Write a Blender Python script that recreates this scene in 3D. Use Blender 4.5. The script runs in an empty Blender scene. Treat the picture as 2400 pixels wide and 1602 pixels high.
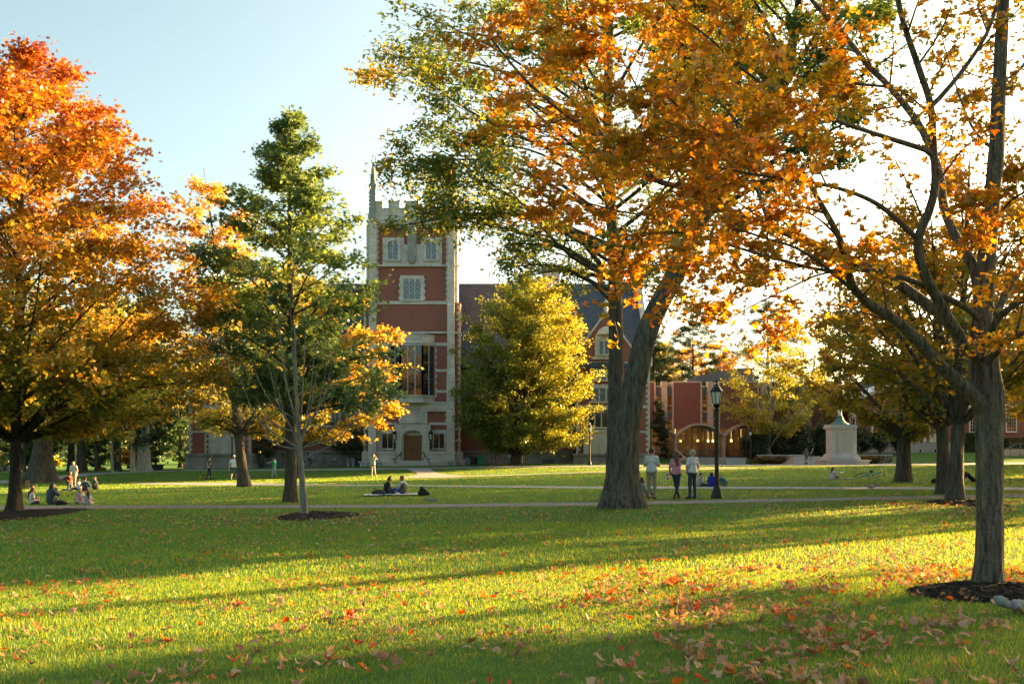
import bpy, math, random
import numpy as np
R = np.random.RandomState(7)
PI = math.pi
SC = bpy.context.scene
COL = SC.collection
# ---------------------------------------------------------------- camera model
F, CX, HY, EYE = 2400., 1200., 1066., 1.6          # photograph pixels


def ss(a, b, x):
    t = np.clip((np.asarray(x, float) - a) / (b - a), 0, 1)
    return t * t * (3 - 2 * t)


def gz(X, Y):
    """ground height"""
    X = np.asarray(X, float); Y = np.asarray(Y, float)
    s = np.maximum(.0163 * np.minimum(X, 15) + .004 * np.maximum(X - 15, 0), -1.3)
    r = .65 * ss(80, 104, Y) * (1 - .6 * ss(0, 30, X))
    t = .62 * ss(117.2, 118.2, Y) * ss(12, 14, X) * (1 - ss(31, 33, X))
    b = 1.25 * ss(112, 124, Y) * ss(35, 41, X)
    return s + r + t + b


def g(X, Y):
    return float(gz(X, Y))


_YY = np.concatenate([np.arange(3, 60, .02), np.arange(60, 220, .05)])


def G(px, py):
    """point of the ground seen at a pixel of the photograph"""
    X = (px - CX) / F * _YY
    d = EYE + (HY - py) / F * _YY - gz(X, _YY)
    i = np.argmax(d < 0)
    if d[i] >= 0: i = len(_YY) - 1
    y = _YY[i]; x = (px - CX) / F * y
    return np.array([x, y, g(x, y)])


def W(px, py, Y):
    return np.array([(px - CX) / F * Y, Y, EYE + (HY - py) / F * Y])


# ---------------------------------------------------------------- objects
BASE = {}


def props(o, label=None, cat=None, group=None, kind=None):
    if label: o['label'] = label
    if cat: o['category'] = cat
    if group: o['group'] = group
    if kind: o['kind'] = kind
    return o


def thing(name, loc, label, cat, group=None):
    o = bpy.data.objects.new(name, None)
    COL.objects.link(o)
    o.location = tuple(float(v) for v in loc)
    o.empty_display_size = .3
    BASE[o.name] = np.array(loc, float)
    return props(o, label, cat, group)


def mesh_obj(name, V, faces, mats, parent=None, smooth=False, midx=None, attrs=None, tris=None, base=None):
    V = np.asarray(V, float).reshape(-1, 3)
    if parent is not None:
        b = BASE[parent.name]
    else:
        b = np.zeros(3) if base is None else np.array(base, float)
    me = bpy.data.meshes.new(name)
    if tris is not None:
        T = np.asarray(tris, np.int32)
        me.vertices.add(len(V)); me.vertices.foreach_set('co', (V - b).astype(np.float32).ravel())
        me.loops.add(T.size); me.loops.foreach_set('vertex_index', T.ravel())
        me.polygons.add(len(T))
        me.polygons.foreach_set('loop_start', np.arange(0, T.size, T.shape[1], dtype=np.int32))
        me.update(calc_edges=True)
    else:
        me.from_pydata((V - b).tolist(), [], faces)
    for m in (mats if isinstance(mats, (list, tuple)) else [mats]): me.materials.append(m)
    n = len(me.polygons)
    if smooth: me.polygons.foreach_set('use_smooth', np.ones(n, bool))
    if midx is not None: me.polygons.foreach_set('material_index', np.asarray(midx, np.int32))
    for k, v in (attrs or {}).items():
        a = me.attributes.new(k, 'FLOAT', 'POINT'); a.data.foreach_set('value', np.asarray(v, np.float32))
    me.validate(); me.update()
    o = bpy.data.objects.new(name, me)
    COL.objects.link(o)
    if parent is not None:
        o.parent = parent
    else:
        o.location = tuple(b)
    BASE[o.name] = b
    return o


def frames(P):
    """tangent / normal / binormal along a polyline"""
    P = np.asarray(P, float)
    T = np.gradient(P, axis=0); T /= np.linalg.norm(T, axis=1)[:, None] + 1e-12
    ref = np.array([0, 0, 1.]) if abs(T[0][2]) < .9 else np.array([1., 0, 0])
    N = np.zeros_like(P); n = ref - T[0] * ref.dot(T[0]); n /= np.linalg.norm(n)
    for i in range(len(P)):
        n = n - T[i] * n.dot(T[i]); n /= np.linalg.norm(n) + 1e-12
        N[i] = n
    return T, N, np.cross(T, N)


def spline(P, step):
    P = np.asarray(P, float)
    if len(P) < 3:
        k = max(2, int(np.linalg.norm(P[-1] - P[0]) / step) + 1)
        return P[0] + (P[-1] - P[0]) * np.linspace(0, 1, k)[:, None]
    Q = np.vstack([2 * P[0] - P[1], P, 2 * P[-1] - P[-2]]); out = []
    for i in range(1, len(Q) - 2):
        a, b, c, d = Q[i - 1:i + 3]
        k = max(1, int(np.linalg.norm(c - b) / step))
        t = (np.arange(k) / k)[:, None]
        out.append(.5 * (2 * b + (c - a) * t + (2 * a - 5 * b + 4 * c - d) * t ** 2 + (3 * b - a - 3 * c + d) * t ** 3))
    out.append(P[-1:])
    return np.vstack(out)


class MB:
    """collects shapes, then links them as ONE mesh object"""

    def __init__(s):
        s.V = []; s.F = []; s.n = 0; s.M = []

    def add(s, V, Fc, m=0):
        V = np.asarray(V, float).reshape(-1, 3)
        s.V.append(V); s.F += [tuple(int(i) + s.n for i in f) for f in Fc]; s.M += [m] * len(Fc)
        s.n += len(V); return s

    def box(s, x0, x1, y0, y1, z0, z1, m=0):
        x0, x1 = sorted((x0, x1)); y0, y1 = sorted((y0, y1)); z0, z1 = sorted((z0, z1))
        V = [(x0, y0, z0), (x1, y0, z0), (x1, y1, z0), (x0, y1, z0), (x0, y0, z1), (x1, y0, z1), (x1, y1, z1), (x0, y1, z1)]
        return s.add(V, [(0, 3, 2, 1), (4, 5, 6, 7), (0, 1, 5, 4), (1, 2, 6, 5), (2, 3, 7, 6), (3, 0, 4, 7)], m)

    def prism(s, poly, y0, y1, m=0, axis='y'):
        """poly of (u, v), extruded; axis y: u = x, v = z; axis x: u = y, v = z; axis z: u = x, v = y"""
        f = {'y': lambda u, v, w: (u, w, v), 'x': lambda u, v, w: (w, u, v), 'z': lambda u, v, w: (u, v, w)}[axis]
        n = len(poly)
        V = [f(u, v, y0) for u, v in poly] + [f(u, v, y1) for u, v in poly]
        return s.add(V, [tuple(range(n)), tuple(range(2 * n - 1, n - 1, -1))] + [(i, i + n, (i + 1) % n + n, (i + 1) % n) for i in range(n)], m)

    def tube(s, P, r, n=8, m=0, cap=True, rough=0, seed=0, flare=None):
        P = np.asarray(P, float); k = len(P)
        r = np.broadcast_to(np.asarray(r, float), (k,)) if np.ndim(r) == 0 or len(np.atleast_1d(r)) == k else np.linspace(r[0], r[1], k)
        T, N, B = frames(P)
        a = np.linspace(0, 2 * PI, n, endpoint=False)
        rr = r[:, None] * np.ones(n)[None]
        if rough:
            q = np.random.RandomState(seed); L = np.concatenate([[0], np.cumsum(np.linalg.norm(np.diff(P, axis=0), axis=1))])
            w = np.zeros((k, n))
            for j in range(9):
                kk = q.choice([2, 3, 5, 8, 11, 14, 17, 21])
                if kk > n / 2.2: continue
                amp = 1. / (1 + .12 * kk)
                w += amp * np.abs(np.sin(kk * a[None] * .5 + q.rand() * 6 + (q.rand() * 1.6 + .3) * np.sin(L[:, None] * q.uniform(.8, 4) + q.rand() * 6))) - amp * .6
            rr = rr * (1 + rough * w)
        if flare is not None: rr = rr * flare(np.arange(k)[:, None] / max(1, k - 1), a[None])
        V = P[:, None] + rr[..., None] * (np.cos(a)[None, :, None] * N[:, None] + np.sin(a)[None, :, None] * B[:, None])
        Fc = []
        for i in range(k - 1):
            for j in range(n):
                q = (j + 1) % n
                Fc.append((i * n + j, i * n + q, (i + 1) * n + q, (i + 1) * n + j))
        if cap: Fc += [tuple(range(n - 1, -1, -1)), tuple((k - 1) * n + j for j in range(n))]
        return s.add(V.reshape(-1, 3), Fc, m)

    def lathe(s, prof, c, n=16, m=0):
        c = np.asarray(c, float); k = len(prof); a = np.linspace(0, 2 * PI, n, endpoint=False)
        V = np.array([[(c[0] + r * math.cos(t), c[1] + r * math.sin(t), c[2] + z) for t in a] for r, z in prof]).reshape(-1, 3)
        Fc = [(i * n + j, i * n + (j + 1) % n, (i + 1) * n + (j + 1) % n, (i + 1) * n + j) for i in range(k - 1) for j in range(n)]
        Fc += [tuple(range(n - 1, -1, -1)), tuple((k - 1) * n + j for j in range(n))]
        return s.add(V, Fc, m)

    def ell(s, c, r, n=10, m=0):
        r = np.broadcast_to(np.asarray(r, float), (3,)); V = []; Fc = []
        h = n // 2 + 1
        for i in range(h + 1):
            t = PI * i / h
            for j in range(n):
                p = 2 * PI * j / n
                V.append((c[0] + r[0] * math.sin(t) * math.cos(p), c[1] + r[1] * math.sin(t) * math.sin(p), c[2] + r[2] * math.cos(t)))
        for i in range(h):
            for j in range(n):
                Fc.append((i * n + j, (i + 1) * n + j, (i + 1) * n + (j + 1) % n, i * n + (j + 1) % n))
        return s.add(V, Fc, m)

    def torus(s, c, Rr, r, axis=(1, 0, 0), n=28, k=6, m=0):
        ax = np.array(axis, float); ax /= np.linalg.norm(ax)
        u = np.cross(ax, [0, 0, 1.]) if abs(ax[2]) < .9 else np.cross(ax, [1., 0, 0]); u /= np.linalg.norm(u); v = np.cross(ax, u)
        V = []; Fc = []
        for i in range(n):
            t = 2 * PI * i / n; d = math.cos(t) * u + math.sin(t) * v
            for j in range(k):
                p = 2 * PI * j / k; V.append(np.array(c) + d * (Rr + r * math.cos(p)) + ax * r * math.sin(p))
        for i in range(n):
            for j in range(k):
                Fc.append((i * k + j, ((i + 1) % n) * k + j, ((i + 1) % n) * k + (j + 1) % k, i * k + (j + 1) % k))
        return s.add(V, Fc, m)

    def xf(s, M=None, t=(0, 0, 0)):
        """transform everything collected so far"""
        for i, V in enumerate(s.V):
            s.V[i] = (V @ np.asarray(M).T if M is not None else V) + np.asarray(t, float)
        return s

    def build(s, name, mats, parent=None, smooth=False, base=None):
        return mesh_obj(name, np.vstack(s.V), s.F, mats, parent, smooth, s.M, base=base)


def rotz(a):
    c, q = math.cos(a), math.sin(a); return np.array([[c, -q, 0], [q, c, 0], [0, 0, 1.]])


def rotx(a):
    c, q = math.cos(a), math.sin(a); return np.array([[1., 0, 0], [0, c, -q], [0, q, c]])


def roty(a):
    c, q = math.cos(a), math.sin(a); return np.array([[c, 0, q], [0, 1., 0], [-q, 0, c]])


# ---------------------------------------------------------------- materials
MATS = {}


class NT:
    def __init__(s, name):
        s.m = bpy.data.materials.new(name); s.m.use_nodes = True
        s.t = s.m.node_tree; s.N = s.t.nodes; s.L = s.t.links
        s.b = s.N.get('Principled BSDF'); s.out = s.N.get('Material Output')

    def n(s, typ, ins=None, **kw):
        q = s.N.new(typ)
        for k, v in kw.items(): setattr(q, k, v)
        for k, v in (ins or {}).items(): s.set(q, k, v)
        return q

    def set(s, q, k, v):
        i = q.inputs[k]
        if hasattr(v, 'bl_idname') and hasattr(v, 'outputs'): v = v.outputs[0]
        if isinstance(v, bpy.types.NodeSocket): s.L.new(v, i)
        elif isinstance(v, (tuple, list)) and len(v) == 3 and i.type == 'RGBA': i.default_value = (*v, 1)
        else: i.default_value = v

    def ramp(s, fac, stops, interp='LINEAR'):
        q = s.n('ShaderNodeValToRGB', {'Fac': fac}); e = q.color_ramp; e.interpolation = interp
        while len(e.elements) < len(stops): e.elements.new(.5)
        for x, (p, c) in zip(e.elements, stops): x.position = p; x.color = (*c, 1) if len(c) == 3 else c
        return q.outputs[0]

    def mix(s, f, a, b, mode='MIX'):
        q = s.n('ShaderNodeMix', data_type='RGBA', blend_type=mode)
        for i, v in ((0, f), (6, a), (7, b)):
            if isinstance(v, bpy.types.NodeSocket): s.L.new(v, q.inputs[i])
            elif isinstance(v, (tuple, list)): q.inputs[i].default_value = (*v, 1)
            else: q.inputs[i].default_value = v
        return q.outputs[2]

    def math(s, op, a, b=0.):
        q = s.n('ShaderNodeMath', operation=op)
        for i, v in enumerate((a, b)):
            if isinstance(v, bpy.types.NodeSocket): s.L.new(v, q.inputs[i])
            else: q.inputs[i].default_value = v
        return q.outputs[0]

    def pos(s):
        return s.n('ShaderNodeNewGeometry').outputs['Position']

    def wall(s):
        """(x + y, z) of the world position: a plane for upright walls"""
        q = s.n('ShaderNodeSeparateXYZ', {0: s.pos()})
        return s.n('ShaderNodeCombineXYZ', {0: s.math('ADD', q.outputs[0], q.outputs[1]), 1: q.outputs[2]}).outputs[0]

    def noise(s, scale, vec=None, detail=4., rough=.55, st=None):
        v = vec if vec is not None else s.pos()
        if st: v = s.n('ShaderNodeVectorMath', {0: v, 1: st}, operation='MULTIPLY').outputs[0]
        return s.n('ShaderNodeTexNoise', {'Vector': v, 'Scale': scale, 'Detail': detail, 'Roughness': rough}).outputs[0]

    def bump(s, h, strength=.3, dist=.02):
        q = s.n('ShaderNodeBump', {'Height': h, 'Strength': strength, 'Distance': dist}); s.set(s.b, 'Normal', q.outputs[0])

    def fin(s, color=None, rough=None, metal=None, spec=None):
        for k, v in (('Base Color', color), ('Roughness', rough), ('Metallic', metal), ('Specular IOR Level', spec)):
            if v is not None: s.set(s.b, k, v)
        return s.m


def paint(name, col, rough=.6, var=.12, scale=6., metal=0., spec=.4):
    """a plain surface with mild wear"""
    if name in MATS: return MATS[name]
    t = NT(name); c = np.array(col)
    f = t.noise(scale)
    MATS[name] = t.fin(t.ramp(f, [(.3, tuple(c * (1 - var))), (.7, tuple(np.minimum(c * (1 + var), 1)))]), rough, metal, spec)
    return MATS[name]


def leafmat(name, stops, trans=.45, gloss=.05, through=(1.15, 1., .7)):
    t = NT(name)
    a = t.n('ShaderNodeAttribute', attribute_name='tint')
    col = t.ramp(a.outputs['Fac'], stops)
    d = t.n('ShaderNodeBsdfDiffuse', {'Color': col})
    hs = t.n('ShaderNodeHueSaturation', {'Color': col, 'Saturation': 1.05, 'Value': 1.3})
    tr = t.n('ShaderNodeBsdfTranslucent', {'Color': t.mix(1., hs.outputs[0], through, 'MULTIPLY')})
    m = t.n('ShaderNodeMixShader', {0: trans, 1: d.outputs[0], 2: tr.outputs[0]})
    gl = t.n('ShaderNodeBsdfGlossy', {'Roughness': .38, 'Color': (.8, .8, .8)})
    m2 = t.n('ShaderNodeMixShader', {0: gloss, 1: m.outputs[0], 2: gl.outputs[0]})
    t.L.new(m2.outputs[0], t.out.inputs[0])
    return t.m


def barkmat(name, dark, light, sc=1., bump=.8):
    t = NT(name)
    p = t.pos()
    f = t.noise(9 * sc, p, 6, .65, st=(1, 1, .13)); h = t.noise(3. * sc, p, 3, .6)
    c = t.ramp(f, [(.38, dark), (.47, tuple(.55 * np.array(light) + .2 * np.array(dark))), (.62, light)])  # furrows painted darker, since the bump alone shows little shade
    c = t.mix(t.math('MULTIPLY', h, .5), c, tuple(np.array(light) * np.array([.85, 1., .82])))
    wv = t.n('ShaderNodeVectorMath', {0: p, 1: (1, 1, .15)}, operation='MULTIPLY'); wv = t.n('ShaderNodeVectorMath', {0: wv.outputs[0], 1: t.n('ShaderNodeVectorMath', {0: t.n('ShaderNodeTexNoise', {'Vector': p, 'Scale': 5. * sc}).outputs['Color'], 1: (.12, .12, .12)}, operation='MULTIPLY').outputs[0]}, operation='ADD')
    vo = t.n('ShaderNodeTexVoronoi', {'Vector': wv.outputs[0], 'Scale': 9. * sc}, feature='DISTANCE_TO_EDGE')
    cr = t.ramp(vo.outputs[0], [(.0, (1, 1, 1)), (.12, (0, 0, 0))])
    c = t.mix(t.math('MULTIPLY', cr, .38), c, tuple(np.array(dark) * .8))
    t.bump(t.math('SUBTRACT', f, t.math('MULTIPLY', cr, .35)), bump, .05 / sc)
    return t.fin(c, .9, spec=.2)


def hexc(h):
    h = h.lstrip('#'); v = np.array([int(h[i:i + 2], 16) / 255 for i in (0, 2, 4)])
    return tuple(np.where(v <= .04045, v / 12.92, ((v + .055) / 1.055) ** 2.4))
# ================================================================ camera, sky, sun
cam = bpy.data.cameras.new('camera'); cam_o = bpy.data.objects.new('camera', cam); COL.objects.link(cam_o)
cam.sensor_width = 36; cam.lens = 36; cam.sensor_fit = 'HORIZONTAL'
cam_o.location = (0, 0, EYE); cam_o.rotation_euler = (PI / 2, 0, 0)
cam.shift_y = (HY - 801) / 2400
cam.clip_start = .1; cam.clip_end = 3000
SC.camera = cam_o
SUN_EL, SUN_AZ = math.radians(13), math.atan2(.84, .54)     # azimuth from +Y towards +X
sd = np.array([math.sin(SUN_AZ) * math.cos(SUN_EL), math.cos(SUN_AZ) * math.cos(SUN_EL), math.sin(SUN_EL)])
sun = bpy.data.lights.new('sun', 'SUN'); sun.energy = 4.8; sun.angle = math.radians(.6); sun.color = (1., .61, .23)
so = bpy.data.objects.new('sun', sun); COL.objects.link(so)
so.rotation_euler = Vector(sd).to_track_quat('Z', 'Y').to_euler() if False else __import__('mathutils').Vector(sd).to_track_quat('Z', 'Y').to_euler()
wd = bpy.data.worlds.new('World'); SC.world = wd; wd.use_nodes = True
wt = wd.node_tree; sky = wt.nodes.new('ShaderNodeTexSky'); sky.sky_type = 'NISHITA'; sky.sun_disc = False
sky.sun_elevation = SUN_EL; sky.sun_rotation = SUN_AZ
sky.air_density = .6; sky.dust_density = 4.2; sky.ozone_density = 2.0; sky.altitude = 20
bg = wt.nodes['Background']; bg.inputs['Strength'].default_value = .08
hsv = wt.nodes.new('ShaderNodeHueSaturation'); hsv.inputs['Saturation'].default_value = 1.
tnt = wt.nodes.new('ShaderNodeMix'); tnt.data_type = 'RGBA'; tnt.blend_type = 'MULTIPLY'; tnt.inputs[0].default_value = 1; tnt.inputs[7].default_value = (1.03, .955, .63, 1)
wt.links.new(sky.outputs[0], hsv.inputs['Color']); wt.links.new(hsv.outputs[0], tnt.inputs[6]); wt.links.new(tnt.outputs[2], bg.inputs[0])
vs = SC.view_settings; vs.view_transform = 'Standard'; vs.look = 'None'; vs.gamma = 1; vs.use_curve_mapping = False
vs.exposure = 3.1
SC.display_settings.display_device = 'sRGB'
cy = SC.cycles
cy.max_bounces = 9; cy.diffuse_bounces = 6; cy.glossy_bounces = 3; cy.transmission_bounces = 5; cy.transparent_max_bounces = 8
cy.use_denoising = True; cy.sample_clamp_indirect = 6; cy.caustics_reflective = False; cy.caustics_refractive = False

# ================================================================ lawn
t = NT('lawn_turf'); p = t.pos()
f1 = t.noise(.35, p, 4); f2 = t.noise(3.2, p, 5, .65); f3 = t.noise(60, p, 3, .7, st=(1, .6, 1))
c = t.ramp(f2, [(.3, (.040, .118, .024)), (.68, (.080, .195, .036))])
c = t.mix(t.math('MULTIPLY', t.ramp(f1, [(.42, (0, 0, 0)), (.7, (1, 1, 1))]), .45), c, (.085, .125, .022))
c = t.mix(.5, c, t.ramp(f3, [(.3, (.03, .075, .010)), (.7, (.11, .21, .030))]))
t.bump(f3, .9, .06)
lawn_m = t.fin(c, .9, spec=.15)


def axis_pts(lims):
    out = []
    for a, b, s in lims: out += list(np.arange(a, b, s))
    return np.array(out + [lims[-1][1]])


gx = axis_pts([(-900, -300, 100), (-300, -90, 15), (-90, -46, 2), (-46, 60, .7), (60, 100, 2), (100, 300, 15), (300, 900, 100)])
gy = axis_pts([(-60, -10, 5), (-10, 30, .7), (30, 116, .8), (116, 127, .34), (127, 200, 3), (200, 400, 20), (400, 1500, 100)])
GX, GY = np.meshgrid(gx, gy)
GV = np.stack([GX, GY, gz(GX, GY)], -1).reshape(-1, 3)
nx = len(gx); I = (np.arange(len(gy) - 1)[:, None] * nx + np.arange(nx - 1)[None]).ravel()
props(mesh_obj('ground', GV, None, lawn_m, smooth=True, tris=np.stack([I, I + 1, I + nx + 1, I + nx], 1)),
      'green lawn of the quad sloping gently up to the right', None, None, 'structure')

# ---------------------------------------------------------------- grass blades
gm = leafmat('grass_blade', [(0, (.036, .130, .028)), (.5, (.068, .215, .042)), (.85, (.120, .255, .050)), (1, (.32, .29, .10))], .50, .02, (3.6, 1.45, .42))
PATHS = []                                             # (px grid) filled below: no blades there


def frustum_pts(n, y0, y1, wide=1.22):
    k_ = 6.5                                            # even density over the view and some metres to either side of it
    A = lambda y: wide * y * y / 2 + k_ * y
    u = A(y0) + (A(y1) - A(y0)) * R.rand(n); Y = (-k_ + np.sqrt(k_ * k_ + 2 * wide * u)) / wide
    X = (R.rand(n) - .5) * (Y * wide + k_)
    return X, Y


def strip(name, label, xs_up, xs_lo, mat, lift, kind='structure', across=3, step=14):
    """a path between two edges given in photo pixels"""
    a = np.array(xs_up, float); b = np.array(xs_lo, float)
    xs = np.arange(a[0, 0], a[-1, 0] + 1, step)
    ua = np.array([G(x, np.interp(x, a[:, 0], a[:, 1])) for x in xs]); lb = np.array([G(x, np.interp(x, b[:, 0], b[:, 1])) for x in xs])
    PATHS.append((ua, lb))
    V = np.array([ua + (lb - ua) * k / across for k in range(across + 1)]).transpose(1, 0, 2).reshape(-1, 3)
    V[:, 2] = gz(V[:, 0], V[:, 1]) + lift
    w = across + 1; Fc = [(i * w + j, i * w + j + 1, (i + 1) * w + j + 1, (i + 1) * w + j) for i in range(len(xs) - 1) for j in range(across)]
    o = mesh_obj(name, V, Fc, mat, smooth=True)
    return props(o, label, None, None, kind)


t = NT('asphalt_walk'); p = t.pos()
asph = t.fin(t.mix(t.noise(1.2, p, 5), t.ramp(t.noise(40, p, 3), [(.3, (.115, .108, .105)), (.7, (.175, .165, .16))]), (.20, .19, .185), 'MIX'), .85, spec=.25)
t = NT('concrete_walk'); p = t.pos()
conc = t.fin(t.ramp(t.noise(2.2, p, 6), [(.3, (.24, .235, .23)), (.7, (.33, .325, .32))]), .85, spec=.25)
strip('path', 'grey asphalt walk crossing the whole lawn just behind the twin oak',
      [(-340, 1189), (0, 1185), (600, 1183.5), (960, 1182), (1400, 1177), (1520, 1174.5), (1880, 1168), (2400, 1157), (2700, 1151)],
      [(-340, 1196), (0, 1193), (600, 1191), (960, 1189.5), (1400, 1184.5), (1520, 1182), (1880, 1175), (2400, 1165), (2700, 1159)], asph, .012)
strip('path', 'pale narrow walk crossing the lawn behind the lamp post',
      [(300, 1132), (340, 1131.5), (480, 1131), (600, 1131), (760, 1135.5), (960, 1136.5), (1040, 1137.5), (1400, 1140.5), (1880, 1141), (2400, 1142.5), (2700, 1143)],
      [(300, 1132.4), (340, 1135), (480, 1137), (600, 1137), (760, 1138.5), (960, 1139), (1040, 1140.5), (1400, 1145), (1880, 1146), (2400, 1148.5), (2700, 1149)], conc, .02)
strip('path', 'pale curving walk at the left edge leading towards the woods',
      [(-200, 1128), (0, 1126), (60, 1124), (120, 1117), (170, 1111), (240, 1107), (330, 1104), (420, 1102)],
      [(-200, 1137), (0, 1133), (60, 1131), (120, 1125), (170, 1118), (240, 1111), (330, 1106.5), (420, 1103.5)], conc, .02)
strip('path', 'long grey walk running along the front of the brick hall',
      [(420, 1101), (560, 1100.5), (800, 1098.5), (960, 1096), (1100, 1093.5), (1300, 1091), (1520, 1089), (1700, 1088.8), (1880, 1088), (2100, 1086), (2400, 1083.5), (2700, 1081)],
      [(420, 1103), (560, 1103), (800, 1101.5), (960, 1099.2), (1100, 1096.4), (1300, 1094), (1520, 1092.4), (1700, 1092), (1880, 1091.5), (2100, 1090), (2400, 1088), (2700, 1086)], conc, .02)
# the flared walk from the tower door
rows = [(1098.5, 950, 1008), (1103, 962, 1014), (1108, 975, 1026), (1112, 978, 1050), (1116, 960, 1098), (1119, 935, 1085), (1120.4, 900, 1010)]
ra = np.array(rows); ys = np.arange(1098.5, 1120.4, .8)
L = np.array([G(np.interp(y, ra[:, 0], ra[:, 1]), y) for y in ys]); Rr = np.array([G(np.interp(y, ra[:, 0], ra[:, 2]), y) for y in ys])
V = np.array([L + (Rr - L) * k / 6 for k in range(7)]).transpose(1, 0, 2).reshape(-1, 3); V[:, 2] = gz(V[:, 0], V[:, 1]) + .03
props(mesh_obj('path', V, [(i * 7 + j, i * 7 + j + 1, (i + 1) * 7 + j + 1, (i + 1) * 7 + j) for i in range(len(ys) - 1) for j in range(6)], conc),
      'flared grey walk leading from the lawn to the tower door', kind='structure')
PATHS.append((L, Rr))
strip('path', 'thin pale walk on the lawn right of the flared tower walk', [(1085, 1115.3), (1300, 1109), (1420, 1105), (1500, 1098), (1680, 1097.5), (1760, 1097)],
      [(1085, 1117), (1300, 1110.2), (1420, 1106.5), (1500, 1100), (1680, 1099.6), (1760, 1097.6)], conc, .02)


def on_path(X, Y):
    m = np.zeros(len(X), bool)
    for a, b in PATHS:
        if abs(a[0][0] - a[-1][0]) > abs(a[0][1] - a[-1][1]):
            i = np.argsort(a[:, 0]); j = np.argsort(b[:, 0])
            ya = np.interp(X, a[i, 0], a[i, 1]); yb = np.interp(X, b[j, 0], b[j, 1])
            m |= (Y < np.maximum(ya, yb) + .05) & (Y > np.minimum(ya, yb) - .05) & (X > a[:, 0].min()) & (X < a[:, 0].max())
        else:
            i = np.argsort(a[:, 1]); j = np.argsort(b[:, 1])
            xa = np.interp(Y, a[i, 1], a[i, 0]); xb = np.interp(Y, b[j, 1], b[j, 0])
            m |= (X > xa) & (X < xb) & (Y > a[:, 1].min()) & (Y < a[:, 1].max())
    return m


MULCH = [(2335, 1391, 205, 23), (40, 1207, 112, 15), (745, 1209, 98, 9), (2262, 1180, 74, 8)]
MW = []
for px, py, rx, ry in MULCH:
    c0 = G(px, py); MW.append((c0, rx / F * c0[1], max(.8, (G(px, py - ry)[1] - G(px, py + ry)[1]) / 2)))


def in_mulch(X, Y, k=1.):
    m = np.zeros(len(X), bool)
    for c0, a, b in MW: m |= ((X - c0[0]) / (a * k)) ** 2 + ((Y - c0[1]) / (b * k)) ** 2 < 1
    return m


def blades(name, label, y0, y1, n, h, w, y_soft=0):
    X, Y = frustum_pts(n, y0, y1)
    k = ~on_path(X, Y) & ~in_mulch(X, Y, .97) & (Y < 104 - .0 * X)
    X, Y = X[k], Y[k]; m = len(X)
    Z = gz(X, Y)
    cl = np.sin(X * 5.1 + 1.7 * np.sin(Y * 3.3)) * np.sin(Y * 4.7 + 1.3 * np.sin(X * 2.9)) * .5 + .5
    pt = np.sin(X * .8 + 1.3 * np.sin(Y * .6)) * np.sin(Y * .9 + 1.1 * np.sin(X * .5)); hh = h * (.55 + .55 * R.rand(m) + .5 * cl * R.rand(m)) * (1 + .28 * pt); ww = w * (.6 + .8 * R.rand(m)); az = R.rand(m) * 2 * PI
    dx, dy = np.cos(az) * ww / 2, np.sin(az) * ww / 2
    le = R.randn(m, 2) * hh[:, None] * .38
    V = np.empty((m, 3, 3)); V[:, 0] = np.stack([X - dx, Y - dy, Z - .005], 1); V[:, 1] = np.stack([X + dx, Y + dy, Z - .005], 1)
    V[:, 2] = np.stack([X + le[:, 0], Y + le[:, 1], Z + hh], 1)
    big = .5 + .28 * np.sin(X * .55 + 2 * np.sin(Y * .23)) * np.sin(Y * .41 + 1.4)
    tint = np.clip(.30 * big + .5 * R.rand(m) + .2 * cl + (R.rand(m) < .03 + .10 * ss(.45, .9, -pt)) * .5, 0, 1)
    return V.reshape(-1, 3), np.repeat(tint, 3)


GVs, GTs = [], []
for a in ((3.4, 9, 190000, .036, .0045), (9, 14, 165000, .038, .007), (14, 24, 125000, .045, .013), (24, 50, 125000, .046, .022), (50, 106, 135000, .05, .052)):
    v, q = blades('g', '', *a); GVs.append(v); GTs.append(q)
gv = np.vstack(GVs)
props(mesh_obj('grass', gv, None, gm, tris=np.arange(len(gv)).reshape(-1, 3), attrs={'tint': np.concatenate(GTs)}),
      'short mown grass blades covering the lawn of the quad', 'grass', None, 'stuff')

# ---------------------------------------------------------------- mulch
t = NT('bark_mulch'); p = t.pos(); f = t.noise(38, p, 4, .7)
t.bump(f, 1., .04); mul_m = t.fin(t.ramp(f, [(.35, (.006, .005, .005)), (.62, (.030, .024, .020)), (.78, (.10, .07, .05))]), .9, spec=.15)
for (c0, a, b), lab in zip(MW, ('dark mulch bed around the grey maple trunk in front', 'dark mulch bed around the red topped maple by the walk',
                                'thin dark mulch bed around the bare branched young tree', 'dark mulch bed under the pair of close trunks')):
    V = [(c0[0], c0[1], c0[2] + .10)]; nr, na = 16, 60
    for i in range(1, nr + 1):
        for j in range(na):
            th = 2 * PI * j / na; k = i / nr * (1 + (.06 * math.sin(3 * th + c0[0]) + .05 * math.sin(7 * th) + .04 * R.randn()) * (i / nr) ** 3)
            x, y = c0[0] + a * k * math.cos(th), c0[1] + b * k * math.sin(th)
            V.append((x, y, g(x, y) + .10 * (1 - (i / nr) ** 3) + .012 * R.randn() * (i < nr) - .01 * (i == nr)))
    Fc = [(0, 1 + j, 1 + (j + 1) % na) for j in range(na)] + [(1 + i * na + j, 1 + (i + 1) * na + j, 1 + (i + 1) * na + (j + 1) % na, 1 + i * na + (j + 1) % na) for i in range(nr - 1) for j in range(na)]
    q = mesh_obj('mulch_bed', np.array(V), Fc, mul_m, smooth=False, base=c0)
    props(q, lab, 'mulch bed', 'mulch beds round the trunks', 'stuff')

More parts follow.
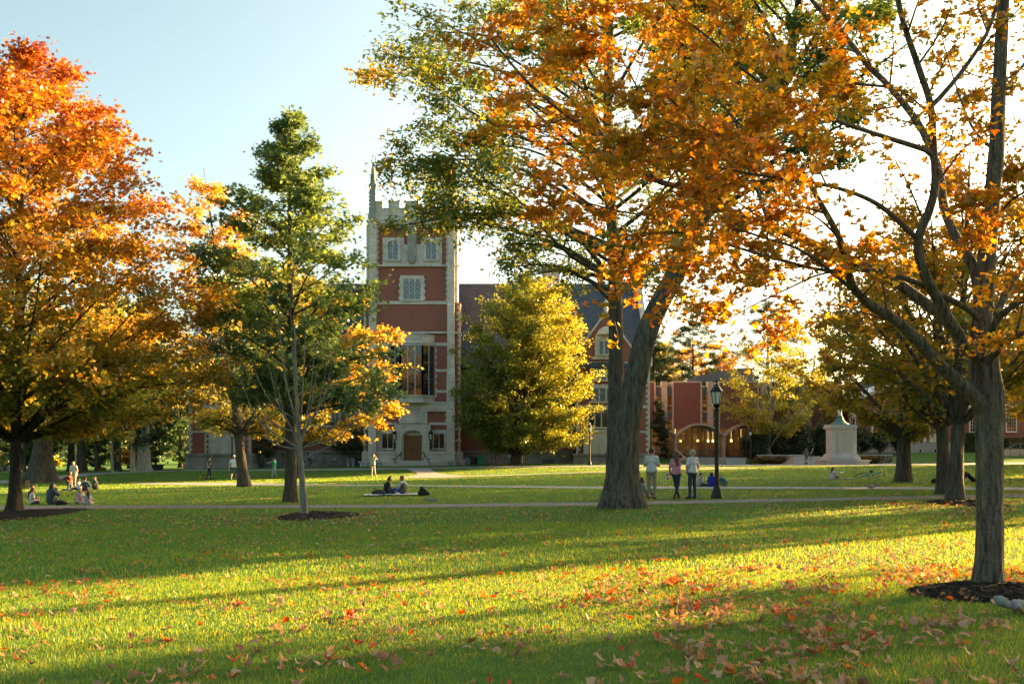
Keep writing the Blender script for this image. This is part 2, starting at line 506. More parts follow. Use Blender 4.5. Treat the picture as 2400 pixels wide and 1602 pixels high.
# ---------------------------------------------------------------- fallen leaves
MAPLE2D = np.array([(0, 0), (.06, .10), (.34, -.02), (.30, .16), (.62, .22), (.50, .36), (.66, .56), (.34, .50), (.26, .60), (.20, .84), (.10, .80), (0, 1.08),
                    (-.10, .80), (-.20, .84), (-.26, .60), (-.34, .50), (-.66, .56), (-.50, .36), (-.62, .22), (-.30, .16), (-.34, -.02), (-.06, .10)])


def maple_template(curl=.0, fold=.15, seed=0):
    q = np.random.RandomState(seed)
    P = MAPLE2D.copy(); P[:, 1] -= .40
    P = np.vstack([[0, 0], P]); r2 = (P ** 2).sum(1)
    z = curl * r2 + fold * np.abs(P[:, 0]) + curl * .5 * np.sin(P[:, 0] * q.uniform(2, 5) + q.rand() * 6) + .04 * q.randn(len(P)) * (curl > .05)
    n = len(P) - 1
    return np.column_stack([P, z]), np.array([(0, 1 + i, 1 + (i + 1) % n) for i in range(n)])


def scatter_mesh(tmpl, C, Q, S):
    """copies of a template: centres C, rotation matrices Q (m,3,3), sizes S"""
    V, T = tmpl; m = len(C)
    out = np.einsum('mij,vj->mvi', Q, V) * S[:, None, None] + C[:, None]
    return out.reshape(-1, 3), (T[None] + (np.arange(m) * len(V))[:, None, None]).reshape(-1, T.shape[1]), len(V)


def rand_rot(m, tilt, rs=R):
    """random spin about z, then tilt (array or scalar spread) about a random horizontal axis"""
    a = rs.rand(m) * 2 * PI; b = rs.rand(m) * 2 * PI; th = np.abs(rs.randn(m)) * tilt
    ca, sa = np.cos(a), np.sin(a); o = np.zeros(m); l = np.ones(m)
    Z = np.stack([np.stack([ca, -sa, o], 1), np.stack([sa, ca, o], 1), np.stack([o, o, l], 1)], 1)
    ux, uy = np.cos(b), np.sin(b); c, s = np.cos(th), np.sin(th); k = 1 - c
    T = np.stack([np.stack([c + ux * ux * k, ux * uy * k, uy * s], 1), np.stack([ux * uy * k, c + uy * uy * k, -ux * s], 1), np.stack([-uy * s, ux * s, c], 1)], 1)
    return T @ Z


lit_m = leafmat('fallen_leaf', [(0, (.16, .07, .045)), (.25, (.34, .20, .115)), (.5, (.50, .34, .22)), (.7, (.52, .20, .05)), (.85, (.55, .12, .02)), (.93, (.42, .04, .025)), (1, (.60, .36, .05))], .3, .04)


def leaf_spots(n, y0, y1):
    X, Y = frustum_pts(n, y0, y1, 1.1)
    px = CX + X / Y * F
    dens = .30 + .55 * ss(900, 2000, px) * (1 - ss(11, 17, Y)) + .45 * np.exp(-((X - 5) ** 2 + (Y - 11.5) ** 2) / 14)
    for c0, a, b in MW[1:]: dens += .9 * np.exp(-(((X - c0[0]) / (a * 1.5)) ** 2 + ((Y - c0[1] + .6) / (b * 1.4)) ** 2))
    dens += .5 * np.exp(-((Y - 33) / 9) ** 2) * ss(1800, 2100, px) - .12 * (Y > 20) * (np.abs(px - 1300) < 400)
    dens *= np.clip(.55 + .75 * np.sin(X * 1.7 + np.sin(Y * 1.1) * 2) * np.sin(Y * 1.3 + .7) + .5 * np.sin(X * 4.3 + Y * 2.1) * np.sin(Y * 3.7 - X), .12, 2)
    k = (R.rand(n) < dens) & ~(in_mulch(X, Y, .8) & (R.rand(n) < .93))
    return X[k], Y[k]


Xa, Ya = leaf_spots(11500, 5, 14); Xb, Yb = leaf_spots(12500, 14, 30); Xc, Yc = leaf_spots(8000, 30, 62); Xd, Yd = leaf_spots(700, 62, 96)
LX = np.concatenate([Xa, Xb, Xc, Xd]); LY = np.concatenate([Ya, Yb, Yc, Yd])
op = on_path(LX, LY) & (R.rand(len(LX)) < .75); LX, LY = LX[~op], LY[~op]
o = np.argsort(LY); LX, LY = LX[o], LY[o]; m = len(LX)
S = (.046 + .044 * R.rand(m) ** 1.2) * (1 + .2 * ss(25, 60, LY)) * (1 + .06 * (1 - ss(10, 15, LY))); tl = R.rand(m) ** 1.4
red = ss(9, 12, LY) * (1 - ss(17, 20, LY)) * .25  # more orange and red leaves in the sunlit strip, its warmth put into colour
tl = np.clip(np.where(R.rand(m) < .18 + red, .6 + .4 * R.rand(m), .6 * R.rand(m) ** .8), 0, 1)
LZ = gz(LX, LY) + .022 + .012 * R.rand(m) + .010 * (1 - ss(10, 15, LY))
TM = [maple_template(c, f, s) for s, (c, f) in enumerate([(.05, .1), (.45, .2), (.7, -.15), (-.4, .35), (.3, .5), (.9, .2)])]
NEAR = np.where((np.abs(LX / LY) < .51) & (LY < 12))[0][:260]
near = np.zeros(m, bool); near[NEAR] = True
Vs, Ts, ti, nn = [], [], [], 0
kind = R.randint(0, 6, m)
QQ = rand_rot(m, .22)
for k in range(6):
    s = np.where((kind == k) & ~near)[0]
    v, tr, nv = scatter_mesh(TM[k], np.stack([LX[s], LY[s], LZ[s]], 1), QQ[s], S[s])
    Vs.append(v); Ts.append(tr + nn); nn += len(v); ti.append(np.repeat(tl[s], nv))
props(mesh_obj('fallen_leaves', np.vstack(Vs), None, lit_m, tris=np.vstack(Ts), attrs={'tint': np.concatenate(ti)}),
      'dry fallen maple leaves scattered over the lawn', 'leaf litter', None, 'stuff')
# the leaves that show largest are things of their own
TN = [('dull brown', 0, .12), ('tan', .12, .36), ('pale buff', .36, .6), ('orange', .6, .82), ('red', .82, .97), ('yellow', .97, 2)]
PROT = {}
for i in NEAR:
    w = [a for a, lo, hi in TN if lo <= tl[i] < hi][0]; kk = int(kind[i]); key = (w, kk)
    cu = ('flat', 'cupped', 'curled', 'arched', 'folded', 'tightly curled')[kk]
    if key not in PROT:
        v, tr = TM[kk]; q = mesh_obj('fallen_leaf', v, None, lit_m, tris=tr, attrs={'tint': np.full(len(v), tl[i])}); PROT[key] = q
    else:
        q = PROT[key].copy(); COL.objects.link(q)
    M3 = __import__('mathutils').Matrix(QQ[i].tolist())
    q.rotation_euler = M3.to_euler(); q.location = (LX[i], LY[i], LZ[i]); q.scale = (S[i],) * 3
    z = 'sunlit' if .54 * -LX[i] + .84 * LY[i] > 8.6 else 'shaded'
    props(q, '%s %s maple leaf lying on the %s grass nearest the camera' % (cu, w, z), 'leaf', 'fallen maple leaves on the near grass')
# ================================================================ trees
BARK = barkmat('grey_brown_bark', (.030, .023, .018), (.135, .105, .082))
BARK_OAK = barkmat('oak_bark', (.016, .013, .010), (.150, .122, .096), 1.5, 1.)
BARK_DARK = barkmat('dark_bark', (.016, .012, .010), (.070, .054, .042))
BARK_PALE = barkmat('pale_bark', (.16, .145, .12), (.42, .39, .34), 1.2, .4)
KITE = (np.array([(0, -.5, 0), (-.42, .02, .13), (0, .55, -.06), (.42, .02, .13)]), np.array([(0, 2, 1), (0, 3, 2)]))
STAR = (np.array([(0, -.5, 0), (-.52, -.30, .12), (-.24, .0, .05), (-.56, .26, .14), (-.16, .26, .0), (0, .60, -.06), (.16, .26, .0), (.56, .26, .14), (.24, .0, .05), (.52, -.30, .12)]),
        np.array([(0, 2, 1), (0, 8, 2), (0, 9, 8), (2, 4, 3), (2, 8, 4), (8, 6, 4), (8, 7, 6), (4, 6, 5)]))
NEEDLE = (np.array([(-.10, -.5, 0), (.10, -.5, 0), (.02, .6, -.05), (-.45, .2, .1), (-.35, .3, .1), (.45, .2, .1), (.35, .3, .1)]),
          np.array([(0, 1, 2), (0, 3, 4), (1, 6, 5)]))
OAKLEAF = (np.array([(0, -.5, 0), (-.16, -.2, .03), (-.34, .05, .10), (-.12, .18, .02), (-.22, .40, .06), (0, .62, -.05), (.22, .40, .06), (.12, .18, .02), (.34, .05, .10), (.16, -.2, .03)]),
           np.array([(0, 9, 1), (1, 9, 3), (1, 3, 2), (9, 7, 3), (9, 8, 7), (3, 7, 5), (3, 5, 4), (7, 6, 5)]))
LM = dict(
    red_maple=leafmat('red_maple_leaf', [(0, (.10, .155, .028)), (.28, (.25, .25, .032)), (.48, (.45, .27, .035)), (.68, (.47, .19, .04)), (.86, (.36, .095, .036)), (1, (.22, .050, .038))], .55),
    amber=leafmat('amber_maple_leaf', [(0, (.17, .19, .025)), (.3, (.37, .25, .028)), (.6, (.50, .215, .030)), (.85, (.50, .145, .030)), (1, (.40, .07, .035))], .55),
    oak=leafmat('oak_leaf', [(0, (.065, .130, .050)), (.45, (.14, .205, .045)), (.75, (.33, .31, .045)), (1, (.52, .28, .05))], .52),
    gum=leafmat('sweetgum_leaf', [(0, (.085, .155, .085)), (.55, (.145, .225, .075)), (.85, (.30, .32, .055)), (1, (.46, .28, .07))], .55),
    gold=leafmat('golden_leaf', [(0, (.115, .165, .035)), (.35, (.22, .25, .04)), (.7, (.40, .36, .045)), (1, (.58, .42, .06))], .52),
    blaze=leafmat('golden_orange_leaf', [(0, (.095, .140, .030)), (.35, (.33, .30, .045)), (.7, (.58, .36, .06)), (1, (.60, .24, .07))], .52),
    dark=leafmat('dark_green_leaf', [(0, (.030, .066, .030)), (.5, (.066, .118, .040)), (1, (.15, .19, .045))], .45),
    pine=leafmat('pine_needle', [(0, (.022, .050, .030)), (.6, (.050, .088, .044)), (1, (.12, .15, .06))], .25),
    shrub=leafmat('shrub_leaf', [(0, (.035, .062, .032)), (.6, (.075, .110, .060)), (1, (.16, .14, .09))], .3),
    brown=leafmat('brown_shrub_leaf', [(0, (.050, .060, .020)), (.5, (.15, .12, .04)), (1, (.26, .13, .05))], .3),
)


def wood_branch(mb, P, r0, r1, n, step, rough=0, seed=0):
    Q = spline(P, step); k = len(Q)
    mb.tube(Q, np.linspace(r0, r1, k) if k > 1 else r0, n, cap=False, rough=rough, seed=seed); return Q


def leaves(parent, name, C, size, tmpl, mat, tint, rs, tilt=.9, normals=None):
    m = len(C)
    v, tr, nv = scatter_mesh(tmpl, C, rand_rot(m, tilt, rs), size * (.65 + .7 * rs.rand(m)))
    return mesh_obj(name, v, None, mat, parent, tris=tr, attrs={'tint': np.repeat(np.clip(tint, 0, 1), nv)})


def pick(twigs, wts, n, sig, rs):
    """n points along a list of twig polylines"""
    A = np.array([q[:-1] for q in twigs for q in [np.asarray(q)]][0:0]) if False else None
    a = np.vstack([np.asarray(q)[:-1] for q in twigs]); b = np.vstack([np.asarray(q)[1:] for q in twigs])
    w = np.concatenate([np.full(len(q) - 1, wt) for q, wt in zip(twigs, wts)]) * np.linalg.norm(b - a, axis=1)
    tid = np.concatenate([np.full(len(q) - 1, i) for i, q in enumerate(twigs)])
    i = rs.choice(len(a), n, p=w / w.sum()); u = rs.rand(n)[:, None]
    return a[i] + (b[i] - a[i]) * u + rs.randn(n, 3) * np.array([1, 1, .7]) * sig, tid[i]


def tree(name, label, base, sil, Y=None, cat='tree', n=9000, size=.12, tmpl=KITE, mat='oak', tint=None, sig=.22, trunk=.25, prim=24, up=.55, sub=7, ter=3,
         seed=1, bark=None, group=None, axis=None, zlow=None, wood=True, clump=.7, sag=0., flare=.35, tilt=.9, depth=1., rough=.12, wide_trunk_n=16, leafless=False, stems=0, subr=1., extra=()):
    rs = np.random.RandomState(seed); bark = bark or BARK
    base = np.asarray(base, float); Y = Y or base[1]; k = Y / F
    S = np.array(sorted(sil), float)
    zt, zb = EYE + (HY - S[0, 0]) * k, EYE + (HY - S[-1, 0]) * k
    apex = np.array([((S[0, 1] + S[0, 2]) / 2 - CX) * k, Y, zt])
    if axis is None: axis = [base, base * .6 + np.array([apex[0] * .4, Y * .4, 0]) + np.array([0, 0, (zt - base[2]) * .45]), apex]
    AX = spline([np.asarray(q, float) for q in axis], .16)
    H = zt - base[2]
    mb = MB(); T = thing(name, base, label, cat, group)
    hh = np.clip((AX[:, 2] - base[2]) / H, 0, 1)
    tr = np.maximum(trunk * (1 - hh) ** .85, .015)
    fl = trunk * flare * np.exp(-(AX[:, 2] - base[2]) / (trunk * 2.6))
    AXs = AX.copy(); AXs[0, 2] -= .15
    lob = rs.rand() * 6
    hb = np.maximum(0, AXs[:, 2] - base[2])[:, None]
    mb.tube(AXs, tr + fl, wide_trunk_n, cap=False, rough=rough, seed=seed, flare=lambda f_, a_: 1 + flare * .9 * np.exp(-hb / (trunk * 1.1 + .05)) * (np.abs(np.sin(2.5 * a_ + lob)) ** 1.5 - .25))
    axz = lambda z: np.array([np.interp(z, AX[:, 2], AX[:, 0]), np.interp(z, AX[:, 2], AX[:, 1]), z])
    zl = base[2] + .12 * H if zlow is None else zlow
    twigs, wts = [], []
    for i in range(prim):
        t = (i + .3 + .4 * rs.rand()) / prim; t = t ** .9
        zc = zb + t * (zt - zb) * .985
        py = HY - (zc - EYE) / k
        xl, xr = np.interp(py, S[:, 0], S[:, 1]), np.interp(py, S[:, 0], S[:, 2]); A = axz(zc)
        ax_px = CX + A[0] / k
        az = i * 2.39996 + rs.randn() * .25
        c_, s_ = math.cos(az), math.sin(az)
        rl, rr = max(.15, (ax_px - xl) * k), max(.15, (xr - ax_px) * k); rd = depth * (rl + rr) / 2
        rx = rr if c_ > 0 else rl
        Rr_ = 1 / math.sqrt((c_ / rx) ** 2 + (s_ / rd) ** 2) * (.86 + .14 * rs.rand())
        end = A + np.array([c_, s_, 0]) * Rr_ + np.array([0, 0, rs.randn() * .15])
        st = axz(max(zl, min(zc - Rr_ * up * (.75 + .5 * rs.rand()), zt - .2)))
        mid = st + (end - st) * .5 + np.array([0, 0, .10 * Rr_ - sag * Rr_]) + rs.randn(3) * .06 * Rr_
        r0 = max(.012, .42 * np.interp(st[2], AX[:, 2], tr)) * min(1, .35 + Rr_ / 4)
        Q = wood_branch(mb, [st, mid, end], r0, .008, 6, .35)
        L = len(Q); w0 = math.exp(clump * rs.randn() * .6)
        twigs.append(Q[int(L * .72):] if L > 5 else Q); wts.append(w0)
        for j in range(sub):
            s = .25 + .75 * (j + rs.rand()) / sub; o_ = Q[min(L - 1, int(s * (L - 1)))]
            a2 = az + rs.choice([-1, 1]) * rs.uniform(.35, 1.25)
            ln = subr * Rr_ * rs.uniform(.22, .46) * (1.15 - .45 * s) + .12
            d = np.array([math.cos(a2), math.sin(a2), rs.uniform(-.15, .55) * min(1, up + .3) - sag])
            e2 = o_ + d * ln; m2 = o_ + d * ln * .5 + rs.randn(3) * .08 * ln + np.array([0, 0, .05 * ln])
            q2 = spline([o_, m2, e2], .3) if len(Q) else None
            if wood: mb.tube(q2, np.linspace(max(.006, r0 * .35 * (1.2 - s)), .004, len(q2)), 4, cap=False)
            w2 = w0 * math.exp(clump * rs.randn())
            twigs.append(q2[len(q2) // 3:] if len(q2) > 3 else q2); wts.append(w2)
            for h in range(ter):
                o3 = q2[rs.randint(len(q2) // 3, len(q2))]; d3 = rs.randn(3) * np.array([1, 1, .6]) + d * .6; d3 /= np.linalg.norm(d3)
                q3 = np.array([o3, o3 + d3 * rs.uniform(.2, .45) * (ln ** .7)]); twigs.append(q3); wts.append(w2)
                if wood and ter and h < 2: mb.tube(q3, np.array([.005, .003]), 3, cap=False)
    for (px, py, dy, r_, zs_, w_) in extra:                      # boughs reaching out to a clump of foliage
        e = W(px, py, Y + dy); st = axz(EYE + (HY - zs_) * k); Q = wood_branch(mb, [st, st + (e - st) * .5 + np.array([0, 0, .12 * np.linalg.norm(e - st)]), e], .075, .015, 6, .4)
        for j in range(16):
            o_ = Q[rs.randint(int(len(Q) * .7), len(Q))]; d = rs.randn(3) * np.array([1, 1, .75]); d /= np.linalg.norm(d); q2 = spline([o_, o_ + d * r_ * .5 + rs.randn(3) * .08, o_ + d * r_ * rs.uniform(.6, 1.15) - np.array([0, 0, .15 * r_])], .25)
            mb.tube(q2, np.linspace(.016, .004, len(q2)), 4, cap=False); w2 = w_ * math.exp(.7 * rs.randn()); twigs.append(q2[1:] if len(q2) > 3 else q2); wts.append(w2)
            for h_ in range(4):
                o3 = q2[rs.randint(1, len(q2))]; d3 = rs.randn(3); d3 /= np.linalg.norm(d3); q3 = np.array([o3, o3 + d3 * rs.uniform(.25, .5)]); twigs.append(q3); wts.append(w2)
                mb.tube(q3, np.array([.005, .003]), 3, cap=False)
    mb.build('trunk', bark, T, smooth=True)
    if not leafless:
        C, tid = pick(twigs, wts, n, sig, rs)
        tn = rs.rand(len(twigs))
        tt = np.clip((C[:, 2] - zb) / (zt - zb), 0, 1)
        Ac = np.stack([np.interp(C[:, 2], AX[:, 2], AX[:, 0]), np.interp(C[:, 2], AX[:, 2], AX[:, 1])], 1)
        py = HY - (C[:, 2] - EYE) / k
        rloc = np.maximum(.3, (np.interp(py, S[:, 0], S[:, 2]) - np.interp(py, S[:, 0], S[:, 1])) * k / 2)
        ou = np.clip(np.hypot(C[:, 0] - Ac[:, 0], C[:, 1] - Ac[:, 1]) / rloc, 0, 1.3)
        ti = tint(tt, ou, tn[tid], C, rs) if tint else .5 + .3 * rs.randn(n)
        C[:, 2] = np.maximum(C[:, 2], gz(C[:, 0], C[:, 1]) + .15)
        leaves(T, 'crown', C, size, tmpl, LM[mat], ti, rs, tilt)
    return T


def dup(T, loc, rz=0., sc=1., label=None, group=None):
    r = T.copy(); COL.objects.link(r); r.location = tuple(loc); r.rotation_euler = (0, 0, rz); r.scale = (sc,) * 3
    if label: r['label'] = label
    if group: r['group'] = group
    for c in list(T.children):
        d = c.copy(); COL.objects.link(d); d.parent = r
        for q in c.children:
            e = q.copy(); COL.objects.link(e); e.parent = d
    return r


def D(*rows): return [tuple(v * 1.0217 for v in r) for r in rows]


nz = lambda rs, C, s: .12 * rs.randn(len(C)) * s

# --- red topped maple at the left
b = G(34, 1197)
kx = b[1] / F
tree('maple_tree', 'tall maple at the left, red at the top and green below, in a mulch bed', b,
     D((96, 45, 72), (112, 5, 100), (155, -70, 160), (200, -130, 215), (270, -170, 275), (340, -200, 300), (440, -260, 360), (520, -300, 415), (620, -340, 440), (700, -360, 455), (800, -370, 445), (880, -380, 470), (940, -330, 490), (990, -60, 190)),
     n=84000, size=.14, tmpl=STAR, mat='red_maple', trunk=.19, prim=80, up=.75, sub=10, ter=4, seed=11, bark=BARK_DARK, clump=.45, sig=.2, flare=.5,
     tint=lambda t, o, q, C, rs: .20 + .50 * t + .22 * (o - .5) + .26 * (q - .5) + .09 * rs.randn(len(t)) + .10 * ss(.8, 1, t), zlow=b[2] + 2.3)
# --- sweetgum
b = G(682, 1177)
tree('sweetgum_tree', 'pointed green sweetgum standing left of the tower', b,
     D((243, 655, 672), (300, 618, 705), (340, 590, 740), (360, 575, 770), (410, 575, 770), (430, 520, 765), (480, 500, 790), (520, 470, 840), (570, 445, 850), (620, 430, 905), (660, 450, 905), (700, 455, 860), (790, 440, 915), (860, 430, 920), (900, 480, 910), (950, 520, 860)),
     n=34000, size=.14, tmpl=STAR, mat='gum', trunk=.21, prim=72, up=.5, sub=8, ter=4, seed=6, bark=BARK, clump=.65, sig=.14,
     tint=lambda t, o, q, C, rs: .36 + .34 * (q - .5) + .11 * rs.randn(len(t)) + .34 * ss(.4, .75, .75 - np.abs(t - .45)) * (1 - o) + .2 * (rs.rand(len(t)) < .03), zlow=b[2] + 3.2)
# --- young bare tree in front of it
b = G(715, 1211); T = thing('young_tree', b, 'young tree with a fan of bare pale branches in a thin mulch bed', 'tree')
mb = MB(); rs = np.random.RandomState(3)
fk = W(703, 1058, b[1]); tp = W(694, 905, b[1])
mb.tube(spline([b - [0, 0, .1], W(709, 1130, b[1]), fk, tp, W(690, 760, b[1] + .1)], .2), (.105, .018), 12, cap=False, rough=.06)
for i, (px, py) in enumerate([(600, 930), (560, 880), (620, 800), (650, 720), (742, 760), (770, 830), (800, 880), (830, 905), (860, 925), (610, 990), (680, 700), (720, 690), (590, 850), (790, 800), (840, 960), (640, 860), (660, 800), (745, 850)]):
    f0 = rs.uniform(0, .5); s = fk + (tp - fk) * f0 + np.array([0, 0, -.15 * (i % 3)]); e = W(px, py, b[1] + rs.uniform(-1.1, 1.1))
    Q = spline([s, s + (e - s) * .45 + np.array([(e[0] - s[0]) * .18, 0, -.14]), e], .2); mb.tube(Q, (.028, .005), 5, cap=False)
    for j in range(5):
        o = Q[rs.randint(len(Q) // 3, len(Q))]; d = rs.randn(3) * .5 + (e - s) / np.linalg.norm(e - s); mb.tube(spline([o, o + d * rs.uniform(.15, .5)], .2), (.008, .003), 3, cap=False)
mb.build('trunk', barkmat('smooth_young_bark', (.09, .075, .062), (.26, .225, .19), 1.5, .4), T, smooth=True)
# --- tree with the leaning limbs, orange and thin at the top, yellow below
b = G(572, 1140)
tree('maple_tree', 'thin crowned tree left of the sweetgum, orange above and yellow below', b,
     [(395, 455, 500), (450, 400, 570), (550, 385, 610), (640, 400, 640), (760, 400, 700), (860, 420, 730), (950, 430, 740), (1010, 470, 710), (1040, 540, 640)],
     n=15000, size=.165, tmpl=STAR, mat='blaze', trunk=.30, prim=34, up=1.0, sub=8, ter=3, seed=21, bark=BARK, clump=.8, sig=.20, zlow=b[2] + 3,
     tint=lambda t, o, q, C, rs: np.where(t > .55, .66 + .16 * rs.randn(len(t)), .30 + .4 * (q - .4) + .14 * rs.randn(len(t))))
# --- golden maple between the sweetgum and the tower
b = G(697, 1118)
tree('maple_tree', 'golden orange maple glowing between the sweetgum and the tower', b,
     [(640, 660, 760), (690, 620, 880), (740, 600, 925), (800, 580, 940), (850, 560, 955), (900, 560, 950), (960, 570, 925), (1010, 600, 880), (1030, 640, 780)],
     n=34000, size=.24, tmpl=STAR, mat='blaze', trunk=.3, prim=34, up=.5, sub=8, ter=3, seed=33, clump=.8, sig=.24,
     tint=lambda t, o, q, C, rs: .36 + .35 * (q - .5) + .14 * rs.randn(len(t)) + .16 * ss(-17, -12, C[:, 0]), zlow=b[2] + 2.5)
# --- big old oak far left
b = G(98, 1130)
tree('oak_tree', 'old oak with a very thick ridged trunk and hanging yellow leaves', b,
     [(640, 40, 200), (700, -100, 330), (820, -160, 430), (920, -160, 440), (980, -100, 420), (1015, 20, 330), (1040, 150, 290)],
     n=30000, size=.28, tmpl=OAKLEAF, mat='gold', trunk=.72, prim=34, up=.7, sub=7, ter=3, seed=8, bark=BARK_OAK, clump=.8, sig=.3, flare=.7, wide_trunk_n=40, rough=.07,
     tint=lambda t, o, q, C, rs: .48 + .4 * (q - .5) + .15 * rs.randn(len(t)), zlow=b[2] + 5)
# --- the yellow tree in front of the right wing
b = np.array([(1212 - CX) / F * 101, 101, g(.5, 101)])
tree('yellow_tree', 'round yellow tree with low branches in front of the slate roofed wing', b,
     [(646, 1222, 1290), (665, 1175, 1322), (700, 1135, 1348), (740, 1105, 1368), (800, 1082, 1388), (860, 1075, 1395), (920, 1070, 1412), (980, 1075, 1418), (1020, 1085, 1415), (1045, 1110, 1370)],
     n=95000, size=.21, tmpl=KITE, mat='gold', trunk=.5, prim=110, up=1.0, sub=10, ter=4, seed=17, bark=BARK, clump=.5, sig=.28, zlow=b[2] + .8, flare=.5, subr=.85, depth=.8,
     tint=lambda t, o, q, C, rs: .14 + .30 * ss(-4, 8, C[:, 0]) + .22 * (q - .5) + .12 * rs.randn(len(t)) + .18 * t)  # leaves tinted more golden to the right, painting in the sunlit side

# --- twin oak in the middle
b = G(1442, 1172); Yb = b[1]
tree('oak_tree', 'straight oak trunk close behind the leaning oak, green crown above the tower', b,
     [(-620, 1380, 1500), (-420, 1180, 1700), (-150, 1010, 1800), (0, 960, 1820), (70, 890, 1820), (140, 880, 1820), (210, 950, 1820), (280, 990, 1810), (340, 915, 1800), (420, 915, 1760), (500, 895, 1740), (560, 900, 1700), (620, 1120, 1640), (660, 1180, 1560)],
     n=60000, size=.16, tmpl=OAKLEAF, mat='oak', trunk=.30, prim=66, up=.5, sub=11, ter=4, seed=44, bark=BARK_OAK, clump=.95, sig=.2, sag=.08, subr=1.1, wide_trunk_n=36, rough=.06,
     axis=[b, W(1443, 1000, Yb), W(1444, 800, Yb), W(1440, 600, Yb), W(1425, 350, Yb), W(1430, 0, Yb), W(1440, -620, Yb)],
     tint=lambda t, o, q, C, rs: .40 + .42 * (q - .5) + .14 * rs.randn(len(t)) + .36 * ss(-2.5, -6, C[:, 0]) * (1 - ss(.34, .62, t)) + .3 * (rs.rand(len(t)) < .06), zlow=b[2] + 7.5,
     extra=[(915, 130, -1, 1.0, 330, 1.2), (975, 70, .5, 1.1, 250, 1.1), (1010, 190, -.5, 1.2, 380, 1.), (945, 375, -.8, 1.1, 520, 1.1), (1020, 425, -1.6, 1.1, 560, 1.1), (925, 530, -2, .8, 600, 1.1), (985, 500, -1.2, 1., 600, 1.1), (1045, 500, -2.2, 1., 620, 1.1),
            (1110, 330, -1, 1.3, 480, .9), (1190, 570, -1.4, .9, 660, .9), (1180, 625, .3, .7, 690, .9), (1330, 640, .6, .8, 720, .8)])
b = G(1461, 1190); Yb = b[1]
AXO = [b, W(1460, 1120, Yb), W(1469, 1000, Yb), W(1494, 868, Yb), W(1526, 753, Yb), W(1592, 625, Yb), W(1640, 520, Yb), W(1702, 425, Yb), W(1775, 320, Yb), W(1840, 180, Yb), W(1880, -60, Yb), W(1890, -330, Yb)]
tree('oak_tree', 'massive oak leaning right over the walk behind the group of people', b,
     [(-330, 1860, 1920), (-150, 1650, 2150), (0, 1560, 2200), (120, 1560, 2200), (240, 1600, 2150), (340, 1640, 2080), (400, 1680, 2000)],
     n=34000, size=.16, tmpl=OAKLEAF, mat='oak', trunk=.395, prim=40, up=.6, sub=9, ter=4, seed=45, bark=BARK_OAK, clump=1.0, sig=.16, wide_trunk_n=48, rough=.055, flare=.55,
     axis=AXO, tint=lambda t, o, q, C, rs: .26 + .36 * (q - .5) + .14 * rs.randn(len(t)), zlow=b[2] + 8.5)

# --- trees at the right
b = G(2117, 1129)
tree('maple_tree', 'short trunked orange and green maple beside the monument', b,
     [(560, 2080, 2170), (640, 1970, 2270), (760, 1900, 2330), (850, 1850, 2340), (905, 1850, 2310), (940, 1950, 2250), (985, 2010, 2200), (1015, 2060, 2170)],
     n=21000, size=.16, tmpl=STAR, mat='red_maple', trunk=.34, prim=34, up=.8, sub=8, ter=3, seed=61, bark=BARK, clump=.7, sig=.18, zlow=b[2] + 2.0, flare=.3,
     tint=lambda t, o, q, C, rs: .20 + .42 * t + .2 * (o - .4) + .22 * (q - .5) + .10 * rs.randn(len(t)))
SP = []
for px, py, r, sd, lab, sl, nn in (
        (2239, 1176, .21, 71, 'front one of the two close trunks in the right mulch bed', [(330, 2220, 2330), (450, 2060, 2450), (600, 1960, 2540), (740, 1930, 2580), (830, 1960, 2560), (880, 2060, 2480), (915, 2160, 2360)], 14000),
        (2214, 1157, .22, 72, 'rear one of the two close trunks, standing left behind the other', [(470, 2120, 2240), (580, 1960, 2380), (700, 1900, 2430), (800, 1880, 2440), (850, 1930, 2400), (895, 2020, 2330), (925, 2120, 2280)], 12000)):
    b = G(px, py)
    SP.append(tree('maple_tree', 'orange maple, ' + lab, b, sl, n=nn, size=.13, tmpl=STAR, mat='amber', trunk=r, prim=36, up=1.5, sub=7, ter=3, seed=sd, bark=BARK, clump=.8, sig=.16,
                   zlow=b[2] + 2.2, flare=.35, tint=lambda t, o, q, C, rs: .12 + .42 * t + .35 * (q - .5) + .12 * rs.randn(len(t)), wide_trunk_n=24))
LT = []
for px, py, st, sl, sd, lab in ((1812, 1083, (1745, 1812), [(790, 1790, 1830), (815, 1740, 1870), (860, 1690, 1920), (910, 1670, 1930), (960, 1690, 1920), (990, 1720, 1880)], 81, 'yellow tree with pale forked stems over the shrubs, nearer the arches'),
                                (1905, 1082, (1900, 1960), [(740, 1900, 1930), (790, 1840, 1980), (850, 1830, 2000), (920, 1830, 2000), (960, 1860, 1960)], 82, 'yellow tree with pale forked stems left of the monument')):
    b = G(px, py); b[1] += 2
    tree('locust_tree', lab, b, sl, n=15000, size=.22, tmpl=KITE, mat='gold', trunk=.17, prim=26, up=1.5, sub=7, ter=3, seed=sd, bark=BARK_PALE, clump=.7, sig=.25, zlow=b[2] + 1.6,
         tint=lambda t, o, q, C, rs: .50 + .4 * (q - .5) + .14 * rs.randn(len(t)), group='pale stemmed yellow trees')
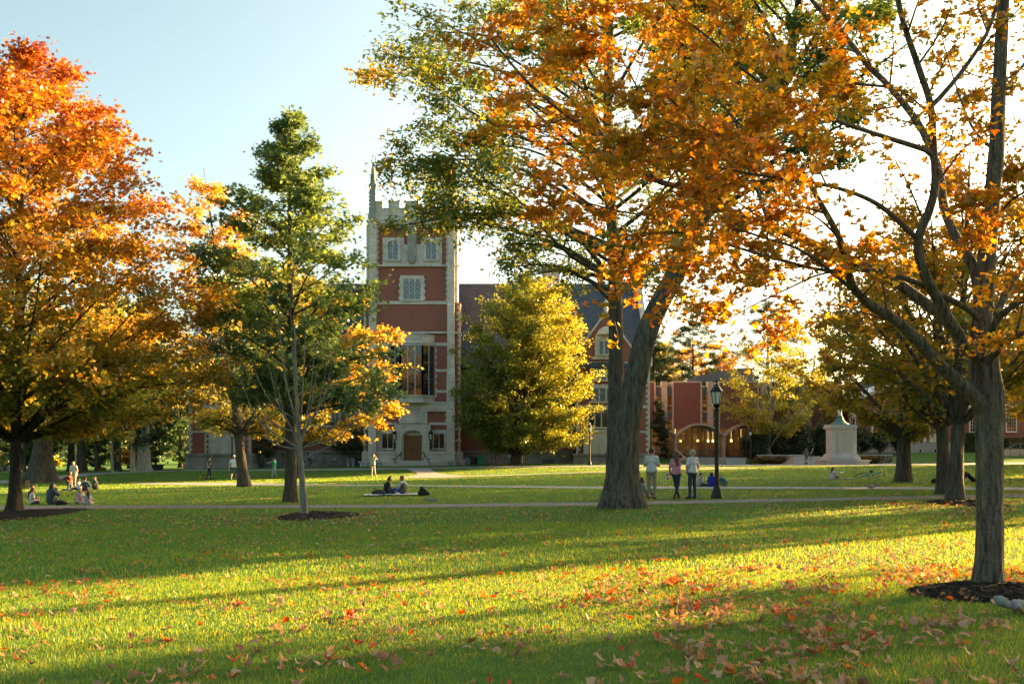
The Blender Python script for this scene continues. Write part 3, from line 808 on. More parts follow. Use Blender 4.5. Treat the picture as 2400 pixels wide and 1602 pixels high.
# --- conifers and autumn trees behind the library
for px, Y, sl, sd, lab in ((1800, 150, [(700, 1795, 1803), (750, 1740, 1850), (800, 1705, 1885), (850, 1690, 1900), (930, 1680, 1910), (1000, 1700, 1890)], 91, 'tall dark pine rising behind the yellow locust trees'),
                           (1625, 155, [(752, 1618, 1630), (780, 1575, 1680), (830, 1555, 1700), (890, 1540, 1710), (960, 1560, 1690)], 92, 'dark pine rising behind the flat library roof'),
                           (1530, 148, [(778, 1518, 1545), (830, 1490, 1575), (890, 1480, 1590), (960, 1490, 1580)], 93, 'pale green pine between the hall and the library roof')):
    x = (px - CX) / F * Y; b = np.array([x, Y, g(x, Y)])
    tree('pine_tree', lab, b, sl, n=9000, size=.5, tmpl=NEEDLE, mat='pine', trunk=.4, prim=44, up=.05, sub=7, ter=2, seed=sd, bark=BARK_DARK, clump=.7, sig=.25, sag=-.06, tilt=.7,
         tint=lambda t, o, q, C, rs: .35 + .3 * (q - .5) + .2 * rs.randn(len(t)) + .4 * ss(.3, 1, o) * (C[:, 0] < 25), group='pines behind the library')
for px, Y, sl, sd, mt, lab in ((1600, 165, [(812, 1580, 1620), (840, 1545, 1650), (890, 1530, 1670), (960, 1540, 1660)], 95, 'blaze', 'bright orange maple far behind the flat library roof'),
                               (1690, 170, [(826, 1670, 1700), (850, 1640, 1730), (900, 1630, 1740), (960, 1640, 1740)], 96, 'red_maple', 'red orange maple far behind the library roof'),
                               (1545, 160, [(800, 1530, 1560), (850, 1500, 1590), (920, 1500, 1600), (980, 1510, 1580)], 97, 'gold', 'yellow tree far behind the corner of the hall')):
    x = (px - CX) / F * Y; b = np.array([x, Y, g(x, Y)])
    tree('autumn_tree', lab, b, sl, n=6000, size=.4, tmpl=KITE, mat=mt, trunk=.3, prim=22, up=.6, sub=6, ter=2, seed=sd, clump=.6, sig=.4, wood=False,
         tint=lambda t, o, q, C, rs: .72 + .3 * (q - .5) + .12 * rs.randn(len(t)), group='autumn trees behind the library')
x = (1135 - CX) / F * 160
tree('bare_tree', 'pale leafless tree top showing above the slate roof', (x, 160, g(x, 160)), [(622, 1125, 1145), (640, 1085, 1180), (680, 1070, 1200), (760, 1090, 1180)], leafless=True, trunk=.4, prim=40, up=1.2, sub=9, ter=4, seed=99, bark=BARK_PALE)

# --- woods at the left
WD = [(-30, 1092, .16, 'dark', 'slim dark green tree at the left edge of the woods'), (58, 1106, .10, 'dark', 'thin pale stemmed tree left of the thick oak trunk'), (68, 1094, .2, 'dark', 'tree with a warm lit trunk edge left of the thick oak'),
      (128, 1092, .15, 'dark', 'slim straight tree just right of the thick oak trunk'), (167, 1103, .30, 'dark', 'broad dark trunk behind the standing man in shorts'), (191, 1105, .34, 'dark', 'grey twin looking trunk right of the lamp post in the woods'),
      (226, 1103, .14, 'dark', 'thin leaning tree between two grey trunks in the woods'), (263, 1105, .11, 'shrub', 'thin grey tree with forked branches in the woods'), (273, 1101, .34, 'dark', 'thick trunk lit along its right edge in the woods'),
      (311, 1107, .16, 'shrub', 'slender pale trunk with grey green leaves near the hall'), (338, 1103, .44, 'shrub', 'thick pale mottled trunk nearest the corner of the hall'), (366, 1098, .12, 'dark', 'dark bushy tree touching the corner of the hall')]
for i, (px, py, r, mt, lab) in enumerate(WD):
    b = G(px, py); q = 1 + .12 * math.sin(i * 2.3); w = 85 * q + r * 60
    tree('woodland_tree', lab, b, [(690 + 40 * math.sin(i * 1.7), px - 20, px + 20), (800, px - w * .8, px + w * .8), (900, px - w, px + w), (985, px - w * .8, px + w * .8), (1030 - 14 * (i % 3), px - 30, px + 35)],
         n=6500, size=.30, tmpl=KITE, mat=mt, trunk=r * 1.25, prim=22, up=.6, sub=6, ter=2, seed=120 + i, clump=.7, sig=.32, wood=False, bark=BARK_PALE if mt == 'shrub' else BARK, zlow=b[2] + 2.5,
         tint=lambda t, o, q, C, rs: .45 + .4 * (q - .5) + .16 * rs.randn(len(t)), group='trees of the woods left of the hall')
X0, Y0 = -50., 124.; k0 = F / Y0; q0 = CX + X0 * k0; zz0 = lambda h: HY - (g(X0, Y0) + h - EYE) * k0
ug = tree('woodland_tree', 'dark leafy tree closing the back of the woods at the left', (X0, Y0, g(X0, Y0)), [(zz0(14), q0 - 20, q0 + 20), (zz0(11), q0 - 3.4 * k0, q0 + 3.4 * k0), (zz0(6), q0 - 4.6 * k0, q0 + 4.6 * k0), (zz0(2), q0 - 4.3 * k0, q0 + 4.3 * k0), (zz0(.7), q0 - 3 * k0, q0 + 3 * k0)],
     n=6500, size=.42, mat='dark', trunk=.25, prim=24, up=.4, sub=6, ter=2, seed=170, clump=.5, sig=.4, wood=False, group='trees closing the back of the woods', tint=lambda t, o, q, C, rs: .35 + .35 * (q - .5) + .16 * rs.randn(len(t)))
for i, (x_, y_) in enumerate(((-58, 121), (-65, 126), (-74, 122), (-83, 130), (-44, 136), (-92, 124), (-53, 142), (-70, 140), (-100, 138), (-40, 146), (-108, 128), (-84, 146), (-62, 134))):
    dup(ug, (x_, y_, g(x_, y_)), i * 1.3, .85 + .3 * ((i * 7) % 5) / 4)
for i, (x_, y_) in enumerate(((-46, 113), (-51.5, 111), (-57, 114), (-62, 112), (-68, 115), (-43, 119), (-73, 113), (-80, 114))):
    dup(ug, (x_, y_, g(x_, y_) - .2), i * 2.1, .32 + .16 * ((i * 3) % 4) / 3, 'low dark leafy thicket under the woods beside the hall')
b = G(292, 1103); b[1] += 6
tree('orange_shrub', 'glowing orange shrub beyond the lamp posts in the woods', b, [(1052, 283, 296), (1062, 274, 308), (1078, 272, 308), (1092, 280, 300)], cat='shrub', n=1500, size=.25, mat='blaze', trunk=.06, prim=16, up=.8, sub=4, ter=2, seed=140, wood=False,
     tint=lambda t, o, q, C, rs: .8 + .15 * rs.randn(len(t)))
b = G(85, 1096); b[1] += 10
tree('yellow_shrub', 'yellow green shrub glowing behind the thick oak trunk', b, [(1035, 70, 90), (1055, 62, 112), (1085, 64, 112), (1094, 76, 100)], cat='shrub', n=1800, size=.25, mat='gold', trunk=.06, prim=16, up=.8, sub=4, ter=2, seed=141, wood=False,
     tint=lambda t, o, q, C, rs: .6 + .2 * rs.randn(len(t)))
for i, (px, py, sl, lab) in enumerate(((812, 1094, [(985, 780, 830), (1005, 745, 850), (1030, 735, 858), (1055, 780, 850)], 'small dark green tree against the left wing beside the tower'),
                                       (640, 1096, [(1000, 620, 660), (1015, 590, 700), (1040, 580, 720), (1058, 600, 700)], 'low dark leafy tree against the left wing behind the green shirt'))):
    b = G(px, py); b[1] += 3
    tree('understory_tree', lab, b, sl, n=3800, size=.22, mat='dark', trunk=.08, prim=18, up=.5, sub=6, ter=2, seed=150 + i, sig=.22, tint=lambda t, o, q, C, rs: .62 + .3 * (q - .5) + .16 * rs.randn(len(t)))

# --- far wood behind everything: reads as one mass
rs = np.random.RandomState(202); n = 60000
a = rs.uniform(-330, 330, n); dep = 215 + rs.rand(n) * 60; top = 9 + 4.5 * np.sin(a * .11) * np.sin(a * .047 + 1) + 3 * np.sin(a * .31 + 2) + 2 * np.sin(a * .83)
C = np.stack([a, dep, gz(a, dep) + .3 + (rs.rand(n) ** .75) * np.maximum(top, 4)], 1)
v, tr, nv = scatter_mesh(KITE, C, rand_rot(n, 1., rs), 1.1 * (.6 + .8 * rs.rand(n)))
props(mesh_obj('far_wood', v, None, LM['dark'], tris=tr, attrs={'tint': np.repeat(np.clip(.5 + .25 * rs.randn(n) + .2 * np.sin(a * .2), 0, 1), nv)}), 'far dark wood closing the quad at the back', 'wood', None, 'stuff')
# ================================================================ the grey maple in front
YB = 11.56
b = G(2315, 1381); YB = b[1]
T = thing('maple_tree', b, 'big amber maple in front, its grey trunk in a dark mulch bed', 'tree')
mb = MB(); rs = np.random.RandomState(515)


def lp(pts): return [W(x, y, YB + d) for x, y, d in pts]


tk = spline([b - [0, 0, .12]] + lp([(2318, 1300, 0), (2320, 1180, 0), (2319, 1050, .02), (2318, 950, .02), (2308, 880, .03), (2300, 790, .05)]), .035)
hz = tk[:, 2] - b[2]
rr = np.interp(hz, [-.2, .0, .25, .7, 1.3, 1.9, 2.25, 2.5, 2.9], [.205, .185, .152, .140, .140, .146, .168, .160, .152])
Tn, Nn, Bn = frames(tk); na = 72; aa = np.linspace(0, 2 * PI, na, endpoint=False)
w = np.zeros((len(tk), na))
for j in range(16):
    kk = rs.choice([5, 7, 9, 11, 13, 15, 18, 21]); ph = rs.rand() * 6
    w += np.maximum(0, np.sin(kk * aa[None] + ph + rs.uniform(.6, 1.8) * np.sin(hz[:, None] * rs.uniform(.7, 2.6) + rs.rand() * 6))) ** 2 * rs.uniform(.5, 1)
w = w / w.std(); w -= w.mean()
fine = rs.randn(len(tk), na); fine = (fine + np.roll(fine, 1, 0) + np.roll(fine, 2, 0) + np.roll(fine, 3, 0)) / 4
rad = rr[:, None] * (1 + .026 * w + .012 * fine + .05 * np.maximum(0, 1 - hz[:, None] / .35) * np.sin(5 * aa[None] + 1))
V = tk[:, None] + rad[..., None] * (np.cos(aa)[None, :, None] * Nn[:, None] + np.sin(aa)[None, :, None] * Bn[:, None])
mb.add(V.reshape(-1, 3), [(i * na + j, i * na + (j + 1) % na, (i + 1) * na + (j + 1) % na, (i + 1) * na + j) for i in range(len(tk) - 1) for j in range(na)])
# (points with depth offset), r0, r1, leaf density, length from which twigs leave
LIMBS = [
    ([(2305, 960, 0), (2278, 925, -.12), (2209, 861, -.3), (2113, 761, -.55), (2036, 711, -.8), (1998, 669, -1.), (1985, 620, -1.15), (1968, 560, -1.3), (1925, 480, -1.5), (1880, 400, -1.7)], .115, .02, .5),
    ([(2300, 880, 0), (2282, 845, .1), (2228, 761, .2), (2159, 703, .3), (2075, 646, .4), (2008, 617, .5), (1906, 571, .55), (1804, 530, .5), (1702, 490, .4), (1600, 439, .3), (1550, 428, .3), (1483, 384, .2), (1415, 330, .1), (1317, 263, 0), (1260, 214, -.1), (1219, 174, -.2), (1150, 90, -.3)], .100, .010, 1.),
    ([(2300, 850, 0), (2250, 790, -.25), (2233, 765, -.3), (2197, 699, -.4), (2166, 638, -.5), (2151, 566, -.55), (2176, 500, -.6), (2192, 434, -.6), (2187, 332, -.65), (2181, 245, -.7), (2151, 153, -.8), (2110, 25, -.9), (2080, -150, -1.)], .085, .022, .5),
    ([(2181, 250, -.7), (2202, 230, -.7), (2258, 163, -.6), (2314, 76, -.5), (2345, -20, -.4), (2390, -160, -.3)], .036, .015, .3),
    ([(2300, 830, .05), (2302, 760, .1), (2309, 663, .15), (2319, 536, .2), (2335, 357, .25), (2340, 230, .3), (2352, 0, .35), (2362, -250, .4), (2350, -500, .4)], .150, .04, .5),
    ([(2300, 740, .1), (2284, 633, .3), (2243, 561, .5), (2212, 485, .7), (2202, 408, .8), (2156, 296, 1.), (2085, 204, 1.2), (2034, 153, 1.3), (1978, 82, 1.5), (1906, 5, 1.7), (1830, -100, 1.9)], .085, .02, .6),
    ([(2305, 820, 0), (2340, 745, -.2), (2400, 700, -.5), (2500, 620, -.9), (2620, 520, -1.3)], .06, .012, .9),
    ([(2306, 800, .1), (2335, 735, .3), (2380, 650, .6), (2440, 560, .9), (2540, 400, 1.4)], .07, .012, .8),
    ([(2306, 860, 0), (2360, 800, -.5), (2430, 770, -1.1), (2560, 720, -1.8)], .06, .012, .9),
    ([(2290, 745, 0), (2268, 724, -.1), (2202, 689, -.3), (2136, 658, -.45), (2049, 633, -.6), (1932, 633, -.8), (1804, 602, -1.), (1700, 572, -1.2), (1590, 545, -1.4), (1500, 550, -1.5)], .046, .008, 1.1),
    ([(2049, 633, -.6), (1933, 640, -.5), (1845, 677, -.45), (1745, 726, -.4), (1690, 761, -.35)], .02, .005, .8),
    ([(2181, 360, -.65), (2171, 352, -.7), (2059, 316, -1.), (1957, 281, -1.3), (1906, 250, -1.4), (1824, 219, -1.5), (1728, 153, -1.6), (1677, 102, -1.7), (1600, 40, -1.8), (1520, -40, -1.9)], .040, .006, 1.2),
    ([(2160, 560, -.55), (2141, 551, -.6), (2059, 480, -.8), (1957, 439, -1.1), (1830, 418, -1.3), (1720, 400, -1.6), (1600, 370, -1.8), (1500, 310, -2.)], .040, .006, 1.2),
    ([(1804, 530, .5), (1760, 400, .9), (1722, 286, 1.3), (1651, 194, 1.5), (1620, 112, 1.6), (1590, 20, 1.7)], .030, .006, 1.3),
    ([(1702, 490, .4), (1600, 505, .2), (1480, 500, 0), (1360, 470, -.2), (1270, 440, -.3)], .026, .005, 1.1),
    ([(1550, 428, .3), (1440, 372, 1.), (1330, 340, 1.6), (1230, 330, 2.)], .022, .005, 1.),
    ([(1415, 330, .1), (1360, 200, .6), (1300, 100, 1.), (1240, 20, 1.3)], .02, .005, 1.1),
    ([(1600, 439, .3), (1540, 300, -.4), (1480, 180, -.9), (1420, 70, -1.2), (1390, -30, -1.4)], .022, .005, 1.2),
    ([(2036, 711, -.8), (1900, 600, -1.4), (1800, 560, -1.8), (1690, 540, -2.2), (1580, 620, -2.5), (1560, 660, -2.6)], .03, .005, .9),
    ([(1957, 281, -1.3), (1870, 300, -2.), (1760, 330, -2.5), (1650, 300, -2.8), (1560, 220, -3.)], .022, .005, 1.3),
    ([(2319, 536, .2), (2370, 470, -.7), (2430, 440, -1.3), (2520, 420, -1.8)], .03, .006, 1.5),
    ([(2085, 204, 1.2), (1990, 190, 2.), (1880, 130, 2.6), (1760, 60, 3.)], .025, .006, .9),
    ([(2335, 357, .25), (2280, 300, 1.2), (2240, 200, 2.), (2200, 60, 2.6)], .03, .006, .8),
    ([(2340, 230, .3), (2400, 150, 1.), (2500, 20, 1.6)], .03, .008, .5),
]
twigs, wts = [], []
for pts, r0, r1, dens in LIMBS:
    r0 *= .8
    Q = spline(lp(pts), .10); k = len(Q); L = np.concatenate([[0], np.cumsum(np.linalg.norm(np.diff(Q, axis=0), axis=1))])
    rad = r0 + (r1 - r0) * (L / L[-1]) ** .8; rad = rad * (1 + .06 * np.sin(L * 9 + r0 * 100) * rs.rand())
    mb.tube(Q, rad, 14 if r0 > .05 else 8, cap=False, rough=.05 if r0 > .03 else 0, seed=int(r0 * 1e4))
    if L[-1] > 1: twigs.append(Q[-int(k * .25):]); wts.append(dens)
    s = L[-1] * (.38 if L[-1] > 3 else .2)
    while s < L[-1]:
        i = min(k - 2, np.searchsorted(L, s)); tg = Q[i + 1] - Q[i]; tg /= np.linalg.norm(tg)
        d = rs.randn(3) * np.array([.8, .8, .5]); d -= tg * d.dot(tg); d /= np.linalg.norm(d); d = d * .8 + tg * .75 + np.array([0, 0, .05])
        ln = rs.uniform(.45, 1.15) * (1.1 - .5 * s / L[-1])
        q2 = spline([Q[i], Q[i] + d * ln * .5 + rs.randn(3) * .05, Q[i] + d * ln + np.array([0, 0, -.06])], .1)
        mb.tube(q2, np.linspace(max(.005, min(.014, rad[i] * .5)), .003, len(q2)), 5, cap=False)
        w2 = dens * math.exp(.55 * rs.randn()); twigs.append(q2[len(q2) // 4:]); wts.append(w2)
        for h in range(5):
            o = q2[rs.randint(len(q2) // 4, len(q2))]; d3 = rs.randn(3) * np.array([1, 1, .55]) + d * .7; d3 /= np.linalg.norm(d3); ll = rs.uniform(.2, .48)
            q3 = spline([o, o + d3 * ll * .5, o + d3 * ll + np.array([0, 0, -.05])], .1); twigs.append(q3); wts.append(w2)
            mb.tube(q3, np.linspace(.004, .002, len(q3)), 3, cap=False)
        s += rs.uniform(.16, .34) / max(.3, dens) ** .5
mb.build('trunk', barkmat('maple_bark', (.026, .019, .015), (.185, .145, .112), 2.2, 1.), T, smooth=True)
n = 21000
C, tid = pick(twigs, wts, n, .055, rs); C[:, 2] -= .04 * rs.rand(n)
tn = rs.rand(len(twigs))
ti = .46 + .34 * (tn[tid] - .5) + .14 * rs.randn(n) + .14 * ss(1., -1.5, C[:, 0]) - .10 * ss(2, 3.5, C[:, 0]) * (rs.rand(n) < .6)
tmp = [maple_template(.25, .22, 31), maple_template(-.3, .15, 32), maple_template(.1, .4, 33)]
Vs, Ts, tis, nn = [], [], [], 0; kd = rs.randint(0, 3, n)
QQ = rand_rot(n, .75, rs); sz = .048 + .038 * rs.rand(n)
for k in range(3):
    s = kd == k; v, tr, nv = scatter_mesh(tmp[k], C[s], QQ[s], sz[s]); Vs.append(v); Ts.append(tr + nn); nn += len(v); tis.append(np.repeat(np.clip(ti[s], 0, 1), nv))
mesh_obj('crown', np.vstack(Vs), None, LM['amber'], T, tris=np.vstack(Ts), attrs={'tint': np.concatenate(tis)})

# ================================================================ unseen trees added right of the frame, placed and sized to shade the lawn
SH = []
for u, v, rz, sc_ in ((43, 1.7, 0, 1.), (52, 19.3, 1.1, 1.35), (60, -9, 2.2, 1.2), (66, 33, 3.0, 1.4), (94, 45, .5, 1.6), (84, 4, 4., 1.15), (118, 57, 5., 1.8), (30, -7, 2.7, .9), (74, 25, 1.7, 1.4), (98, 36, .9, 1.7), (106, 51, 3.3, 1.7)):
    X, Y = .84 * u - .54 * v, .54 * u + .84 * v
    SH.append((X, Y, rz, sc_))
X, Y, rz, sc_ = SH[0]
k = F / Y; px = CX + X * k; zz = lambda h: HY - (g(X, Y) + h - EYE) * k
proto = tree('maple_tree', 'unseen dense orange maple added beyond the right edge to shade the lawn', (X, Y, g(X, Y)),
             [(zz(15), px - 30, px + 30), (zz(13), px - 3.2 * k, px + 3.2 * k), (zz(9), px - 5.4 * k, px + 5.4 * k), (zz(5), px - 5.6 * k, px + 5.6 * k), (zz(3), px - 4.5 * k, px + 4.5 * k), (zz(2), px - 2.5 * k, px + 2.5 * k)],
             n=17000, size=.30, tmpl=KITE, mat='red_maple', trunk=.3, prim=36, up=.6, sub=7, ter=3, seed=301, clump=.4, sig=.35, wood=False, group='unseen shade trees beyond the right edge',
             tint=lambda t, o, q, C, rs: .45 + .3 * (q - .5) + .14 * rs.randn(len(t)))
proto.scale = (1.2,) * 3
for X, Y, rz, sc_ in SH[1:]:
    dup(proto, (X, Y, g(X, Y)), rz, sc_)

u, v = 49, 11.9; X, Y = .84 * u - .54 * v, .54 * u + .84 * v; k = F / Y; px = CX + X * k  # added oak: crown shades the front maple, trunk lays a stripe across the lawn
tree('oak_tree', 'unseen high crowned oak added beyond the right edge to shade the front maple', (X, Y, g(X, Y)),
     [(zz(27), px - 30, px + 30), (zz(24), px - 4 * k, px + 4 * k), (zz(18), px - 6 * k, px + 6 * k), (zz(14), px - 6 * k, px + 6 * k), (zz(12.2), px - 3 * k, px + 3 * k)],
     n=15000, size=.34, tmpl=KITE, mat='oak', trunk=.30, prim=34, up=.5, sub=7, ter=3, seed=302, clump=.4, sig=.35, wood=False, group='unseen shade trees beyond the right edge', zlow=g(X, Y) + 11.6,
     axis=[(X, Y, g(X, Y)), (X, Y, 13), (X, Y, 27)], tint=lambda t, o, q, C, rs: .40 + .3 * (q - .5) + .14 * rs.randn(len(t)))
# ================================================================ building materials
def brickmat(name, a, b, mortar, stain=.25):
    t = NT(name); w = t.wall()
    q = t.n('ShaderNodeTexBrick', {'Vector': w, 'Scale': 1., 'Mortar Size': .008, 'Brick Width': .22, 'Row Height': .075, 'Color1': a, 'Color2': b, 'Mortar': mortar, 'Bias': .1})
    n1 = t.noise(.6, None, 5, .6); n2 = t.noise(14, w, 2, .5, st=(.35, 1, 1))
    c = t.mix(t.math('MULTIPLY', n2, .55), q.outputs[0], tuple(np.array(a) * .62))
    c = t.mix(t.math('MULTIPLY', t.ramp(n1, [(.5, (0, 0, 0)), (.75, (1, 1, 1))]), stain), c, tuple(np.array(b) * .9 + .05))
    t.bump(q.outputs[1], -.2, .01)
    return t.fin(c, .85, spec=.2)


def ashlar(name, a, b, joint, bw=1.0, rh=.40, stain=(.20, .195, .18), amt=.55):
    t = NT(name); w = t.wall()
    q = t.n('ShaderNodeTexBrick', {'Vector': w, 'Scale': 1., 'Mortar Size': .012, 'Brick Width': bw, 'Row Height': rh, 'Color1': a, 'Color2': b, 'Mortar': joint, 'Bias': -.1})
    n1 = t.noise(1.1, None, 6, .65, st=(1, 1, .35)); n2 = t.noise(7, None, 4, .6)
    c = t.mix(t.math('MULTIPLY', t.ramp(n1, [(.45, (0, 0, 0)), (.72, (1, 1, 1))]), amt), q.outputs[0], stain)
    c = t.mix(t.math('MULTIPLY', n2, .22), c, tuple(np.array(a) * .6))
    t.bump(q.outputs[1], -.25, .02)
    return t.fin(c, .85, spec=.2)


BRICK = brickmat('hall_brick', (.25, .070, .047), (.33, .105, .070), (.33, .25, .21))
BRICK2 = brickmat('library_brick', (.150, .072, .062), (.20, .098, .080), (.19, .135, .12), .1)
BRICK3 = brickmat('old_brick', (.25, .085, .058), (.31, .115, .080), (.33, .25, .21))
STONE = ashlar('limestone', (.57, .55, .475), (.65, .63, .555), (.40, .38, .34))
STONE_D = ashlar('weathered_limestone', (.30, .295, .26), (.37, .36, .32), (.21, .20, .18), 1.3, .5, (.12, .12, .11), .7)
GRAN = ashlar('pale_granite', (.46, .45, .42), (.52, .51, .48), (.33, .32, .30), 2.2, 1.1, (.27, .26, .235), .6)
CONC = paint('cast_concrete', (.36, .36, .33), .85, .14, 2.5)
CONC_P = paint('pale_concrete', (.46, .47, .46), .85, .12, 2.)
t = NT('slate_roof'); q = t.n('ShaderNodeTexBrick', {'Vector': t.wall(), 'Scale': 1., 'Mortar Size': .02, 'Brick Width': .45, 'Row Height': .22, 'Color1': (.044, .072, .100), 'Color2': (.066, .098, .130), 'Mortar': (.03, .036, .045)})
SLATE = t.fin(t.mix(t.math('MULTIPLY', t.noise(.5, None, 4), .4), q.outputs[0], (.085, .098, .112)), .85, spec=.12)
WHITE = paint('white_trim', (.72, .72, .70), .6, .06)
IRON = paint('black_iron', (.010, .011, .012), .45, .2, 8, .2)
GREYM = paint('grey_steel', (.10, .12, .14), .5, .15, 4, .3)
BRONZE = paint('green_bronze', (.075, .17, .145), .6, .35, 5)


def glassmat(name, base=(.012, .016, .018), lattice=0, emit=None, rough=.06):
    t = NT(name)
    c = base
    if lattice:
        w = t.wall(); s = t.n('ShaderNodeSeparateXYZ', {0: w})
        u = t.math('ABSOLUTE', t.math('SUBTRACT', t.math('FRACT', t.math('MULTIPLY', t.math('ADD', s.outputs[0], s.outputs[1]), lattice)), .5))
        v = t.math('ABSOLUTE', t.math('SUBTRACT', t.math('FRACT', t.math('MULTIPLY', t.math('SUBTRACT', s.outputs[0], s.outputs[1]), lattice)), .5))
        lead = t.math('LESS_THAN', t.math('MINIMUM', u, v), .10)
        n = t.noise(5, w, 2)
        c = t.mix(lead, t.ramp(n, [(.35, (.05, .07, .08)), (.65, (.22, .27, .27))]), (.02, .022, .022))
    if emit:
        w = t.wall(); n = t.noise(2.3, w, 3, .6, st=(.6, 1.6, 1))
        e = t.ramp(n, [(.45, (.05, .02, .006)), (.6, (.35, .14, .03)), (.74, (1., .55, .14))])
        t.set(t.b, 'Emission Color', e); t.b.inputs['Emission Strength'].default_value = emit
    h = t.noise(1.6, t.wall(), 2); t.bump(h, .12, .05)
    return t.fin(c, rough, 0, .9)


GLASS = glassmat('window_glass'); LEAD = glassmat('leaded_glass', lattice=2.2, rough=.15); LITG = glassmat('lit_library_glass', (.02, .012, .008), emit=.05)
t = NT('clear_pane'); tr = t.n('ShaderNodeBsdfTransparent', {'Color': (.72, .75, .74)}); gl = t.n('ShaderNodeBsdfGlossy', {'Roughness': .04})
fr = t.n('ShaderNodeFresnel', {'IOR': 1.5}); mx = t.n('ShaderNodeMixShader', {0: t.math('ADD', fr.outputs[0], .06), 1: tr.outputs[0], 2: gl.outputs[0]}); t.L.new(mx.outputs[0], t.out.inputs[0]); CLEAR = t.m
t = NT('oak_door'); f = t.noise(5, None, 4, .6, st=(6, 6, .5)); DOOR = t.fin(t.ramp(f, [(.3, (.085, .032, .010)), (.7, (.24, .105, .030))]), .5)


class Fac:
    """a facade plane at depth Y; sizes are read off the photo at that depth"""

    def __init__(s, Y): s.Y = Y; s.k = Y / F
    def x(s, px): return (px - CX) * s.k
    def z(s, py): return EYE + (HY - py) * s.k
    def box(s, mb, x0, y0, x1, y1, out=.1, back=.25, m=0): return mb.box(s.x(x0), s.x(x1), s.Y - out, s.Y + back, s.z(y0), s.z(y1), m)
    def poly(s, mb, pts, out=.1, back=.25, m=0): return mb.prism([(s.x(a), s.z(b)) for a, b in pts], s.Y - out, s.Y + back, m)

    def quoins(s, mb, xe, d, y0, y1, out=.06, h=6.2, w1=6, w2=3, m=0):
        i = 0; y = y1
        while y > y0 + 1:
            w = w1 if i % 2 == 0 else w2; yy = max(y0, y - h)
            s.box(mb, xe, y, xe + d * w, yy + .05, out + .002 * (i % 2), .2, m); y -= h; i += 1

    def window(s, par, x0, y0, x1, y1, lights=2, trans=(), out=.05, surround=4, mat=None, frame=None, head=True, sill=True, name='window', mw=1.3, quoin=False):
        """stone frame standing proud, glass just proud of the wall"""
        mb = MB(); fr = out + .14
        if surround:
            s.box(mb, x0 - surround, y0 - surround, x1 + surround, y0, fr, .1); s.box(mb, x0 - surround, y0, x0, y1, fr - .003, .1); s.box(mb, x1, y0, x1 + surround, y1, fr - .003, .1)
            if sill: s.box(mb, x0 - surround - 1, y1, x1 + surround + 1, y1 + 3.5, fr + .08, .1)
            if quoin:
                for sx, d in ((x0 - surround, -1), (x1 + surround, 1)): s.quoins(mb, sx, d, y0, y1, fr - .006, 7.5, 3.2, .8)
        w = (x1 - x0) / lights
        for i in range(1, lights): s.box(mb, x0 + i * w - mw / 2, y0, x0 + i * w + mw / 2, y1, fr - .04, .05)
        for ty in trans: s.box(mb, x0, ty - .7, x1, ty + .7, fr - .05, .05)
        if head:
            for i in range(lights):
                a, b = x0 + i * w, x0 + (i + 1) * w
                s.poly(mb, [(a, y0), (a + w * .5, y0), (a + w * .22, y0 + w * .22), (a, y0 + w * .75)], fr - .06, .05)
                s.poly(mb, [(b, y0), (b, y0 + w * .75), (b - w * .22, y0 + w * .22), (b - w * .5, y0)], fr - .06, .05)
        o = mb.build(name, frame or STONE, par)
        g_ = MB(); s.box(g_, x0, y0, x1, y1, out, .03); g_.build('pane', mat or GLASS, o)
        return o


# ================================================================ the brick hall with its tower
XC = 966
ft = Fac(108.)
H = thing('brick_hall', (ft.x(XC), 108., g(ft.x(XC), 108.)), 'red brick hall with limestone trim, a square battlemented tower and slate roofs', 'building')
mb = MB(); ft.box(mb, 868, 1098, 1064, 523, 0, 8.6); mb.build('tower_wall', BRICK, H)
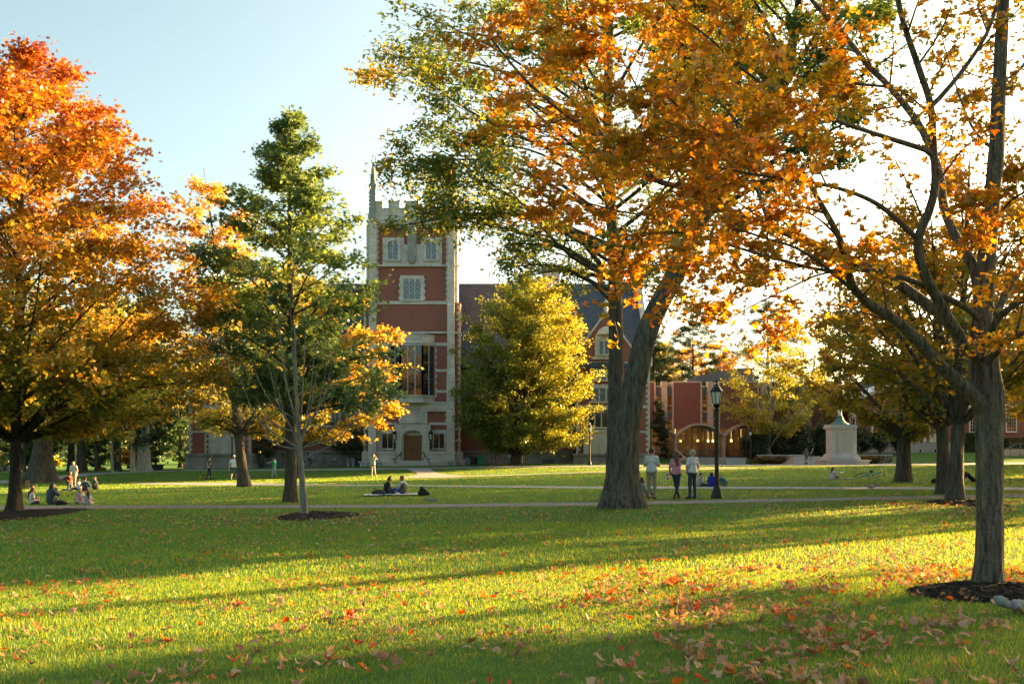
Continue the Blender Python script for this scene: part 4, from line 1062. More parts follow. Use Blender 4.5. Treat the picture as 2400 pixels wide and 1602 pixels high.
# corner buttresses
for s_ in (-1, 1):
    X_ = lambda a: XC + s_ * a
    mb = MB()
    for y0, y1, o_, wi, wo in ((500, 600, .45, 83.5, 99), (604, 712, .55, 83.5, 99.5), (716, 866, .70, 83, 99.5), (878, 1057, .90, 82, 100.5)):
        ft.box(mb, X_(wi), y0, X_(wo), y1, o_, .4)
    for y0, y1, a, b_ in ((600, 604, .45, .55), (712, 716, .55, .70), (866, 878, .70, .90)):
        V = []
        for x in (X_(83), X_(100)):
            V += [(ft.x(x), 108 - a, ft.z(y0)), (ft.x(x), 108 - b_, ft.z(y1)), (ft.x(x), 108.4, ft.z(y1)), (ft.x(x), 108.4, ft.z(y0))]
        mb.add(V, [(0, 1, 2, 3), (7, 6, 5, 4), (0, 4, 5, 1), (1, 5, 6, 2), (3, 2, 6, 7), (0, 3, 7, 4)])
    ft.box(mb, X_(82), 1057, X_(101.5), 1062, 1.05, .4); ft.box(mb, X_(81.5), 1062, X_(101), 1080, .98, .4); ft.box(mb, X_(81), 1080, X_(103), 1100, 1.1, .4)
    ft.box(mb, X_(98), 515, X_(107), 709, .12, 1.6)                # corner turret return
    ft.box(mb, X_(97), 500, X_(104), 515, .08, 1.5)
    ft.quoins(mb, X_(113), -s_, 714, 1057, .14, 6.4, 6, 3.2)
    ft.box(mb, X_(99), 1057, X_(116), 1061, .30, 1.9); ft.box(mb, X_(99), 1061, X_(117), 1100, .24, 2.2)
    for y_ in (779, 916, 1003, 1030): ft.box(mb, X_(99), y_, X_(114), y_ + 4, .17, 1.7)
    mb.build('buttress', STONE, H)
    mb = MB(); ft.box(mb, X_(98), 709, X_(113), 1092, .1, 1.75); mb.build('buttress_wall', BRICK, H)
    # pinnacle
    mb = MB(); cx, cy_ = ft.x(X_(91.7)), 108.05; k = ft.k
    ft.box(mb, X_(84.3), 439, X_(99.1), 500, .36, .42)
    ft.box(mb, X_(82.6), 434, X_(100.8), 439, .46, .52)
    ft.poly(mb, [(X_(83.5), 522), (X_(99.8), 522), (X_(98.5), 500), (X_(84.5), 500)], .50, .4)
    zb_ = ft.z(434); hs = ft.z(384) - zb_
    mb.lathe([(.31, 0), (.27, hs * .2), (.17, hs * .62), (.06, hs), (.05, hs + .1)], (cx, cy_, zb_), 8)
    for j in range(7):
        for a in range(4):
            th = PI / 4 + a * PI / 2; r = .34 - .035 * j; mb.ell((cx + r * math.cos(th), cy_ + r * math.sin(th), zb_ + hs * (.06 + j * .135)), (.085 - .006 * j,) * 3, 6)
    mb.ell((cx, cy_, ft.z(384) + .08), (.14, .14, .09), 8); mb.ell((cx, cy_, ft.z(381) + .12), (.05, .05, .16), 6)
    for j in range(5): mb.ell((ft.x(X_(100)), 108., ft.z(452 + j * 9)), (.1, .1, .13), 6)
    mb.build('pinnacle', STONE_D, H)
# parapet
mb = MB(); ft.box(mb, 864.5, 522, 1067.5, 490, .10, 8.8)
for a, b_ in ((881, 896.5), (911, 937), (951, 981), (995, 1021), (1035.5, 1051)):
    ft.box(mb, a, 490, b_, 474, .095, .6); ft.box(mb, a - .8, 474, b_ + .8, 471.5, .16, .66); ft.box(mb, a, 490, b_, 473, -8.2, 8.79)
for a, b_ in ((897, 910.5), (937.5, 950.5), (981.5, 994.5), (1021.5, 1035)): ft.box(mb, a, 490, b_, 488, .16, .66)
ft.box(mb, 862, 527, 1070, 522, .28, 8.95)
for i in range(9): mb.ell((ft.x(890 + i * 19), 107.75, ft.z(518)), (.16, .14, .16), 6)
mb.build('parapet', STONE, H)
# stone bands and carved panels
mb = MB()
ft.box(mb, 882.5, 533, 1049.5, 527, .07, .1); ft.box(mb, 855, 625, 1077, 620.8, .28, .1); ft.box(mb, 882.5, 713, 1049.5, 705.5, .10, .1)
ft.box(mb, 852, 781.6, 1080, 777.8, .30, .1)
for a, b_ in ((803, 810), (865, 871), (913.5, 920)):
    ft.box(mb, 882, b_, 912, a, .06, .1); ft.box(mb, 1020, b_, 1049, a, .06, .1)
ft.box(mb, 935, 789, 997, 782, .05, .1)
for e, d in ((882.5, 1), (1049.5, -1)):
    ft.quoins(mb, e, d, 533, 620, .065, 6.3, 5, 2.6); ft.quoins(mb, e, d, 626, 705, .065, 6.3, 5, 2.6); ft.quoins(mb, e, d, 960, 988, .075, 6.3, 6, 3)
for e, d in ((912, -1), (1020, 1)): ft.quoins(mb, e, d, 810, 930, .07, 7.5, 4, 1)
ft.box(mb, 882, 995.5, 930, 989.5, .08, .1); ft.box(mb, 1006, 995.5, 1050, 989.5, .08, .1); ft.box(mb, 883, 1013, 928, 1007, .14, .1); ft.box(mb, 1008, 1013, 1049, 1007, .14, .1)
ft.box(mb, 883, 1057, 928, 1013, .05, .1); ft.box(mb, 1008, 1057, 1049, 1013, .05, .1)
ft.box(mb, 928, 620.5, 1003, 573, .085, .1); ft.box(mb, 897, 620, 947, 557, .09, .1); ft.box(mb, 987, 620, 1036, 557, .09, .1)
ft.box(mb, 884, 945, 1048, 964, .28, .1); ft.box(mb, 882.5, 941.5, 1049.5, 945, .42, .1)
for i in range(27): ft.box(mb, 888 + i * 5.9, 956, 891 + i * 5.9, 960, .36, .1)
mb.build('stone_band', STONE, H)
mb = MB(); ft.box(mb, 955.5, 605, 976.5, 548, .26, .1); ft.poly(mb, [(953, 548), (979, 548), (973, 533), (966, 521), (959, 533)], .30, .1)
mb.ell((ft.x(966), 107.6, ft.z(612)), (.42, .25, .36), 10)
for i in range(5): mb.ell((ft.x(958 + 4 * i), 107.5, ft.z(611 + 4 * (i % 2))), (.15, .16, .15), 6)
mb.build('niche', STONE_D, H)
ft.window(H, 909.5, 565, 933, 609, 2, (), .10, 4.5, LEAD, quoin=True); ft.window(H, 999, 565, 1022.5, 609, 2, (), .10, 4.5, LEAD, quoin=True)
ft.window(H, 946, 654, 986, 702, 3, (), .05, 8, LEAD, quoin=True)
ft.window(H, 896.5, 1016, 921, 1050, 2, (), .06, 2.5, GLASS, head=False); ft.window(H, 1017.5, 1016, 1041, 1050, 2, (), .06, 2.5, GLASS, head=False)
# oriel
def plan(grow, o_): return [(ft.x(913) - grow, 108.1), (ft.x(941) - grow * .6, 108 - o_), (ft.x(992) + grow * .6, 108 - o_), (ft.x(1020) + grow, 108.1)]
mb = MB()
mb.prism(plan(.06, 1.06), ft.z(944), ft.z(930.5), axis='z'); mb.prism(plan(.16, 1.18), ft.z(930.5), ft.z(926.5), axis='z')
mb.prism(plan(.05, 1.04), ft.z(811), ft.z(806), axis='z'); mb.prism(plan(.16, 1.16), ft.z(806), ft.z(803.5), axis='z'); mb.prism(plan(.03, 1.0), ft.z(803.5), ft.z(788), axis='z')
mb.prism(plan(.10, 1.08), ft.z(788), ft.z(785.5), axis='z')
for i in range(13): mb.torus((ft.x(941 + i * 4.25), 106.98, ft.z(796)), .095, .035, (0, 1, 0), 12, 5)
pa, pb, pc, pd = plan(0, 1.0)
def along(p, q, f): return (p[0] + (q[0] - p[0]) * f, p[1] + (q[1] - p[1]) * f)
for (p, q, n_) in ((pa, pb, 2), (pb, pc, 3), (pc, pd, 2)):
    for i in range(n_ + 1):
        c_ = along(p, q, i / n_); w = .085 if i in (0, n_) else .04
        mb.box(c_[0] - w, c_[0] + w, c_[1] - w, c_[1] + w, ft.z(927), ft.z(810.5))
oj = mb.build('oriel_window', STONE, H)
mb = MB(); mb.prism(plan(-.05, .96), ft.z(926.6), ft.z(810.9), axis='z'); mb.build('pane', GLASS, oj)
mb = MB()
for y_ in (850.5, 889): mb.prism(plan(-.01, .985), ft.z(y_ + .9), ft.z(y_ - .9), axis='z')
for i in range(1, 12): 
    y_ = 810 + i * 9.7; mb.prism(plan(-.035, .972), ft.z(y_ + .25), ft.z(y_ - .25), axis='z')
mb.build('glazing_bar', GREYM, oj)
# doorway
mb = MB()
ft.box(mb, 929, 1083, 942.5, 997, .60, .1); ft.box(mb, 994, 1083, 1007.5, 997, .60, .1)
def arch(x):
    u = abs(x - 968.2) / 26; return 1007.5 + 5.5 * u + 13.5 * max(0, u - .45) ** 2.0 * 3.1
xs = np.linspace(942.5, 994, 21)
for a, b_ in zip(xs[:-1], xs[1:]): ft.poly(mb, [(a, arch(a)), (b_, arch(b_)), (b_, 997), (a, 997)], .598, .1)
ft.box(mb, 926, 997, 1010.5, 993.5, .68, .1); ft.box(mb, 926, 1010, 929, 993.5, .675, .1); ft.box(mb, 1007.5, 1010, 1010.5, 993.5, .675, .1)
ft.box(mb, 942.5, 1083, 947, 1012, .32, .1); ft.box(mb, 989.5, 1083, 994, 1012, .32, .1); ft.box(mb, 945, 1019.5, 991, 1006, .12, .1)
for i in range(7): mb.ell((ft.x(951 + i * 5.7), 107.84, ft.z(1013.5)), (.1, .08, .12), 6)
for a in (938, 998.5): mb.ell((ft.x(a), 107.4, ft.z(1003)), (.12, .06, .12), 8)
mb.build('door_surround', STONE, H)
mb = MB()
for a, b_ in ((947.2, 968), (968.4, 989.3)):
    ft.box(mb, a, 1081.5, b_, 1019.6, .16, .05)
    for i in range(1, 4): ft.box(mb, a + i * (b_ - a) / 4 - .5, 1081, a + i * (b_ - a) / 4 + .5, 1020, .19, .02)
    for y_ in (1021, 1031, 1041.5, 1062, 1080): ft.box(mb, a + .2, y_ + .9, b_ - .2, y_ - .9, .205, .02)
dr = mb.build('door', DOOR, H)
for a in (965.5, 971): mb = MB(); mb.tube([(ft.x(a), 107.78, ft.z(1056)), (ft.x(a), 107.70, ft.z(1054)), (ft.x(a), 107.78, ft.z(1052))], .035, 6); mb.build('handle', IRON, dr)
mb = MB(); ft.box(mb, 944, 992, 993, 964.5, .34, .1); ft.box(mb, 948, 989, 989, 968, .37, .1)
for a, b_, c_, d in ((946, 990.5, 991, 988.7), (946, 968.3, 991, 966.5)): ft.box(mb, a, b_, c_, d, .42, .1)
ft.box(mb, 935, 992, 944, 964.5, .2, .1); ft.box(mb, 993, 992, 1002, 964.5, .2, .1)
mb.build('stone_tablet', STONE, H)
# plinth, steps
for a, b_ in ((882, 929), (1007.5, 1050)):
    mb = MB(); ft.box(mb, a, 1062, b_, 1057, .95, .1); ft.box(mb, a, 1079, b_, 1062, .86, .1); ft.box(mb, a, 1100, b_, 1079, 1.0, .1); mb.build('plinth', STONE, H)
mb = MB(); zs = g(ft.x(XC), 106)
for i, (o_, zt) in enumerate(((2.6, .2), (2.2, .38), (1.8, .56))): mb.box(ft.x(932 + 2 * i), ft.x(1010 - 2 * i), 108 - o_, 108.2, zs - .3, zs + zt)
mb.build('step', GRAN, H)
for s_ in (-1, 1):
    mb = MB(); x0, x1 = ft.x(968.5 + s_ * 26), ft.x(968.5 + s_ * 37)
    top = [(x0, 107.2, ft.z(1060)), (x1, 105.9, ft.z(1075)), (x1 + s_ * .35, 105.6, ft.z(1075.5))]
    mb.tube(spline(top, .3), .04, 6); mb.ell(top[0], .08, 8)
    for q in ((top[0], .62), (top[1], .3)):
        p0 = np.array(q[0]); mb.tube(spline([p0, p0 + [s_ * .12, 0, -.35], p0 + [s_ * -.06, 0, -.7], p0 + [0, 0, -(p0[2] - zs) + .1]], .2), .028, 6)
    mb.build('handrail', IRON, H)
    # lantern by the door
    lx = ft.x(968.8 + s_ * 42.3); mb = MB()
    mb.lathe([(.03, .0), (.06, .1), (.22, .32), (.25, .36), (.25, .40)], (lx, 107.15, ft.z(1022)), 8)
    mb.lathe([(.02, 1.1), (.20, .74), (.26, .70), (.26, .66)][::-1], (lx, 107.15, ft.z(1030) - .02), 8)
    for a in range(6): th = a * PI / 3; mb.tube([(lx + .2 * math.cos(th), 107.15 + .2 * math.sin(th), ft.z(1030) - .05), (lx + .23 * math.cos(th), 107.15 + .23 * math.sin(th), ft.z(1017))], .022, 4)
    mb.tube(spline([(lx, 107.15, ft.z(1030)), (lx, 107.2, ft.z(1036)), (lx, 107.7, ft.z(1040))], .1), .035, 6); mb.box(lx - .1, lx + .1, 107.3, 107.55, ft.z(1050), ft.z(1036))
    la = mb.build('wall_lantern', IRON, H)
    mb = MB(); mb.lathe([(.15, 0), (.19, .5)], (lx, 107.15, ft.z(1029)), 8); mb.build('lantern_glass', paint('frosted_glass', (.55, .58, .56), .3, .05), la)

# wings: x mirrored about the tower for the left one
fw, fp = Fac(112.5), Fac(109.5); xm = ft.x(XC)
for s_, xe, nm in ((1, fp.x(1522), 'right'), (-1, fp.x(389), 'left')):
    MX = (lambda x: x) if s_ > 0 else (lambda x: 2 * xm - x - (fp.x(1522) - (2 * xm - fp.x(389))) * np.clip((x - fp.x(1352)) / (fp.x(1522) - fp.x(1352)), 0, 1))
    def bx(mb, x0, x1, y0, y1, z0, z1): return mb.box(MX(x0), MX(x1), y0, y1, z0, z1)
    a0, a1, b0, b1 = ft.x(1064), fp.x(1352), fp.x(1352), fp.x(1522)
    ze, zr = fp.z(848), Fac(119).z(664)
    mb = MB(); bx(mb, a0, a1, 112.5, 122, 0, 13.6); bx(mb, b0, b1, 109.5, 126, 0, ze); mb.build('wing_wall', BRICK, H)
    # gable over the pavilion, with its coping
    pts = [(1362, 850), (1362, 815), (1420, 737), (1478, 815), (1478, 850)]
    mb = MB(); mb.prism([(MX(fp.x(a)), fp.z(b_)) for a, b_ in pts], 109.4, 112.5); mb.build('gable_wall', BRICK, H)
    mb = MB()
    for p, q in (((1357, 822), (1420, 735)), ((1420, 735), (1483, 822))):
        mb.prism([(MX(fp.x(p[0])), fp.z(p[1])), (MX(fp.x(q[0])), fp.z(q[1])), (MX(fp.x(q[0])), fp.z(q[1] - 8)), (MX(fp.x(p[0])), fp.z(p[1] - 8))], 109.25, 110.1)
    mb.lathe([(.2, 0), (.28, .3), (.12, .6), (.3, .9), (.06, 1.2), (.16, 1.45), (.02, 1.7)], (MX(fp.x(1420)), 109.6, fp.z(729)), 8)
    bx(mb, fp.x(1386), fp.x(1456), 109.2, 109.6, fp.z(842), fp.z(836)); bx(mb, fp.x(1394), fp.x(1448), 109.25, 109.6, fp.z(836), fp.z(785))
    mb.lathe([(fp.x(1444) - fp.x(1420), 0), (.85, .55), (.4, .85), (.02, .95)], (MX(fp.x(1421)), 109.35, fp.z(785)), 12)
    mb.build('gable_coping', STONE, H)
    # slate roof: two slopes; verge coping at the end
    x0r, x1r = MX(ft.x(1060)), MX(b1)
    mb = MB(); e0, e1 = (109.0, ze - .35), (129.4, ze - .35)
    mb.prism([(e0[0], e0[1]), (119.2, zr), (e1[0], e1[1]), (e1[0], e1[1] - .3), (119.2, zr - .35), (e0[0], e0[1] - .3)], min(x0r, x1r), max(x0r, x1r), axis='x')
    rf = mb.build('roof', SLATE, H)
    mb = MB()
    for ya, yb, za, zb2 in ((108.9, 119.2, ze - .3, zr + .1), (129.5, 119.2, ze - .3, zr + .1)):
        mb.prism([(ya, za), (yb, zb2), (yb, zb2 + .45), (ya, za + .45)], x1r - .35, x1r + .25, axis='x')
    mb.build('verge_coping', STONE, H)
    mb = MB(); mb.prism([(109.6, ze), (119.2, zr - .5), (128.8, ze)], x1r - s_ * .1, x1r - s_ * .5, axis='x'); mb.build('end_gable', BRICK, H)
    fc = Fac(119.5); mb = MB(); bx(mb, fc.x(1275), fc.x(1309), 118.7, 120.6, zr - 1.5, fc.z(633)); bx(mb, fc.x(1273), fc.x(1311), 118.55, 120.75, fc.z(633), fc.z(629)); bx(mb, fc.x(1273), fc.x(1311), 118.6, 120.7, fc.z(655), fc.z(652)); mb.build('chimney', STONE, rf)
    # stone base, bands, quoins
    mb = MB(); zg = -.6
    bx(mb, a0 + .5, a1 - .3, 112.1, 112.6, zg, Fac(112.1).z(1060)); bx(mb, a0 + .5, a1 - .3, 111.9, 112.7, Fac(112).z(1060), Fac(112).z(1055))
    bx(mb, b0 - .5, b1 + .5, 108.9, 125, zg, fp.z(1084)); bx(mb, b0 - .35, b1 + .35, 109.1, 125, fp.z(1084), fp.z(1067)); bx(mb, b0 - .5, b1 + .5, 108.95, 125, fp.z(1067), fp.z(1062))
    mb.build('plinth', STONE_D, H)
    mb = MB()
    bx(mb, fp.x(1367), fp.x(1463), 109.15, 109.6, fp.z(1062), fp.z(1012)); bx(mb, fp.x(1364), fp.x(1466), 109.0, 109.6, fp.z(1012), fp.z(1006))
    for ya, yb in ((1014, 1009), (956, 949), (905, 900)): bx(mb, b0 - .03, b1 + .04, 109.42, 125.5, fp.z(ya), fp.z(yb))
    bx(mb, b0 - .3, b1 + .3, 109.2, 125.6, ze - .45, ze - .02)
    for yb in (1000, 930, 870): bx(mb, a0 + .6, a1 - .05, 112.42, 112.6, fw.z(yb), fw.z(yb - 4))
    for xe, d, w1_ in ((b0, 1, .34), (b1, -1, .38), (fp.x(1478), -1, .3), (fp.x(1466), 1, .25)):
        z = fp.z(1062); i = 0
        while z < ze - .6:
            w = w1_ if i % 2 else w1_ * .5; bx(mb, xe - d * .05, xe + d * w, 109.44 + .002 * (i % 2), 109.9, z, z + .28); z += .285; i += 1
    mb.build('stone_band', STONE, H)
    # windows of the recessed wall and of the pavilion
    for row, (ya, yb) in enumerate(((1025, 1006), (985, 945), (918, 880))):
        for px in (1092, 1128, 1164, 1200, 1236, 1272, 1308, 1340):
            if row == 0 and px % 3 == 0: continue
            mbw = MB(); xa, xb = fw.x(px - 8), fw.x(px + 8)
            for q in ((xa - .2, xb + .2, fw.z(yb), fw.z(yb) + .22), (xa - .25, xb + .25, fw.z(ya) - .16, fw.z(ya)), (xa - .2, xa, fw.z(ya), fw.z(yb)), (xb, xb + .2, fw.z(ya), fw.z(yb)), ((xa + xb) / 2 - .05, (xa + xb) / 2 + .05, fw.z(ya), fw.z(yb))):
                bx(mbw, q[0], q[1], 112.33, 112.6, q[2], q[3])
            ow = mbw.build('window', STONE, H); mbw = MB(); bx(mbw, xa, xb, 112.44, 112.55, fw.z(ya), fw.z(yb)); mbw.build('pane', GLASS, ow)
    for (xa, xb, ya, yb, n_) in ((1378, 1456, 1000, 960, 5), (1388, 1452, 940, 910, 4), (1392, 1450, 890, 855, 4), (1403, 1439, 830, 800, 3)):
        mbw = MB(); xa, xb = fp.x(xa), fp.x(xb); yf = 109.3 if ya > 845 else 109.2
        bx(mbw, xa - .25, xb + .25, yf - .1, 109.6, fp.z(yb), fp.z(yb) + .25); bx(mbw, xa - .3, xb + .3, yf - .14, 109.6, fp.z(ya) - .18, fp.z(ya))
        for i in range(n_ + 1): x = xa + (xb - xa) * i / n_; bx(mbw, x - .07, x + .07, yf - .08, 109.6, fp.z(ya), fp.z(yb))
        ow = mbw.build('window', STONE, H); mbw = MB(); bx(mbw, xa, xb, yf, 109.55, fp.z(ya), fp.z(yb)); mbw.build('pane', GLASS, ow)

# benches beside the tower steps
for x0, x1, lab in ((846, 902, 'pale stone bench against the tower, left of the steps'), (1044, 1094, 'pale stone bench against the tower, right of the steps')):
    b = np.array([ft.x((x0 + x1) / 2), 106.2, 0]); b[2] = g(b[0], b[1]); T = thing('stone_bench', b, lab, 'bench', 'benches beside the tower steps')
    mb = MB(); mb.box(ft.x(x0), ft.x(x1), 105.9, 106.5, b[2] + .42, b[2] + .54); mb.build('seat', GRAN, T)
    for q in (.12, .5, .88):
        x = ft.x(x0 + (x1 - x0) * q); mb = MB(); mb.box(x - .12, x + .12, 106.0, 106.4, b[2] - .02, b[2] + .42); mb.build('leg', GRAN, T)

# ================================================================ library with the arches
fl = Fac(126.); fu = Fac(126.6)
xl = fl.x(1640); zt = g(xl, 126)
LB = thing('library', (xl, 126, zt), 'modern brick library with concrete piers over a row of glazed arches', 'building')
z0, ztop = zt, fu.z(897)
mb = MB()
for a, b_ in ((1500, 1534), (1576, 1642), (1684, 1775), (1802, 1860), (1892, 1962)): mb.box(fu.x(a), fu.x(b_), 126.2, 138, fl.z(1003) if b_ < 1800 else z0 - .3, ztop)
mb.build('brick_panel', BRICK2, LB)
mb = MB()
for a, b_ in ((1500, 1534), (1576, 1642), (1684, 1775), (1802, 1860), (1892, 1962)):
    mb.box(fu.x(a) - .04, fu.x(b_) + .04, 126.12, 138, ztop, ztop + .18)
    for e in (a, b_): mb.box(fu.x(e) - .10, fu.x(e) + .10, 126.1, 127, fl.z(1012) if b_ < 1800 else z0, ztop)
mb.build('concrete_edge', CONC, LB)
for a, b_ in ((1549, 1562), (1656, 1669), (1781, 1795), (1869, 1883)):
    mb = MB(); mb.box(fu.x(a), fu.x(b_), 125.9, 127, fl.z(1010) if b_ < 1700 else z0, ztop + .15); mb.build('concrete_pier', CONC, LB)
for a, b_ in ((1534.8, 1548.8), (1562.2, 1575.2), (1642.8, 1655.8), (1669.2, 1683.2), (1775.8, 1780.8), (1795.2, 1801.2), (1860.8, 1868.8), (1883.2, 1891.2)):
    mb = MB(); mb.box(fu.x(a), fu.x(b_), 126.5, 127.2, fu.z(926), fu.z(908)); mb.box(fu.x(a), fu.x(b_), 126.5, 127.2, fu.z(979), fu.z(966)); mb.box(fu.x(a) - .03, fu.x(a) + .03, 126.49, 127.2, fl.z(1008) if b_ < 1700 else z0, fu.z(906)); w_ = mb.build('window', GREYM, LB)
    mb = MB(); mb.box(fu.x(a), fu.x(b_), 126.58, 127.1, fl.z(1008) if b_ < 1700 else z0, fu.z(906)); mb.build('pane', LITG, w_)
mb = MB(); mb.box(fu.x(1500), fu.x(1962), 127.3, 139, fl.z(1000), ztop - .3); mb.build('inner_block', CONC, LB)
mb = MB(); fq = Fac(134); mb.prism([(fq.x(1628), fq.z(898)), (fq.x(1628), fq.z(882)), (fq.x(1722), fq.z(864)), (fq.x(1760), fq.z(864)), (fq.x(1760), fq.z(898))], 133, 140)
for i in range(16): mb.box(fq.x(1630 + i * 7.5), fq.x(1630 + i * 7.5) + .08, 132.93, 133.1, fq.z(898), fq.z(882 - min(18, i * 1.43)))
mb.build('penthouse', GREYM, LB)
cols = [1468.4, 1580, 1691.6, 1803.2]
zs_, za_ = fl.z(1025), fl.z(997)
def catn(x0, x1, n=20, grow=0.):
    out = []
    for i in range(n + 1):
        u = -1 + 2 * i / n; x = x0 + (x1 - x0) * i / n
        out.append((x, zs_ + (za_ - zs_) * (1 - abs(u) ** 2.15) + grow))
    return out
for a, b_ in zip(cols[:-1], cols[1:]):
    lo, hi = catn(fl.x(a), fl.x(b_)), catn(fl.x(a), fl.x(b_), grow=.26)
    mb = MB()
    for i in range(20): mb.prism([lo[i], lo[i + 1], hi[i + 1], hi[i]], 124.4, 127.2)
    ar = mb.build('arch', CONC, LB)
    mb = MB()
    for i in range(20): mb.prism([(lo[i][0], z0 + .05), (lo[i + 1][0], z0 + .05), lo[i + 1], lo[i]], 126.0, 126.03)
    mb.build('pane', CLEAR, ar)
    mb = MB()
    for i in range(1, 8): x = fl.x(a) + (fl.x(b_) - fl.x(a)) * i / 8; mb.box(x - .045, x + .045, 125.92, 126.1, z0, np.interp(x, [p[0] for p in lo], [p[1] for p in lo]))
    mb.box(fl.x(a), fl.x(b_), 125.93, 126.08, z0, z0 + .3); mb.box(fl.x(a), fl.x(b_), 125.94, 126.06, z0 + .95, z0 + 1.03)
    mb.build('glazing_bar', GREYM, ar)
for a in cols: mb = MB(); mb.box(fl.x(a) - .17, fl.x(a) + .17, 124.6, 126.4, z0 - .3, zs_ + .08); mb.build('column', CONC, LB)
WARM = paint('warm_wall', (.33, .22, .10), .8, .1, 2.)
mb = MB(); mb.box(fl.x(1468), fl.x(1803), 133.2, 133.4, z0, za_ + .2); mb.box(fl.x(1460), fl.x(1803), 126.2, 133.3, z0 - .1, z0 + .04); mb.box(fl.x(1803), fl.x(1805), 126.2, 133.3, z0, za_ + .4); mb.box(fl.x(1468), fl.x(1803), 127.25, 133.3, za_ + .28, za_ + .5)
mb.box(fl.x(1470), fl.x(1802), 132.6, 133.19, z0 + 2.35, z0 + 2.75)
mb.build('interior_wall', WARM, LB)
t = NT('lamp_glow'); t.set(t.b, 'Emission Color', (1, .62, .22)); t.b.inputs['Emission Strength'].default_value = .9; GLOW = t.m
for i in range(13):
    x = fl.x(1484 + i * 26.5 + 5 * math.sin(i * 2.1)); yy = 128.2 + (i % 3) * 1.7
    mb = MB(); mb.box(x - .11, x + .11, yy - .11, yy + .11, z0 + 2.05, z0 + 2.36); mb.tube([(x, yy, z0 + 2.36), (x, yy, za_ + .3)], .012, 4)
    mb.build('ceiling_lamp', GLOW, LB)
for i in range(3):
    l = bpy.data.lights.new('lamp_light', 'POINT'); l.energy = 18; l.color = (1, .60, .24); l.shadow_soft_size = .5
    o = bpy.data.objects.new('lamp_light', l); COL.objects.link(o); o.location = (fl.x(1524 + 112 * i), 129.2, z0 + 2.6)
BOOK = paint('book_spines', (.16, .05, .025), .7, .8, 9.)
for i, (px, w, lab) in enumerate(((1510, 9, 'dark bookcase inside the library, behind the pane nearest the hall'), (1602, 12, 'low bookcase inside the library, left part of the middle arch'), (1660, 16, 'bookcase inside the library, right part of the middle arch'), (1722, 18, 'bookcase inside the right hand arch of the library'), (1765, 12, 'tall bookcase inside the library, beside the shrubs'))):
    x, yy = fl.x(px), 130.5 + (i % 2) * 1.2; T = thing('bookcase', (x, yy, z0 + .04), lab, 'bookcase', 'bookcases inside the library'); wd_ = w * fl.k / 2; hh = 1.5 + .25 * (i % 3)
    mb = MB(); mb.box(x - wd_, x - wd_ + .05, yy, yy + .4, z0 + .04, z0 + hh); mb.box(x + wd_ - .05, x + wd_, yy, yy + .4, z0 + .04, z0 + hh); mb.box(x - wd_, x + wd_, yy + .36, yy + .41, z0 + .04, z0 + hh)
    for j in range(5): mb.box(x - wd_ + .05, x + wd_ - .05, yy, yy + .36, z0 + .04 + (hh - .08) * j / 4, z0 + .08 + (hh - .08) * j / 4)
    mb.build('shelf', paint('shelf_wood', (.14, .07, .03)), T)
    mb = MB(); rs = np.random.RandomState(i)
    for j in range(4):
        x_ = x - wd_ + .06
        while x_ < x + wd_ - .1: q = rs.uniform(.03, .07); mb.box(x_, x_ + q * .95, yy + .05, yy + .3, z0 + .085 + (hh - .08) * j / 4, z0 + .08 + (hh - .08) * (j + rs.uniform(.6, .85)) / 4); x_ += q
    mb.build('books', BOOK, T)
# concrete seat walls in front
for x0, x1, ya, m_, lab in ((1638.5, 1701.5, 117.0, CONC, 'grey concrete seat wall in front of the middle arch'), (1702.5, 1749, 116.7, CONC_P, 'pale concrete seat wall in front of the right hand arch')):
    f_ = Fac(ya); x = f_.x((x0 + x1) / 2); T = thing('seat_wall', (x, ya, g(x, ya)), lab, 'wall', 'concrete seat walls before the library')
    mb = MB(); mb.prism([(f_.x(x0), f_.z(1090)), (f_.x(x1) - .1, f_.z(1090)), (f_.x(x1), f_.z(1074.5)), (f_.x(x0), f_.z(1074.5))], ya, ya + .9); mb.build('wall_body', m_, T)
    mb = MB(); mb.box(f_.x(x0) - .03, f_.x(x1) + .08, ya - .06, ya + .96, f_.z(1074.5), f_.z(1072)); mb.build('coping', CONC_P, T)

# ================================================================ old brick building at the right
fc = Fac(130.)
xb = fc.x(2230); OB = thing('old_brick_building', (xb, 130, g(xb, 130)), 'old red brick building with white trim on a pale granite base at the right', 'building')
mb = MB(); mb.prism([(fc.x(1987), fc.z(1037)), (fc.x(1987), fc.z(948)), (fc.x(2120), fc.z(905)), (fc.x(2620), fc.z(890)), (fc.x(2620), fc.z(1037))], 130, 148); mb.build('brick_wall', BRICK3, OB)
mb = MB(); mb.box(fc.x(1984), fc.x(2622), 129.8, 148, g(xb, 128) - 1, fc.z(1037)); mb.build('stone_base', GRAN, OB)
for px in (2155, 2190, 2270, 2330):
    mb = MB(); mb.box(fc.x(px - 3.5), fc.x(px + 3.5), 129.72, 129.9, fc.z(1060), fc.z(1051)); o = mb.build('basement_window', WHITE, OB); mb = MB(); mb.box(fc.x(px - 2.3), fc.x(px + 2.3), 129.69, 129.8, fc.z(1059.5), fc.z(1052)); mb.build('pane', GLASS, o)
mb = MB(); mb.prism([(fc.x(1958), fc.z(952)), (fc.x(2122), fc.z(899)), (fc.x(2122), fc.z(890)), (fc.x(1958), fc.z(943))], 129.2, 149); mb.box(fc.x(2121), fc.x(2624), 129.3, 149, fc.z(899), fc.z(886)); mb.build('white_cornice', WHITE, OB)
mb = MB(); mb.prism([(fc.x(2110), fc.z(888)), (fc.x(2630), fc.z(888)), (fc.x(2560), fc.z(820)), (fc.x(2180), fc.z(820))], 131, 148); mb.build('roof', SLATE, OB)
